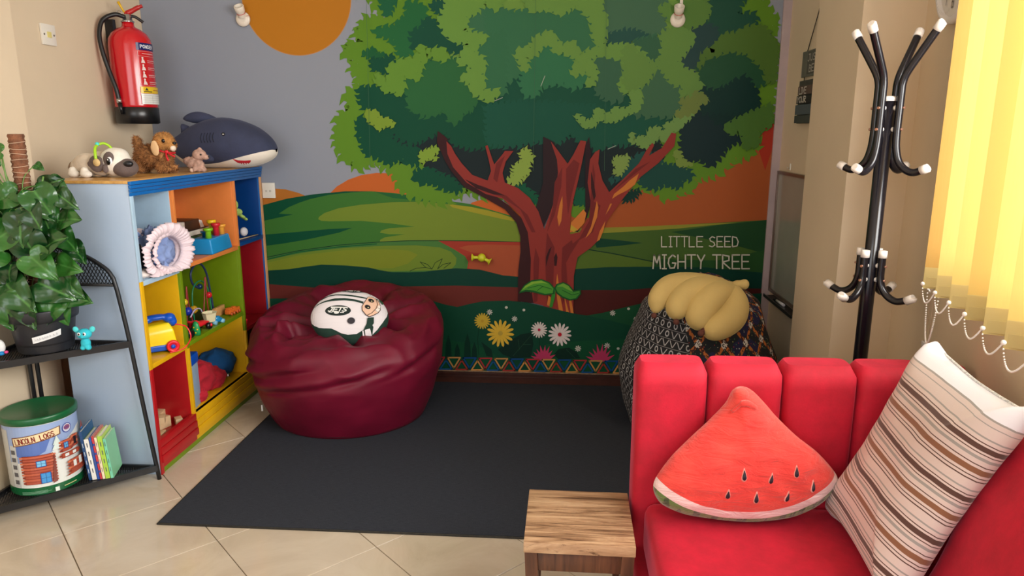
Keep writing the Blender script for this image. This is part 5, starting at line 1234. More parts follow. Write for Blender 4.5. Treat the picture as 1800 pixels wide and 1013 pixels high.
for x in (-.058, .058):
    for y in (-.062, .068):
        Mw = Matrix.Translation((x, y, .026)) @ Matrix.Rotation(R(90), 4, 'Y')
        MB().lathe([(.001, -.008), (.024, -.008), (.0265, -.004), (.0265, .004), (.024, .008), (.015, .009), (.014, .005), (.001, .005)], n=30, M=Mw).build('wheel', rdt, ph, 'red wheel')
        MB().lathe([(.009, -.006), (.009, .010), (.001, .011)], n=20, M=Mw).build('hub', blu, ph)
MB().tube(catmull([(.055, .085, .12), (.065, .11, .115), (.06, .13, .10), (.07, .14, .06), (.065, .12, .02), (.075, .09, .008), (.08, .05, .006)], 8), .0028, 6).build('cord', rdt, ph, 'red pull cord')
# bead maze
bz = thing('bead_maze', 'wooden bead maze with bent coloured wires at the back of the green cubby', 'toy', (-1.780, 3.30, .4865), R(0))
MB().box(-.09, .03, -.24, .165, 0, .012).build('base_board', mat('toy_dark_board', (60, 44, 40), .5), bz, bevel=.002)
MB().box(.030, .046, .060, .165, 0, .048).build('end_block', mat('toy_beech', (204, 150, 92), .5, .1, 20), bz, 'beech end block', bevel=.003)
def wire(pts, r, c, nm): MB().tube(catmull(pts, 9), r, 8).build('wire', mat('wire_' + nm, c, .35), bz, nm + ' wire')
wire([(.0, .135, .012), (-.005, .128, .12), (-.01, .115, .22), (-.01, .07, .275), (-.01, .01, .282), (-.01, -.035, .25), (-.01, -.03, .20), (0, .0, .17)], .0052, (40, 56, 92), 'navy')
wire([(.015, .085, .012), (.01, .085, .12), (.0, .06, .185), (.0, .0, .20), (.0, -.05, .17), (.0, -.065, .10), (0, -.06, .01)], .0034, (30, 130, 90), 'green')
wire([(.03, .025, .012), (.03, .02, .12), (.03, .022, .22), (.028, .0, .12), (.028, -.03, .012)], .0030, (160, 50, 50), 'red')
wire([(.0, -.13, .012), (.0, -.12, .10), (.0, -.105, .20), (.0, -.10, .12), (0, -.08, .02)], .0030, (160, 50, 50), 'dark red')
wire([(.0, -.20, .02), (-.005, -.185, .12), (-.005, -.17, .24), (-.005, -.2, .29), (-.005, -.235, .30)], .0050, (30, 60, 90), 'blue')
wire([(.03, -.15, .06), (.03, -.10, .085), (.03, -.05, .075), (.03, -.03, .03)], .0034, (196, 180, 210), 'lilac')
for (x, y, z, r, c, nm) in ((.03, .042, .125, .016, (206, 30, 40), 'red'), (-.0, -.135, .13, .016, (232, 196, 40), 'yellow'), (.0, -.115, .08, .022, (30, 50, 160), 'blue'), (.0, -.06, .075, .020, (206, 156, 40), 'mustard'), (-.005, .03, .17, .014, (30, 60, 100), 'navy')):
    e = MB(); e.ball((x, y, z), r, 16); e.build('bead', mat('bead_' + nm, c, .3), bz, nm + ' bead')
MB().lathe([(.022, .012), (.024, .02), (.022, .034), (.001, .036)], (.02, .085, 0), 24).build('bead', mat('bead_red', (206, 30, 40), .3), bz, 'flat red bead')
# loose small toys on the green shelf
zg = .4865
o = thing('toy_cup', 'small cream toy cup at the front of the green cubby', 'toy', (-1.700, 3.235, zg + .020)); MB().lathe([(.001, 0), (.026, 0), (.034, .040), (.037, .044), (.034, .045), (.030, .040), (.024, .006), (.001, .005)], n=8, smooth=False).build('cup', mat('toy_cream', (236, 226, 186), .35), o)
o = thing('toy_car', 'red toy racing car on black wheels lying in the green cubby', 'toy car', (-1.700, 3.125, zg), R(80))
blob('car_body', [((0, 0, .034), (.062, .022, .014)), ((-.03, 0, .046), (.03, .018, .014)), ((.045, 0, .03), (.028, .016, .010)), ((-.055, 0, .058), (.012, .028, .006))], rdt, o, .003, 3)
for x in (-.042, .040):
    for y in (-.026, .026): MB().lathe([(.001, -.008), (.015, -.008), (.017, 0), (.015, .008), (.001, .008)], n=20, M=Matrix.Translation((x, y, .018)) @ Matrix.Rotation(R(90), 4, 'X')).build('wheel', exb, o)
o = thing('toy_train', 'orange toy engine on the green shelf below the beech block', 'toy', (-1.690, 3.455, zg), R(85))
b = MB().box(-.050, .050, -.014, .014, .008, .030).box(-.045, -.015, -.012, .012, .028, .040).box(.0, .02, -.010, .010, .028, .038); b.build('engine', mat('toy_orange', (222, 110, 40), .4), o, bevel=.003)
for x in (-.035, -.01, .02, .04): MB().lathe([(.001, -.004), (.009, -.004), (.009, .004), (.001, .004)], n=16, M=Matrix.Translation((x, -.016, .009)) @ Matrix.Rotation(R(90), 4, 'X')).build('wheel', mat('toy_rust', (190, 84, 34), .4), o)
o = thing('toy_car', 'clear blue toy car lying on its side at the edge of the green cubby', 'toy car', (-1.678, 3.265, zg), R(70))
blob('car_body', [((0, 0, .018), (.034, .014, .013)), ((.0, .0, .030), (.018, .012, .010))], mat('toy_azure', (30, 130, 186), .2), o, .003, 2)
for x in (-.022, .024): MB().lathe([(.001, -.016), (.010, -.016), (.010, .016), (.001, .016)], n=16, M=Matrix.Translation((x, 0, .010)) @ Matrix.Rotation(R(90), 4, 'X')).build('wheel', mat('toy_light_azure', (130, 190, 220), .2), o)
o = thing('toy_figure', 'upright green board piece with yellow dots at the left of the green cubby', 'toy', (-1.676, 3.055, zg), R(10))
cm, _, _ = cushion_mb([(-.016, .0), (.016, .0), (.019, .03), (.010, .062), (-.008, .066), (-.018, .035)], .014, 4, ns=28); weld(cm.build('board', mat('toy_leaf_green', (30, 150, 80), .35), o))
for x, z in ((.0, .015), (.008, .03), (-.006, .04)): eye_ball(o, (x, -.008, z), (.004, .002, .004), 'dot', mat('peg_yellow', (238, 196, 30), .35))
o = thing('toy_car', 'black toy truck with blue hub standing at the green cubby upright', 'toy car', (-1.700, 2.995, zg), R(75))
blob('car_body', [((0, 0, .038), (.034, .018, .014)), ((-.01, 0, .052), (.018, .016, .012))], mat('toy_charcoal', (34, 36, 42), .4), o, .003, 2)
for x in (-.018, .022): MB().lathe([(.001, -.022), (.018, -.022), (.020, .0), (.018, .022), (.008, .0225), (.001, .0235)], n=20, M=Matrix.Translation((x, 0, .020)) @ Matrix.Rotation(R(90), 4, 'X')).build('wheel', mat('toy_azure', (30, 130, 186), .2) if x < 0 else exb, o)
o = thing('toy_heart', 'small red heart-shaped toy at the front edge of the green cubby', 'toy', (-1.672, 3.165, zg))
blob('heart', [((-.008, 0, .022), (.012, .007, .010)), ((.008, 0, .022), (.012, .007, .010)), ((0, 0, .011), (.009, .006, .011))], rdt, o, .002, 2)
o = thing('toy_ball', 'small red toy on the dark red cubby shelf', 'toy', (-1.688, 3.575, .3925)); blob('knob', [((0, 0, .012), (.014, .016, .012)), ((.006, .01, .026), (.008, .01, .008))], rdt, o, .003, 2)
# bottom yellow cubby: box of blue lid, red bag, blue cloth
o = thing('toy_tub', 'blue lidded pale tub at the left of the bottom yellow cubby', 'box', (-1.735, 3.020, .1505), R(8))
MB().box(-.05, .05, -.045, .045, 0, .215).build('tub', mat('toy_pale_blue_grey', (150, 176, 200), .4), o, bevel=.006)
MB().box(-.054, .054, -.049, .049, .205, .255).build('tub_lid', blu, o, 'cobalt lid', bevel=.008)
rbg = thing('cloth_bag', 'crumpled crimson cloth bag slumped in the bottom yellow cubby', 'cloth', (-1.775, 3.17, .1505))
redc = mat('crimson_cloth', (186, 26, 46), .9, .1, 14, .3, 120, sheen=.3)
crumple('bag_body', redc, rbg, (.0, -.02, .085), (.085, .12, .082), .30, 6, 56, 2)
crumple('bag_fold', redc, rbg, (.035, .10, .045), (.055, .085, .050), .3, 6, 44, 9)
crumple('bag_fold', redc, rbg, (.062, -.085, .030), (.035, .040, .032), .35, 12, 36, 12)
bt = Art(lambda y, z, h: Vector((.085 + h, y, z)), None, .0003)
blc = thing('blue_cloth', 'bundled blue cloth behind the crimson bag in the bottom yellow cubby', 'cloth', (-1.79, 3.42, .1505))
crumple('cloth_body', mat('ocean_blue_cloth', (12, 84, 146), .9, .1, 14, .3, 120), blc, (0, 0.01, .075), (.090, .105, .072), .14, 5, 52, 21)
eye_ball(thing('silver_bell', 'small shiny silver bell between the crimson bag and blue cloth', 'bell', (-1.690, 3.345, .190)), (0, 0, 0), .010, 'bell', ch)
# wooden blocks in the bottom red cubby
bw = mat('plain_block_wood', (216, 186, 144), .6, .08, 20, .1, 60)
for i, (x, y, z, lx, ly, lz, rz, lab) in enumerate([(-1.70, 2.735, .112, .045, .075, .03, 10, 'plain wooden block lowest at the front of the red cubby'), (-1.745, 2.725, .142, .05, .08, .03, -14, 'plain wooden block lying across the lowest one'), (-1.712, 2.765, .172, .06, .05, .034, 24, 'thick wooden block in the middle of the pile'), (-1.76, 2.70, .206, .04, .07, .028, 4, 'topmost wooden block of the pile'), (-1.80, 2.79, .112, .05, .07, .032, 30, 'wooden block behind the pile on the red floor'),
    (-1.745, 2.865, .112, .03, .05, .05, -20, 'upright wooden block right of the pile'), (-1.79, 2.90, .112, .045, .07, .06, 12, 'tall wooden block near the red cubby divider'), (-1.70, 2.905, .112, .03, .045, .03, 40, 'small wooden block nearest the divider'), (-1.76, 2.82, .112, .04, .04, .028, 60, 'short wooden block in the middle of the red cubby')]):
    o = thing('toy_block', lab, 'block', (x - .018, y, z + .0004), R(rz), group='wooden blocks in the red cubby')
    MB().box(-lx / 2, lx / 2, -ly / 2, ly / 2, 0, lz).build('block', bw, o, bevel=.002)

# ------------------------------------------------------------------ bean bags
def beanbag(name, label, cx, cy, Rx, Ry, m_, zr, zc, side, fold, floor_f=.86, seamm=None, uv=False, top_bulge=.06, zf=.0085, expo=1.0, dents=()):
    t_ = thing(name, label, 'bean bag', (cx, cy, zf))
    N, A, B = 224, 40, 64; mb = MB(); rr = []; uvs = []
    for j in range(A + B + 1):
        ring = []
        for i in range(N):
            th = 2 * PI * i / N; c, s = math.cos(th), math.sin(th); zrr = zr(th)
            if j <= A:
                t = j / A; q = side(t); z = zrr * t; st = t
            else:
                t = (j - A) / B; q = side(1.0) * (1 - t) ** expo * (1 + .12 * math.sin(PI * min(1, t * 1.3))); z = zrr + (zc - zrr) * (t * t * (3 - 2 * t)) + top_bulge * math.sin(PI * t ** .7); st = 1 + t
            p = Vector((c * Rx * q, s * Ry * q, z))
            d = fold(th, st, p)
            nn = Vector((c * (1.0 if j <= A else .35), s * (1.0 if j <= A else .35), .15 if j <= A else .95))
            w = min(1, t * 4) if j <= A else 1.0
            p = p + nn * d * w; p.z = max(p.z, 0)
            ring.append(p); uvs.append((th / (2 * PI) * 6.28 * Rx, p.z if j <= A else zrr + t * Rx * .9))
        rr.append(ring)
    mb.rings(rr, 0, True, True, True)
    if uv: mb.uv = uvs
    o = mb.build('cover', m_, t_)
    if seamm: 
        MB().tube([Vector((math.cos(a) * Rx * floor_f * 1.0, math.sin(a) * Ry * floor_f, .012)) for a in [2 * PI * i / 90 for i in range(90)]], .006, 8, closed=True).build('piping', seamm, t_, 'dark piping round the foot')
    return t_, o
def ridged(v, f, s=0): return 1 - 2 * abs(noise.noise(v * f + Vector((s, s * 2.1, 0))))
bbm = mat('maroon_cotton', (102, 10, 38), .5, .1, 5, .15, 400, sheen=.08, spec=.3)
seg_folds = [  # x0,y0,x1,y1 (plan, metres from the centre), width, depth
 (-.02, -.08, .14, -.30, .026, .045), (-.06, -.06, -.42, -.12, .022, .034), (-.08, -.02, -.40, .06, .024, .028), (.10, -.02, .30, -.14, .024, .040), (.13, .02, .34, .20, .028, .034), (-.10, -.10, -.30, -.26, .020, .026), (.06, -.09, .02, -.22, .02, .03), (-.05, .12, -.26, .26, .03, .03), (.08, .14, .16, .36, .03, .03), (-.22, -.16, -.20, -.30, .018, .024)]
def fold1(th, st, p):
    d = 0.0
    for (x0, y0, x1, y1, w, dp) in seg_folds:
        ax, ay = x1 - x0, y1 - y0; L = ax * ax + ay * ay; u = ((p.x - x0) * ax + (p.y - y0) * ay) / L; uu = max(0, min(1, u))
        dx, dy = p.x - (x0 + ax * uu), p.y - (y0 + ay * uu); r = math.hypot(dx, dy); side_ = 1 if (dx * ay - dy * ax) > 0 else -1
        fall = (1 - uu) ** .5 + .15
        d += -dp * fall * math.exp(-(r / w) ** 2) + dp * .75 * fall * math.exp(-((r - w * 2.1) / (w * 1.3)) ** 2) * (1.0 if side_ > 0 else .45)
    tt = max(0, st - .45) * 1.4; d *= 1.35
    # sagging creases on the upper flank
    for (a0, z0, la, dp, wz) in ((-140, .27, 26, .022, .016), (-118, .235, 22, .020, .014), (-150, .33, 20, .022, .016), (-105, .34, 18, .018, .016), (-70, .31, 20, .022, .018), (-30, .34, 24, .020, .018), (-165, .20, 16, .014, .014)):
        da = (math.degrees(th) - a0 + 180) % 360 - 180
        if abs(da) < la * 2: zz_ = z0 + .0016 * da; d += math.exp(-(da / la) ** 2) * (-dp * math.exp(-((p.z - zz_) / wz) ** 2) + dp * .8 * math.exp(-((p.z - zz_ - wz * 2) / (wz * 1.5)) ** 2)) * (1 if st < 1.25 else 0)
    d += .020 * ridged(Vector((math.cos(th) * 1.4, math.sin(th) * 1.4, st * 2.2)), 1.6, 3) * min(1, tt) + .010 * ridged(p * 1.0, 6, 1) * min(1, tt)
    d += .006 * noise.noise(Vector((math.cos(th) * 2, math.sin(th) * 2, st * 3)))
    return d
bag1, bag1o = beanbag('bean_bag', 'large round maroon bean bag on the rug between shelf and mural', -1.066, 3.375, .470, .450, bbm,
    lambda th: .365 + .170 * (.5 + .5 * math.sin(th)) ** 1.3, .395, lambda t: .80 + .20 * math.sin(t * PI * .64), fold1, .80, mat('maroon_piping', (54, 12, 24), .6), top_bulge=.062)
MB().box(-.004, .004, -.002, .002, -.016, .016).build('fabric_tag', mat('white_card', (228, 232, 232), .7), bag1, 'small white fabric tag').location = (-.385, -.19, .075)

# patterned bean bag
pat = bpy.data.materials.new('printed_cotton_patchwork'); pat.use_nodes = True
t = NT(pat); uv_ = t.n('ShaderNodeUVMap').outputs[0]; s_ = t.sep(uv_); U, V = s_[0], s_[1]
M_ = t.math
# (a) white line motifs in rows on black
row = M_('MULTIPLY', M_('ADD', V, M_('MULTIPLY', U, .10)), 26.0); rid = M_('FLOOR', row); fy = M_('FRACT', row)
uu = M_('MULTIPLY', U, 24.0); cid = M_('FLOOR', uu); fx = M_('FRACT', uu)
dx_ = M_('SUBTRACT', fx, .5); dy_ = M_('SUBTRACT', fy, .5)
rr_ = M_('SQRT', M_('ADD', M_('MULTIPLY', M_('MULTIPLY', dx_, dx_), 1.6), M_('MULTIPLY', dy_, dy_)))
ring_ = M_('LESS_THAN', M_('ABSOLUTE', M_('SUBTRACT', rr_, .28)), .075)
zig = M_('LESS_THAN', M_('ABSOLUTE', M_('SUBTRACT', M_('ABSOLUTE', dx_), M_('ADD', M_('MULTIPLY', dy_, .55), .22))), .06)
rnd_ = t.n('ShaderNodeTexWhiteNoise', noise_dimensions='2D'); t.l(t.comb(cid, rid), rnd_.inputs[0])
pick = M_('GREATER_THAN', rnd_.outputs[0], .45)
inr = M_('LESS_THAN', M_('ABSOLUTE', dy_), .36)
mot = M_('MULTIPLY', M_('ADD', M_('MULTIPLY', pick, ring_), M_('MULTIPLY', M_('SUBTRACT', 1.0, pick), zig)), inr)
edge_l = M_('GREATER_THAN', M_('ABSOLUTE', dy_), .465)
mono = t.mix(M_('MAXIMUM', mot, M_('MULTIPLY', edge_l, .5)), lin((18, 18, 24)), lin((176, 174, 176)))
# (b) orange lattice, white diamonds and dotted green-blue fields
a_ = M_('MULTIPLY', M_('ADD', U, V), 7.2); b_ = M_('MULTIPLY', M_('SUBTRACT', U, V), 7.2)
fa_ = M_('ABSOLUTE', M_('SUBTRACT', M_('FRACT', a_), .5)); fb_ = M_('ABSOLUTE', M_('SUBTRACT', M_('FRACT', b_), .5))
band = M_('MAXIMUM', M_('GREATER_THAN', fa_, .41), M_('GREATER_THAN', fb_, .41)); cross = M_('MULTIPLY', M_('GREATER_THAN', fa_, .34), M_('GREATER_THAN', fb_, .34))
vor = t.n('ShaderNodeTexVoronoi'); t.l(uv_, vor.inputs['Vector']); vor.inputs['Scale'].default_value = 75
dots = M_('LESS_THAN', vor.outputs['Distance'], .22)
nz = t.noise(uv_, 60, 2)
fieldc = t.mix(t.math('LESS_THAN', t.noise(uv_, 9, 1), .5), lin((14, 20, 26)), lin((18, 20, 62)))
dotc = t.ramp(vor.outputs['Color'], [(.0, lin((60, 110, 60))), (.35, lin((150, 150, 90))), (.6, lin((150, 50, 40))), (.8, lin((190, 190, 170)))], 'CONSTANT')
fld = t.mix(dots, fieldc, dotc)
bandc = t.mix(M_('LESS_THAN', nz, .5), lin((176, 98, 34)), lin((60, 22, 20)))
c1_ = t.mix(band, fld, bandc)
dia = t.mix(M_('LESS_THAN', t.noise(uv_, 110, 1), .47), lin((206, 198, 186)), lin((30, 26, 30)))
c2_ = t.mix(cross, c1_, dia)
obx = t.sep(t.coord('Object'))
left = M_('LESS_THAN', M_('ADD', obx[0], M_('MULTIPLY', obx[1], .55)), -.262)
front_left = left
t.base(t.mix(front_left, c2_, mono)); t.b.inputs['Roughness'].default_value = .8
t.bump(t.noise(t.coord(), 9, 3), .35, .02)
bag2, bag2o = beanbag('bean_bag', 'tall bean bag in black-and-white and colourful patterned cotton behind the red sofa', .668, 3.345, .385, .375, pat,
    lambda th: .60 + .02 * math.sin(th * 2), .735, lambda t: .82 + .18 * math.sin(min(1, t * 1.5) * PI / 2) - .30 * max(0, t - .45) / .55,
    lambda th, st, p: .012 * ridged(Vector((math.cos(th) * 1.3, math.sin(th) * 1.3, st * 1.2)), 1.5, 5), .80, None, True, .02)
# plush banana bunch
bb_ = thing('plush_bananas', 'pale yellow plush bunch of bananas lying on the patterned bean bag', 'plush toy', (.62, 3.05, .72))
BD = -.018
ban = mat('banana_plush', (196, 168, 104), .9, .04, 5, .2, 120, sheen=.4); tipm = mat('banana_tip_brown', (92, 50, 40), .9)
def banana(pts, r, nm='banana'):
    cs = []
    P = catmull([Vector(on_y(u, v, y)) - Vector(bb_.location) + Vector((0, 0, BD)) for u, v, y in pts], 5); n = len(P)
    for i, p in enumerate(P):
        f = i / (n - 1); q = r * (.62 + .42 * math.sin(PI * min(1, f * 1.02) ** .9) ** .7) * (1 - .30 * max(0, f - .86) / .14)
        cs.append((tuple(p), (q, q, q)))
    o = blob(nm, cs, ban, bb_, .010, 5)
    e = MB(); e.ball(tuple(P[-1] + (P[-1] - P[-2]).normalized() * r * .60), r * .24, 10); e.build('tip', tipm, o)
    return o
banana([(1272, 496, 3.10), (1222, 492, 3.09), (1182, 496, 3.06), (1160, 514, 3.02), (1153, 536, 2.99)], .052)
banana([(1276, 500, 3.08), (1235, 500, 3.05), (1207, 512, 3.02), (1192, 530, 2.98), (1190, 545, 2.96)], .058)
banana([(1280, 504, 3.06), (1256, 512, 3.02), (1238, 530, 2.98), (1228, 548, 2.95), (1232, 560, 2.93)], .062)
banana([(1288, 508, 3.06), (1292, 530, 3.02), (1284, 552, 2.97), (1262, 568, 2.93), (1246, 574, 2.91)], .062)
st_ = [tuple(Vector(on_y(u, v, 3.10)) - Vector(bb_.location) + Vector((0, 0, BD))) for u, v in ((1262, 500), (1280, 498), (1297, 494), (1309, 493))]
blob('stalk', [(st_[0], (.04, .04, .03)), (st_[1], (.034, .034, .028)), (st_[2], (.024, .024, .022)), (st_[3], (.022, .022, .024))], ban, bb_, .007, 4)

# helmet plush on the maroon bag
hx = Vector((-1.005, 3.235, .535))
hn = Vector((.14, -.76, .63)).normalized(); hxv = (Vector((1, .10, -.02)) - hn * hn.dot(Vector((1, .10, -.02)))).normalized(); hyv = hn.cross(hxv)
hp_ = thing('helmet_plush', 'round white and green plush football helmet character lying on the maroon bean bag', 'plush toy', hx)
hp_.rotation_euler = Matrix((hxv, hyv, hn)).transposed().to_euler()
HA, HB, HC = .184, .140, .070; KS = .000356
b = MB()
rr = []
for j in range(25):
    a = PI * (.01 + .98 * j / 24) - PI / 2; q = math.cos(a) ** .8
    rr.append([Vector((HA * q * math.cos(2 * PI * k / 72), HB * q * math.sin(2 * PI * k / 72), HC * math.sin(a))) for k in range(72)])
b.rings(rr, 0, True, True, True); dgp = mat('dark_green_plush', (20, 52, 42), .9, .08, 20, .2, 200, sheen=.2); b.build('plush_body', dgp, hp_)
def hel(x, y, h):
    q = math.hypot(x / HA, y / HB)
    if q > .985: x, y = x * .985 / q, y * .985 / q; q = .985
    return Vector((x, y, HC * math.sin(math.acos(min(1, q ** 1.25))) + .0012 + h))
def hq(p): return [((a - 630) * KS, -(b_ - 560) * KS) for a, b_ in p]
ha = Art(hel, (.012, .012), .00025)
HW = (226, 220, 224); HG = (18, 50, 40)
ha.poly(hq([(122, 560), (140, 500), (165, 440), (230, 350), (330, 260), (470, 190), (560, 160), (640, 150), (800, 165), (950, 215), (1030, 280), (1100, 345), (1140, 450), (1125, 560), (1080, 660), (1020, 760), (960, 830), (970, 740), (900, 640), (890, 700), (850, 790), (760, 850), (650, 865), (560, 848), (490, 815), (430, 790), (330, 780), (260, 765), (190, 725), (145, 680), (125, 620)]), HW)
ha.poly(hq([(215, 365), (270, 315), (340, 285), (430, 278), (560, 285), (700, 300), (850, 325), (850, 345), (700, 328), (560, 310), (430, 300), (340, 308), (250, 355)]), HG)
ha.poly(hq([(150, 475), (200, 425), (300, 385), (430, 355), (560, 352), (700, 368), (815, 395), (812, 430), (700, 402), (560, 390), (430, 398), (330, 405), (230, 430)]), HG)
c_ = hq([(495, 545)])[0]; ha.disc(c_[0], c_[1], 170 * KS, 78 * KS, (20, 34, 32), 32)
ha.text('JETS', *hq([(365, 560)])[0], 58 * KS, 52 * KS, 15 * KS, (232, 232, 228), .18, slant=.35)
ha.line(hq([(400, 495), (600, 500)]), 9 * KS, (220, 220, 216)); ha.disc(*hq([(480, 578)])[0], 34 * KS, 20 * KS, (230, 230, 226), 16); ha.line(hq([(380, 572), (425, 574)]), 9 * KS, (220, 220, 216)); ha.line(hq([(530, 578), (575, 578)]), 9 * KS, (220, 220, 216))
ha.poly(hq([(470, 200), (540, 172), (640, 165), (730, 180), (800, 215), (740, 235), (650, 250), (560, 232)]), (20, 34, 32)); ha.text('JETS', *hq([(560, 218)])[0], 34 * KS, 40 * KS, 12 * KS, (224, 224, 220), .15, slant=.35)
ha.line(hq([(820, 195), (920, 222)]), 7 * KS, HG); ha.disc(*hq([(683, 692)])[0], 50 * KS, 45 * KS, (52, 48, 54), 24)
ha.poly(hq([(865, 305), (920, 300), (975, 320), (1010, 360), (1040, 430), (1045, 500), (1020, 550), (960, 600), (910, 625), (860, 600), (810, 540), (800, 480), (830, 400), (850, 345)]), (60, 40, 36))
ha.poly(hq([(868, 312), (920, 307), (970, 326), (1003, 364), (1032, 430), (1036, 500), (1012, 545), (955, 592), (910, 616), (866, 592), (818, 536), (808, 480), (838, 404), (857, 350)]), (226, 186, 160))
ha.line(hq([(970, 326), (1000, 420), (985, 490), (940, 560), (880, 604)]), 9 * KS, (80, 50, 42)); ha.poly(hq([(1012, 425), (1038, 432), (1036, 500), (1008, 545), (975, 515), (1000, 480)]), (236, 226, 216)); ha.line(hq([(975, 515), (1010, 530)]), 5 * KS, (80, 50, 42)); ha.line(hq([(1000, 470), (1036, 480)]), 5 * KS, (80, 50, 42))
for (x, y) in ((912, 372), (878, 482)):
    ha.disc(*hq([(x, y)])[0], 40 * KS, 30 * KS, (26, 22, 24), 20, -.4); ha.disc(*hq([(x + 8, y + 10)])[0], 10 * KS, 9 * KS, (214, 200, 150), 10)
ha.poly(hq([(1000, 320), (1045, 300), (1110, 370), (1050, 385)]), (28, 84, 52)); ha.poly(hq([(890, 640), (970, 620), (975, 700), (930, 775), (850, 800), (885, 720)]), HG)
ha.poly(hq([(865, 800), (930, 775), (955, 850), (880, 890)]), HW); ha.poly(hq([(835, 815), (850, 810), (868, 885), (845, 895)]), HW)
ha.build('printed_face', art_mat('plush_print', .85, 1, .2, 300), hp_, 'printed helmet with two oval badges and a face')

# ------------------------------------------------------------------ red sofa
vel = bpy.data.materials.new('red_velvet'); vel.use_nodes = True
t = NT(vel); co = t.coord()
t.base(t.ramp(t.noise(co, 14, 5, .7), [(.3, lin((168, 4, 34))), (.7, lin((198, 9, 46)))]))
t.b.inputs['Roughness'].default_value = .75; t.b.inputs['Sheen Weight'].default_value = .35; t.b.inputs['Sheen Roughness'].default_value = .35; t.b.inputs['Sheen Tint'].default_value = (1, .25, .38, 1)
t.bump(t.noise(co, 240, 2), .15, .002)
sf = thing('sofa', 'bright red velvet sofa with upright channelled back under the window', 'sofa', (0, 0, 0))
bx_ = [.206, .395, .590, .780, .966, 1.062]
for a, b in zip(bx_[:-1], bx_[1:]):
    mb = MB(); rr = []; w = b - a; c = (a + b) / 2; lastp = b > 1.0
    for j in range(26):
        f = j / 25; z = .10 + .707 * f
        e = 1.0
        top = max(0, (z - .757) / .050); e = math.sqrt(max(0, 1 - min(1, top) ** 2.6)) if top > 0 else 1
        hw = w / 2 * (.999 if z < .757 else (.86 + .139 * e)); hd_ = .066 * (.55 + .45 * e)
        ring = []
        for k in range(36):
            an = 2 * PI * k / 36; ca_, sa_ = math.cos(an), math.sin(an)
            x = c + hw * math.copysign(abs(ca_) ** .32, ca_); y = 1.868 + hd_ * math.copysign(abs(sa_) ** .42, sa_)
            ring.append(Vector((x, y, z if j < 25 else .807)))
        rr.append(ring)
    mb.rings(rr, 0, True, True, True); o = mb.build('back_channel', vel, sf)
def rounded_box(x0, x1, y0, y1, z0, z1, bev, name, lab=None, seg=5): return MB().box(x0, x1, y0, y1, z0, z1).build(name, vel, sf, lab, bevel=bev, seg=seg)
rounded_box(.236, .955, 1.10, 1.802, .270, .424, .042, 'seat_cushion')
rounded_box(.208, .955, 1.10, 1.93, .075, .275, .022, 'base')
# side wing along the window wall: a near bulging channel and the farther ones
def wing(s_near, s_far, shift, name):
    prof = [(.60, .30), (.735, .42), (.790, .490), (.845, .665), (.889, .756), (.926, .806), (.955, .826), (.985, .822), (1.0, .79), (1.0, .09), (.60, .09)]
    prof = [(p[0] + shift * (1 if i < 7 else 0), p[1]) for i, p in enumerate(prof)]
    prof = [tuple(p) for p in catmull([Vector((a, b, 0)) for a, b in prof[:9]], 5)] ; prof = [(p[0], p[1]) for p in prof] + [(1.0, .09), (.60 + shift, .09)]
    rr = []; n = 22
    for j in range(n + 1):
        f = j / n; Y = s_far + (s_near - s_far) * f
        e = min(f, 1 - f) * (s_far - s_near); rnd_ = 1 - math.sqrt(max(0, 1 - (1 - min(1, e / .035)) ** 2)) if e < .035 else 0
        dxw = (Y - 1.40) * .209; ring = []
        xm, zm = .93, .45
        for (x, z) in prof:
            px2 = x + (xm - x) * .22 * rnd_; pz2 = z + (zm - z) * .10 * rnd_
            ring.append(Vector((min(px2 + dxw, 1.262 - (2.74 - Y) * .209), Y, pz2)))
        rr.append(ring)
    return MB().rings(rr, 0, True, True, True).build(name, vel, sf)
wing(1.10, 1.425, 0, 'side_channel'); wing(.80, 1.10, 0, 'side_channel'); rounded_box(.88, .985, 1.43, 1.80, .09, .60, .03, 'side_channel')
for (x, y) in ((.25, 1.16), (.25, 1.88), (.90, 1.16)): MB().lathe([(.018, 0), (.024, .076)], (x, y, 0.0085), 16).build('leg', exb, sf)

# watermelon pillow
wm = bpy.data.materials.new('watermelon_plush'); wm.use_nodes = True
t = NT(wm); co = t.coord(); s_ = t.sep(co)
dx_ = t.math('ADD', s_[0], .022); dz_ = t.math('SUBTRACT', s_[2], .385)
rad = t.math('SQRT', t.math('ADD', t.math('MULTIPLY', dx_, dx_), t.math('MULTIPLY', dz_, dz_)))
flesh = t.ramp(t.noise(co, 10, 4, .65), [(.3, lin((214, 44, 40))), (.7, lin((232, 70, 58)))])
grn = t.mix(t.math('LESS_THAN', t.noise(t.mapping(co, (60, 10, 6)), 1, 2), .46), lin((92, 124, 56)), lin((44, 70, 34)))
c_ = t.mix(t.math('GREATER_THAN', rad, .352), flesh, lin((238, 206, 206))); c_ = t.mix(t.math('GREATER_THAN', rad, .376), c_, grn)
t.base(c_); t.b.inputs['Roughness'].default_value = .85; t.b.inputs['Sheen Weight'].default_value = .5; t.b.inputs['Sheen Tint'].default_value = (1, .75, .7, 1)
t.bump(t.noise(t.mapping(co, (7, 7, 26)), 1.6, 4, .6, dist=1.2), .5, .02)
wp_ = thing('watermelon_pillow', 'triangular red plush pillow shaped like a watermelon slice with black seeds', 'pillow', (.487, 1.700, .438))
wp_.rotation_euler = (R(-8), 0, R(2))
out = [(-.24, .085), (-.225, .038), (-.18, .012), (-.12, -.002), (0, -.012), (.11, .002), (.19, .042), (.224, .09), (.222, .118), (.175, .172), (.12, .215), (.07, .262), (.038, .298), (.006, .330), (-.02, .342), (-.042, .335), (-.06, .300), (-.10, .255), (-.155, .200), (-.205, .145)]
cm, wc_, wo_ = cushion_mb(out, .15, 22, 2.4, .62, .006, 22, 160)
wo = weld(cm.build('pillow_body', wm, wp_))
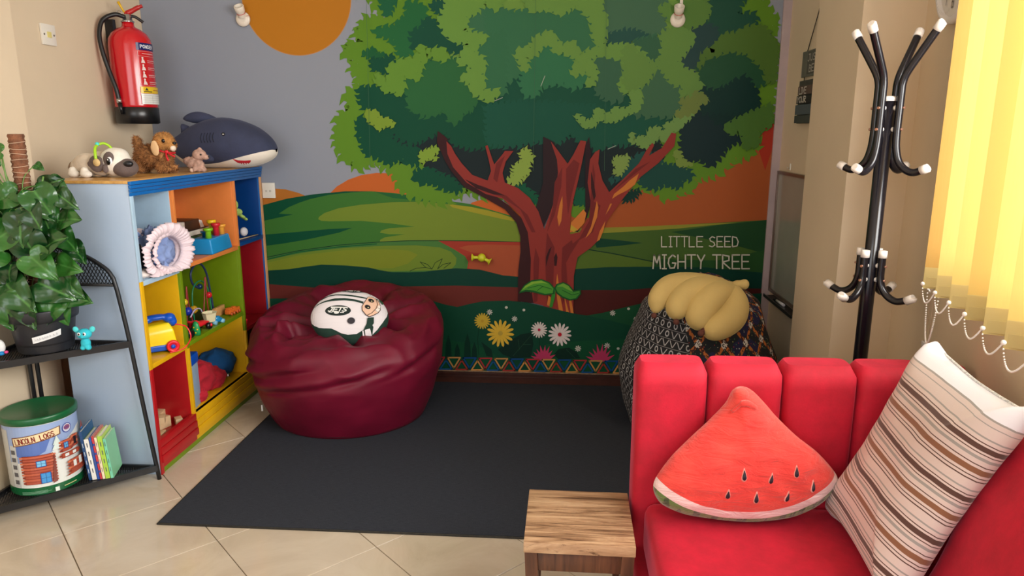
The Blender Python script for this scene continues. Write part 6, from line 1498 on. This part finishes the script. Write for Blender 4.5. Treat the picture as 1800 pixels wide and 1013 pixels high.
sd = mat('seed_navy', (34, 30, 44), .6, .05); sdo = mat('seed_outline', (226, 150, 140), .8)
bpy.context.view_layer.update()
from mathutils.bvhtree import BVHTree
bv = BVHTree.FromPolygons([v.co.copy() for v in wo.data.vertices], [tuple(p.vertices) for p in wo.data.polygons])
for (u, v) in ((1292, 810), (1339, 816), (1383, 805), (1267, 845), (1316, 850), (1370, 848), (1416, 832)):
    x, z = (u - 1315) * .00142, (905 - v) * .00150 - .006
    h = bv.ray_cast(Vector((x, -1, z)), Vector((0, 1, 0)))
    if h[0] is None: continue
    p, n = h[0], h[1]
    if n.y > 0: n = -n
    Mx = Matrix.Translation(p) @ n.to_track_quat('-Y', 'Z').to_matrix().to_4x4()
    for sc, m_, yy in ((1.10, sdo, .0006), (1.0, sd, .0)):
        ol = [(0, .0175), (.0035, .008), (.0062, -.002), (.0058, -.010), (0, -.0145), (-.0058, -.010), (-.0062, -.002), (-.0035, .008)]
        q, _, _ = cushion_mb([(a * sc, b * sc) for a, b in ol], .005, 4, ns=32)
        q.v = [tuple(Mx @ (Vector(p_) + Vector((0, yy, 0)))) for p_ in q.v]
        if sc == 1.0: q.build('seed', m_, wp_)
        else: q.build('seed_stitching', m_, wp_)
MB().tube(catmull([(-.055, -.035, .285), (-.03, -.05, .31), (-.005, -.045, .300), (.015, -.035, .275)], 6), [.004] * 5 + [.008] * 9 + [.004] * 5, 8).build('gathered_fold', wm, wp_)
blob('gathered_tip', [((-.028, -.012, .322), (.022, .026, .020)), ((-.012, -.022, .306), (.020, .020, .014), (0, .6, 0))], wm, wp_, .004, 3)

# striped pillow
sm_ = bpy.data.materials.new('striped_woven_cotton'); sm_.use_nodes = True
t = NT(sm_); co = t.coord(); s_ = t.sep(co)
wob = t.math('MULTIPLY', t.math('SUBTRACT', t.noise(co, 6, 2), .5), .012)
f_ = t.math('MULTIPLY', t.math('ADD', t.math('ADD', s_[2], wob), .002), 2.0)
W_, B1, B2, G1_, L_ = lin((214, 196, 190)), lin((88, 60, 52)), lin((136, 92, 66)), lin((158, 152, 148)), lin((236, 236, 244))
st = []
def s__(p, c): st.append((p, c))
seq = [(.0, W_), (.03, B1), (.036, W_), (.05, B1), (.056, W_), (.075, B1), (.095, W_), (.105, G1_), (.115, W_), (.16, B1), (.165, W_), (.185, B2), (.215, W_), (.225, B1), (.23, W_)]
# one repeat of the weave is tiled with a fraction; the top hem stays plain
per = t.math('FRACT', t.math('MULTIPLY', f_, 4.55))
rep = t.ramp(per, [(.0, W_), (.06, B1), (.085, W_), (.13, B1), (.15, W_), (.20, B2), (.31, W_), (.36, B1), (.38, W_), (.47, G1_), (.53, W_), (.58, B1), (.60, W_), (.64, B1), (.74, W_), (.78, B1), (.80, W_), (.87, G1_), (.90, W_)], 'CONSTANT')
hem = t.ramp(f_, [(.0, (0, 0, 0, 1)), (.885, (1, 1, 1, 1))], 'CONSTANT')
hs = t.ramp(t.math('MULTIPLY', f_, 1.0), [(.0, W_), (.90, G1_), (.905, W_), (.925, G1_), (.93, L_)], 'CONSTANT')
t.base(t.mix(hem, rep, hs)); t.b.inputs['Roughness'].default_value = .9; t.b.inputs['Sheen Weight'].default_value = .2
t.bump(t.noise(t.mapping(co, (300, 300, 900)), 1.0, 1), .3, .001)
A_ = Vector((.716, 1.765, .436)); B_ = Vector((.911, 1.740, .905)); X_ = Vector((-.055, -1, -.03)).normalized(); Z_ = (B_ - A_); LZ = Z_.length; Z_ = Z_.normalized(); X_ = (X_ - Z_ * X_.dot(Z_)).normalized(); Y_ = Z_.cross(X_)
sp_ = thing('striped_pillow', 'large square white pillow with brown and grey stripes leaning in the sofa corner', 'pillow', A_)
sp_.rotation_euler = Matrix((X_, Y_, Z_)).transposed().to_euler()
WX = .415
out = [(0.0, .0), (.1, .012), (.235, .018), (.37, .012), (WX, 0), (WX - .010, .12), (WX - .014, .25), (WX - .010, .38), (WX, LZ), (.37, LZ - .008), (.235, LZ - .014), (.1, LZ - .008), (0, LZ), (.008, .38), (.014, .25), (.008, .12)]
cm, _, _ = cushion_mb(out, .13, 16, 3.0, .6, .004, 9, 128)
spo = weld(cm.build('pillow_body', sm_, sp_))
MB().tube(catmull([(.01, 0, LZ - .004), (.1, 0, LZ - .008), (.235, 0, LZ - .014), (.37, 0, LZ - .008), (WX - .01, 0, LZ - .004)], 6), .0035, 6).build('hem_cord', mat('hem_white', (236, 236, 240), .9, .3, 200), sp_, 'white frayed hem seam')

# ------------------------------------------------------------------ stool
swd = bpy.data.materials.new('pale_grained_laminate'); swd.use_nodes = True
t = NT(swd); co = t.coord(); g1 = t.noise(t.mapping(co, (2.2, 34, 10)), 1.5, 6, .65, dist=1.1); g2 = t.noise(t.mapping(co, (5, 60, 10)), 2.0, 4, .7, dist=2.0)
c_ = t.ramp(g1, [(.34, lin((84, 58, 40))), (.44, lin((140, 106, 78))), (.55, lin((176, 140, 106))), (.72, lin((206, 174, 138)))])
t.base(t.mix(t.ramp(g2, [(.30, (1, 1, 1, 1)), (.40, (0, 0, 0, 1))]), c_, lin((92, 64, 44)))); t.b.inputs['Roughness'].default_value = .35
so_ = thing('side_stool', 'small square stool with pale grained top and dark legs left of the sofa', 'stool', (.058, 1.737, 0.0), R(-.5))
MB().box(-.140, .140, -.134, .140, .372, .400).build('stool_top', swd, so_, 'pale wood-grain top', bevel=.0015)
dkw = bpy.data.materials.new('dark_stained_wood'); dkw.use_nodes = True
t = NT(dkw); co = t.coord(); t.base(t.ramp(t.noise(t.mapping(co, (30, 30, 3)), 2, 4, .6), [(.3, lin((58, 34, 24))), (.7, lin((104, 66, 44)))])); t.b.inputs['Roughness'].default_value = .4
for sx in (-1, 1):
    for sy in (-1, 1):
        rr = []
        for f in [i / 12 for i in range(13)]:
            z = .372 * (1 - f); sp2 = .006 + .014 * f ** 2.2 + (-.006 * math.sin(f * PI)); hw = .0155 + .003 * f
            cx2, cy2 = sx * (.116 + sp2), sy * (.112 + sp2)
            rr.append([Vector((cx2 + a * hw, cy2 + b * hw, max(z, .0085 if sy > 0 else 0.0003))) for a, b in ((-1, -1), (1, -1), (1, 1), (-1, 1))])
        MB().rings(rr, 0, False, True, True).build('leg', dkw, so_)
for sy in (-1, 1): MB().box(-.106, .106, sy * .118 - .008, sy * .118 + .008, .318, .371).build('apron', dkw, so_, bevel=.0015)
for sx in (-1, 1): MB().box(sx * .122 - .008, sx * .122 + .008, -.106, .106, .318, .371).build('apron', dkw, so_, bevel=.0015)

# ------------------------------------------------------------------ coat stand
cs = thing('coat_stand', 'black tubular coat stand with white-capped hooks behind the sofa', 'coat stand', (.983, 2.30, 0))
bkt = mat('black_enamel_tube', (20, 18, 24), .22, .05, 20); capm = mat('cap_white', (228, 220, 212), .4, .03); brs = mat('bolt_brass', (176, 130, 110), .3, .05, metal=.7)
MB().lathe([(.0215, .30), (.0215, 1.50)], n=28).build('pole', bkt, cs)
MB().lathe([(.0235, 1.498), (.0235, 1.508), (.016, 1.513), (.001, 1.514)], n=28).build('pole_cap', capm, cs, 'white end cap')
MB().lathe([(.0235, .02), (.0235, .32)], n=28).build('lower_sleeve', bkt, cs)
for k in range(4):
    a = R(37 + 90 * k + 45); c, s = math.cos(a), math.sin(a)
    MB().tube(catmull([(c * .02, s * .02, .10), (c * .09, s * .09, .085), (c * .15, s * .15, .045), (c * .175, s * .175, .013)], 6), .011, 10).build('foot', bkt, cs)
    MB().ball((c * .176, s * .176, .011), .0108, 10).build('foot_cap', capm, cs)
UPR = .036
for k in range(4):
    a = R(37 + 90 * k); c, s = math.cos(a), math.sin(a); P_h = lambda r, z: (c * r, s * r, z)
    tp = 1.700; 
    path = catmull([P_h(.124, tp), P_h(.100, tp - .037), P_h(.072, tp - .080), P_h(.046, tp - .122), P_h(UPR + .001, tp - .150), P_h(UPR, tp - .175), P_h(UPR, 1.47), P_h(UPR, 1.40), P_h(UPR + .004, 1.355), P_h(.052, 1.318), P_h(.075, 1.296), P_h(.100, 1.289), P_h(.130, 1.300)], 5)
    MB().tube(path, .0112, 12).build('hook', bkt, cs)
    for (r0, z0, r1, z1) in ((.117, tp - .009, .133, tp + .013), (.121, 1.296, .143, 1.306)):
        MB().tube([P_h(r0, z0), P_h((r0 + r1) / 2, (z0 + z1) / 2), P_h(r1 - .002, z1 - .0015), P_h(r1, z1)], [.0132, .0132, .0128, .009], 14).build('cap', capm, cs, 'white end cap')
    path = catmull([P_h(UPR, 1.030), P_h(UPR, .99), P_h(UPR + .001, .955), P_h(.046, .925), P_h(.066, .903), P_h(.095, .893), P_h(.130, .904)], 6)
    MB().tube(path, .0112, 12).build('lower_hook', bkt, cs)
    for (r0, z0, r1, z1) in ((UPR, 1.022, UPR, 1.045), (.124, .900, .147, .914)):
        MB().tube([P_h(r0, z0), P_h((r0 + r1) / 2, (z0 + z1) / 2), P_h(r1, z1 - .001), P_h(r1, z1)], [.0132, .0132, .0130, .009], 14).build('cap', capm, cs, 'white end cap')
    for z in (1.478, 1.415, .995, .950):
        MB().tube([P_h(.020, z), P_h(.0262, z)], .0075, 10).build('spacer', capm, cs); MB().tube([P_h(.046, z), P_h(.052, z)], .0042, 8).build('bolt', brs, cs)

# ------------------------------------------------------------------ whiteboard, hanging sign, hook, clock
wb = thing('whiteboard', 'dull framed whiteboard with pen tray on the right wall beside the mural', 'whiteboard', (1.129, 0, 0))
fr_ = mat('board_frame_bronze', (112, 94, 82), .3, .05, metal=.4)
y0, y1, z0, z1 = 3.30, 3.815, .575, 1.210
MB().box(-.010, 0, y0 + .01, y1 - .01, z0 + .01, z1 - .01).build('board_surface', mat('board_greenish_white', (150, 152, 142), .12, .06, 2), wb)
b = MB().box(-.018, 0, y0, y1, z1 - .016, z1).box(-.018, 0, y0, y1, z0, z0 + .016).box(-.018, 0, y1 - .014, y1, z0 + .016, z1 - .016).box(-.018, 0, y0, y0 + .014, z0 + .016, z1 - .016); b.build('board_frame', fr_, wb, bevel=.002)
MB().box(-.052, 0, y0, y1 - .05, z0 - .022, z0 - .014).box(-.055, -.050, y0, y1 - .05, z0 - .022, z0 - .006).build('pen_tray', mat('tray_dark', (54, 50, 50), .3), wb)
o = thing('marker_pen', 'white marker pen lying on the tray of the whiteboard', 'pen', (1.098, 3.56, z0 - .006), R(94))
MB().tube([(-.06, 0, 0), (.035, 0, 0)], .0075, 10).build('barrel', mat('pen_white', (206, 204, 206), .3), o); MB().tube([(.035, 0, 0), (.068, 0, 0)], .0080, 10).build('pen_cap', exb, o)
o = thing('wall_hook', 'small stick-on hook above the whiteboard frame', 'hook', (1.1285, 3.66, 1.235)); MB().box(-.004, 0, -.008, .008, -.015, .018).build('plate', wpl, o, bevel=.001); MB().tube([(-.004, 0, -.004), (-.014, 0, -.008), (-.015, 0, .002)], .0018, 6).build('hook_wire', ch, o)
sg = thing('hanging_sign', 'pair of grey lettered plaques hanging on a dark cord on the right wall', 'sign', (1.128, 0, 0))
def plaque(y0, y1, z0, z1, col, x=-.012): return MB().box(x, x + .009, y0, y1, z0, z1).build('plaque', mat('plaque_%d' % col[0], col, .6, .12, 20), sg, bevel=.001)
plaque(3.33, 3.575, 1.655, 1.770, (104, 104, 96)); plaque(3.33, 3.590, 1.445, 1.640, (72, 70, 66)); MB().box(-.014, -.012, 3.33, 3.575, 1.575, 1.655).build('hanger_link', mat('cord_dark', (40, 34, 30), .8), sg) if False else None
MB().tube([(-.006, 3.53, 1.77), (-.004, 3.40, 1.97)], .0022, 6).build('cord', mat('cord_dark', (40, 34, 30), .8), sg); MB().tube([(-.006, 3.545, 1.656), (-.006, 3.545, 1.638)], .0018, 6).build('cord', MATS['cord_dark'], sg); MB().tube([(-.006, 3.27, 1.77), (-.004, 3.40, 1.97)], .0022, 6).build('cord', MATS['cord_dark'], sg)
sa2 = Art(lambda y, z, h: Vector((-.0125 - h, -y, z)), None, .0004)
sa2.rect(-3.50, 1.665, -3.34, 1.765, (84, 82, 76)); sa2.text('JUST', -3.492, 1.722, .030, .028, .005, (176, 172, 162), .3); sa2.text('BE', -3.46, 1.674, .030, .028, .005, (176, 172, 162), .3)
sa2.rect(-3.585, 1.575, -3.34, 1.615, (96, 78, 70)); sa2.text('LIVE', -3.565, 1.580, .028, .024, .005, (196, 192, 184), .3)
sa2.rect(-3.585, 1.535, -3.34, 1.572, (40, 38, 38)); sa2.text('YOUR', -3.575, 1.5395, .028, .026, .0055, (206, 200, 190), .3)
sa2.rect(-3.588, 1.485, -3.33, 1.53, (78, 88, 94)); sa2.rect(-3.588, 1.447, -3.33, 1.482, (62, 68, 66))
sa2.build('lettering', art_mat('plaque_print', .7), sg)
ck = thing('wall_clock', 'round white wall clock partly behind the yellow blinds', 'clock', wp(.405, -.0005, 1.925)); 
ck.rotation_euler = (0, 0, math.atan2(-wn.y, -wn.x) + PI / 2)
Mx = Matrix.Rotation(R(90), 4, 'X')
MB().lathe([(.190, 0), (.198, .004), (.200, .028), (.193, .036), (.184, .034), (.180, .024), (.001, .023)], n=64, M=Mx).build('clock_case', mat('clock_white', (226, 222, 222), .3, .02), ck)
ca_ = Art(lambda x, z, h: Vector((x, -.0245 - h, z)), None, .0003)
ca_.disc(0, 0, .176, .176, (222, 216, 210), 60)
for h_ in range(12):
    a = PI / 2 - h_ * PI / 6; tx = str(h_ if h_ else 12); ca_.text(tx, .135 * math.cos(a) - .012 * len(tx), .135 * math.sin(a) - .018, .036, .020, .0042, (60, 56, 56), .3)
for m__ in range(60):
    a = m__ * PI / 30; ca_.line([(.165 * math.cos(a), .165 * math.sin(a)), (.172 * math.cos(a), .172 * math.sin(a))], .0016, (90, 84, 84))
ca_.line([(0, 0), (-.05, -.07)], .007, (40, 38, 40)); ca_.line([(0, 0), (-.02, -.115)], .005, (40, 38, 40)); ca_.line([(.0, .02), (.012, -.09)], .002, (120, 60, 50))
ca_.build('dial_print', art_mat('dial_print', .4), ck)

# ------------------------------------------------------------------ vertical blinds
vb = thing('vertical_blinds', 'yellow fabric vertical blinds over the window with white bead chain', 'blinds', (0, 0, 0))
ym = bpy.data.materials.new('yellow_blind_fabric'); ym.use_nodes = True
t = NT(ym); co = t.coord(); oi = t.n('ShaderNodeObjectInfo')
nz = t.noise(t.mapping(co, (300, 300, 20)), 1.0, 2); 
base_ = t.mix(t.math('MULTIPLY', oi.outputs['Random'], .9), lin((226, 208, 124)), lin((190, 140, 66)))
cc = t.mix(t.math('MULTIPLY', nz, .35), base_, lin((196, 168, 96)))
cc = t.mix(t.math('LESS_THAN', t.sep(co)[2], .056), cc, lin((196, 176, 116)))
t.base(cc)
t.b.inputs['Roughness'].default_value = .7
trn = t.n('ShaderNodeBsdfTranslucent'); t.l(cc, trn.inputs[0]); mxs = t.n('ShaderNodeMixShader'); mxs.inputs[0].default_value = .34
t.l(t.b.outputs[0], mxs.inputs[1]); t.l(trn.outputs[0], mxs.inputs[2]); t.l(mxs.outputs[0], t.t.nodes['Material Output'].inputs[0])
def slat_mesh(w=.127, h=1.44, hem=.055):
    mb = MB(); n = 8; rr = []
    for z in (0, .002, hem, hem + .003, h):
        rr.append([Vector((-w / 2 + w * i / n, .004 * math.sin(PI * i / n), z)) for i in range(n + 1)])
    mb.rings(rr, 0, True, False, False)
    mb.rings([[p + Vector((0, -.0022, 0)) for p in r] for r in rr[:3]], 0, True, False, False)
    me = mb.mesh('slat'); me.materials.append(ym); return me
SM = slat_mesh()
ang0 = math.atan2(wd.y, wd.x)
slat_s = []
cw = mat('bead_white', (232, 228, 222), .35)
k = 0; s_pos = .892
wtm = MB().box(-.058, .058, -.0012, .0012, .004, .03).mesh('bottom_weight'); wtm.materials.append(ym)
while s_pos < 1.78:
    o = bpy.data.objects.new('slat', SM); COL.objects.link(o); o.parent = vb
    p = wp(s_pos, -.075, 1.005); o.location = p; o.rotation_euler = (0, 0, ang0 + R(74 if k else 84) + R((-3, 4, 0, -2, 3, -6)[k % 6]))
    q = bpy.data.objects.new('bottom_weight', wtm); COL.objects.link(q); q.parent = o; q.location = (0, -.0005, 0)
    slat_s.append((o, p)); s_pos += .1135; k += 1
hr = MB(); wbox(hr, .60, 3.05, -.10, -.05, 2.44, 2.49); hr.build('head_rail', wpl, vb)
bd2 = MB(); 
for i in range(len(slat_s)):
    o, p = slat_s[i]; e = Vector((math.cos(o.rotation_euler.z), math.sin(o.rotation_euler.z), 0))
    a = p - e * .060 + Vector((0, 0, .012)); b = p + e * .060 + Vector((0, 0, .012))
    if i + 1 < len(slat_s): 
        o2, p2 = slat_s[i + 1]; e2 = Vector((math.cos(o2.rotation_euler.z), math.sin(o2.rotation_euler.z), 0)); b = p2 - e2 * .060 + Vector((0, 0, .012))
        a = a - wn * .004; b = b - wn * .004
        for j in range(31):
            f = j / 30; q = a.lerp(b, f) + Vector((0, 0, -.042 * math.sin(PI * f ** .7))); bd2.ball(tuple(q), .0021, 6)
        for e_3 in (a,): bd2.ball(tuple(e_3), .0055, 8)
bd2.build('bottom_chain', cw, vb, 'white bead chain linking the slat bottoms', 'stuff')
cl = MB()
c0 = wp(.86, -.105, 1.02)
for j in range(80):
    f = j / 79; a = PI * f
    q = c0 + wd * (.055 * (f - .5) * 2) * 1.0 + Vector((0, 0, .03 - .200 * math.sin(a) ** .55)); cl.ball(tuple(q), .0026, 6)
c1 = wp(.775, -.09, 1.02)
for j in range(26):
    a = -.3 - (PI + .6) * j / 25; cl.ball(tuple(c1 + wd * (.024 * math.cos(a)) + Vector((0, 0, .0 + .045 * math.sin(a)))), .0024, 6)
cl.build('control_chain', cw, vb, 'looped white bead control chain', 'stuff')
MB().tube([wp(.805, -.09, 2.44), wp(.790, -.09, .83)], .0012, 5).build('draw_cord', mat('cord_pale', (206, 190, 160), .7), vb); MB().tube([wp(.835, -.09, 2.44), wp(.820, -.09, .83)], .0012, 5).build('draw_cord', mat('cord_pale', (206, 190, 160), .7), vb)
b = MB(); wbox(b, .78, .83, -.096, -.084, .812, .835); b.build('cord_weight', mat('clear_plastic', (206, 204, 210), .15), vb, 'clear plastic cord weight', bevel=.002)
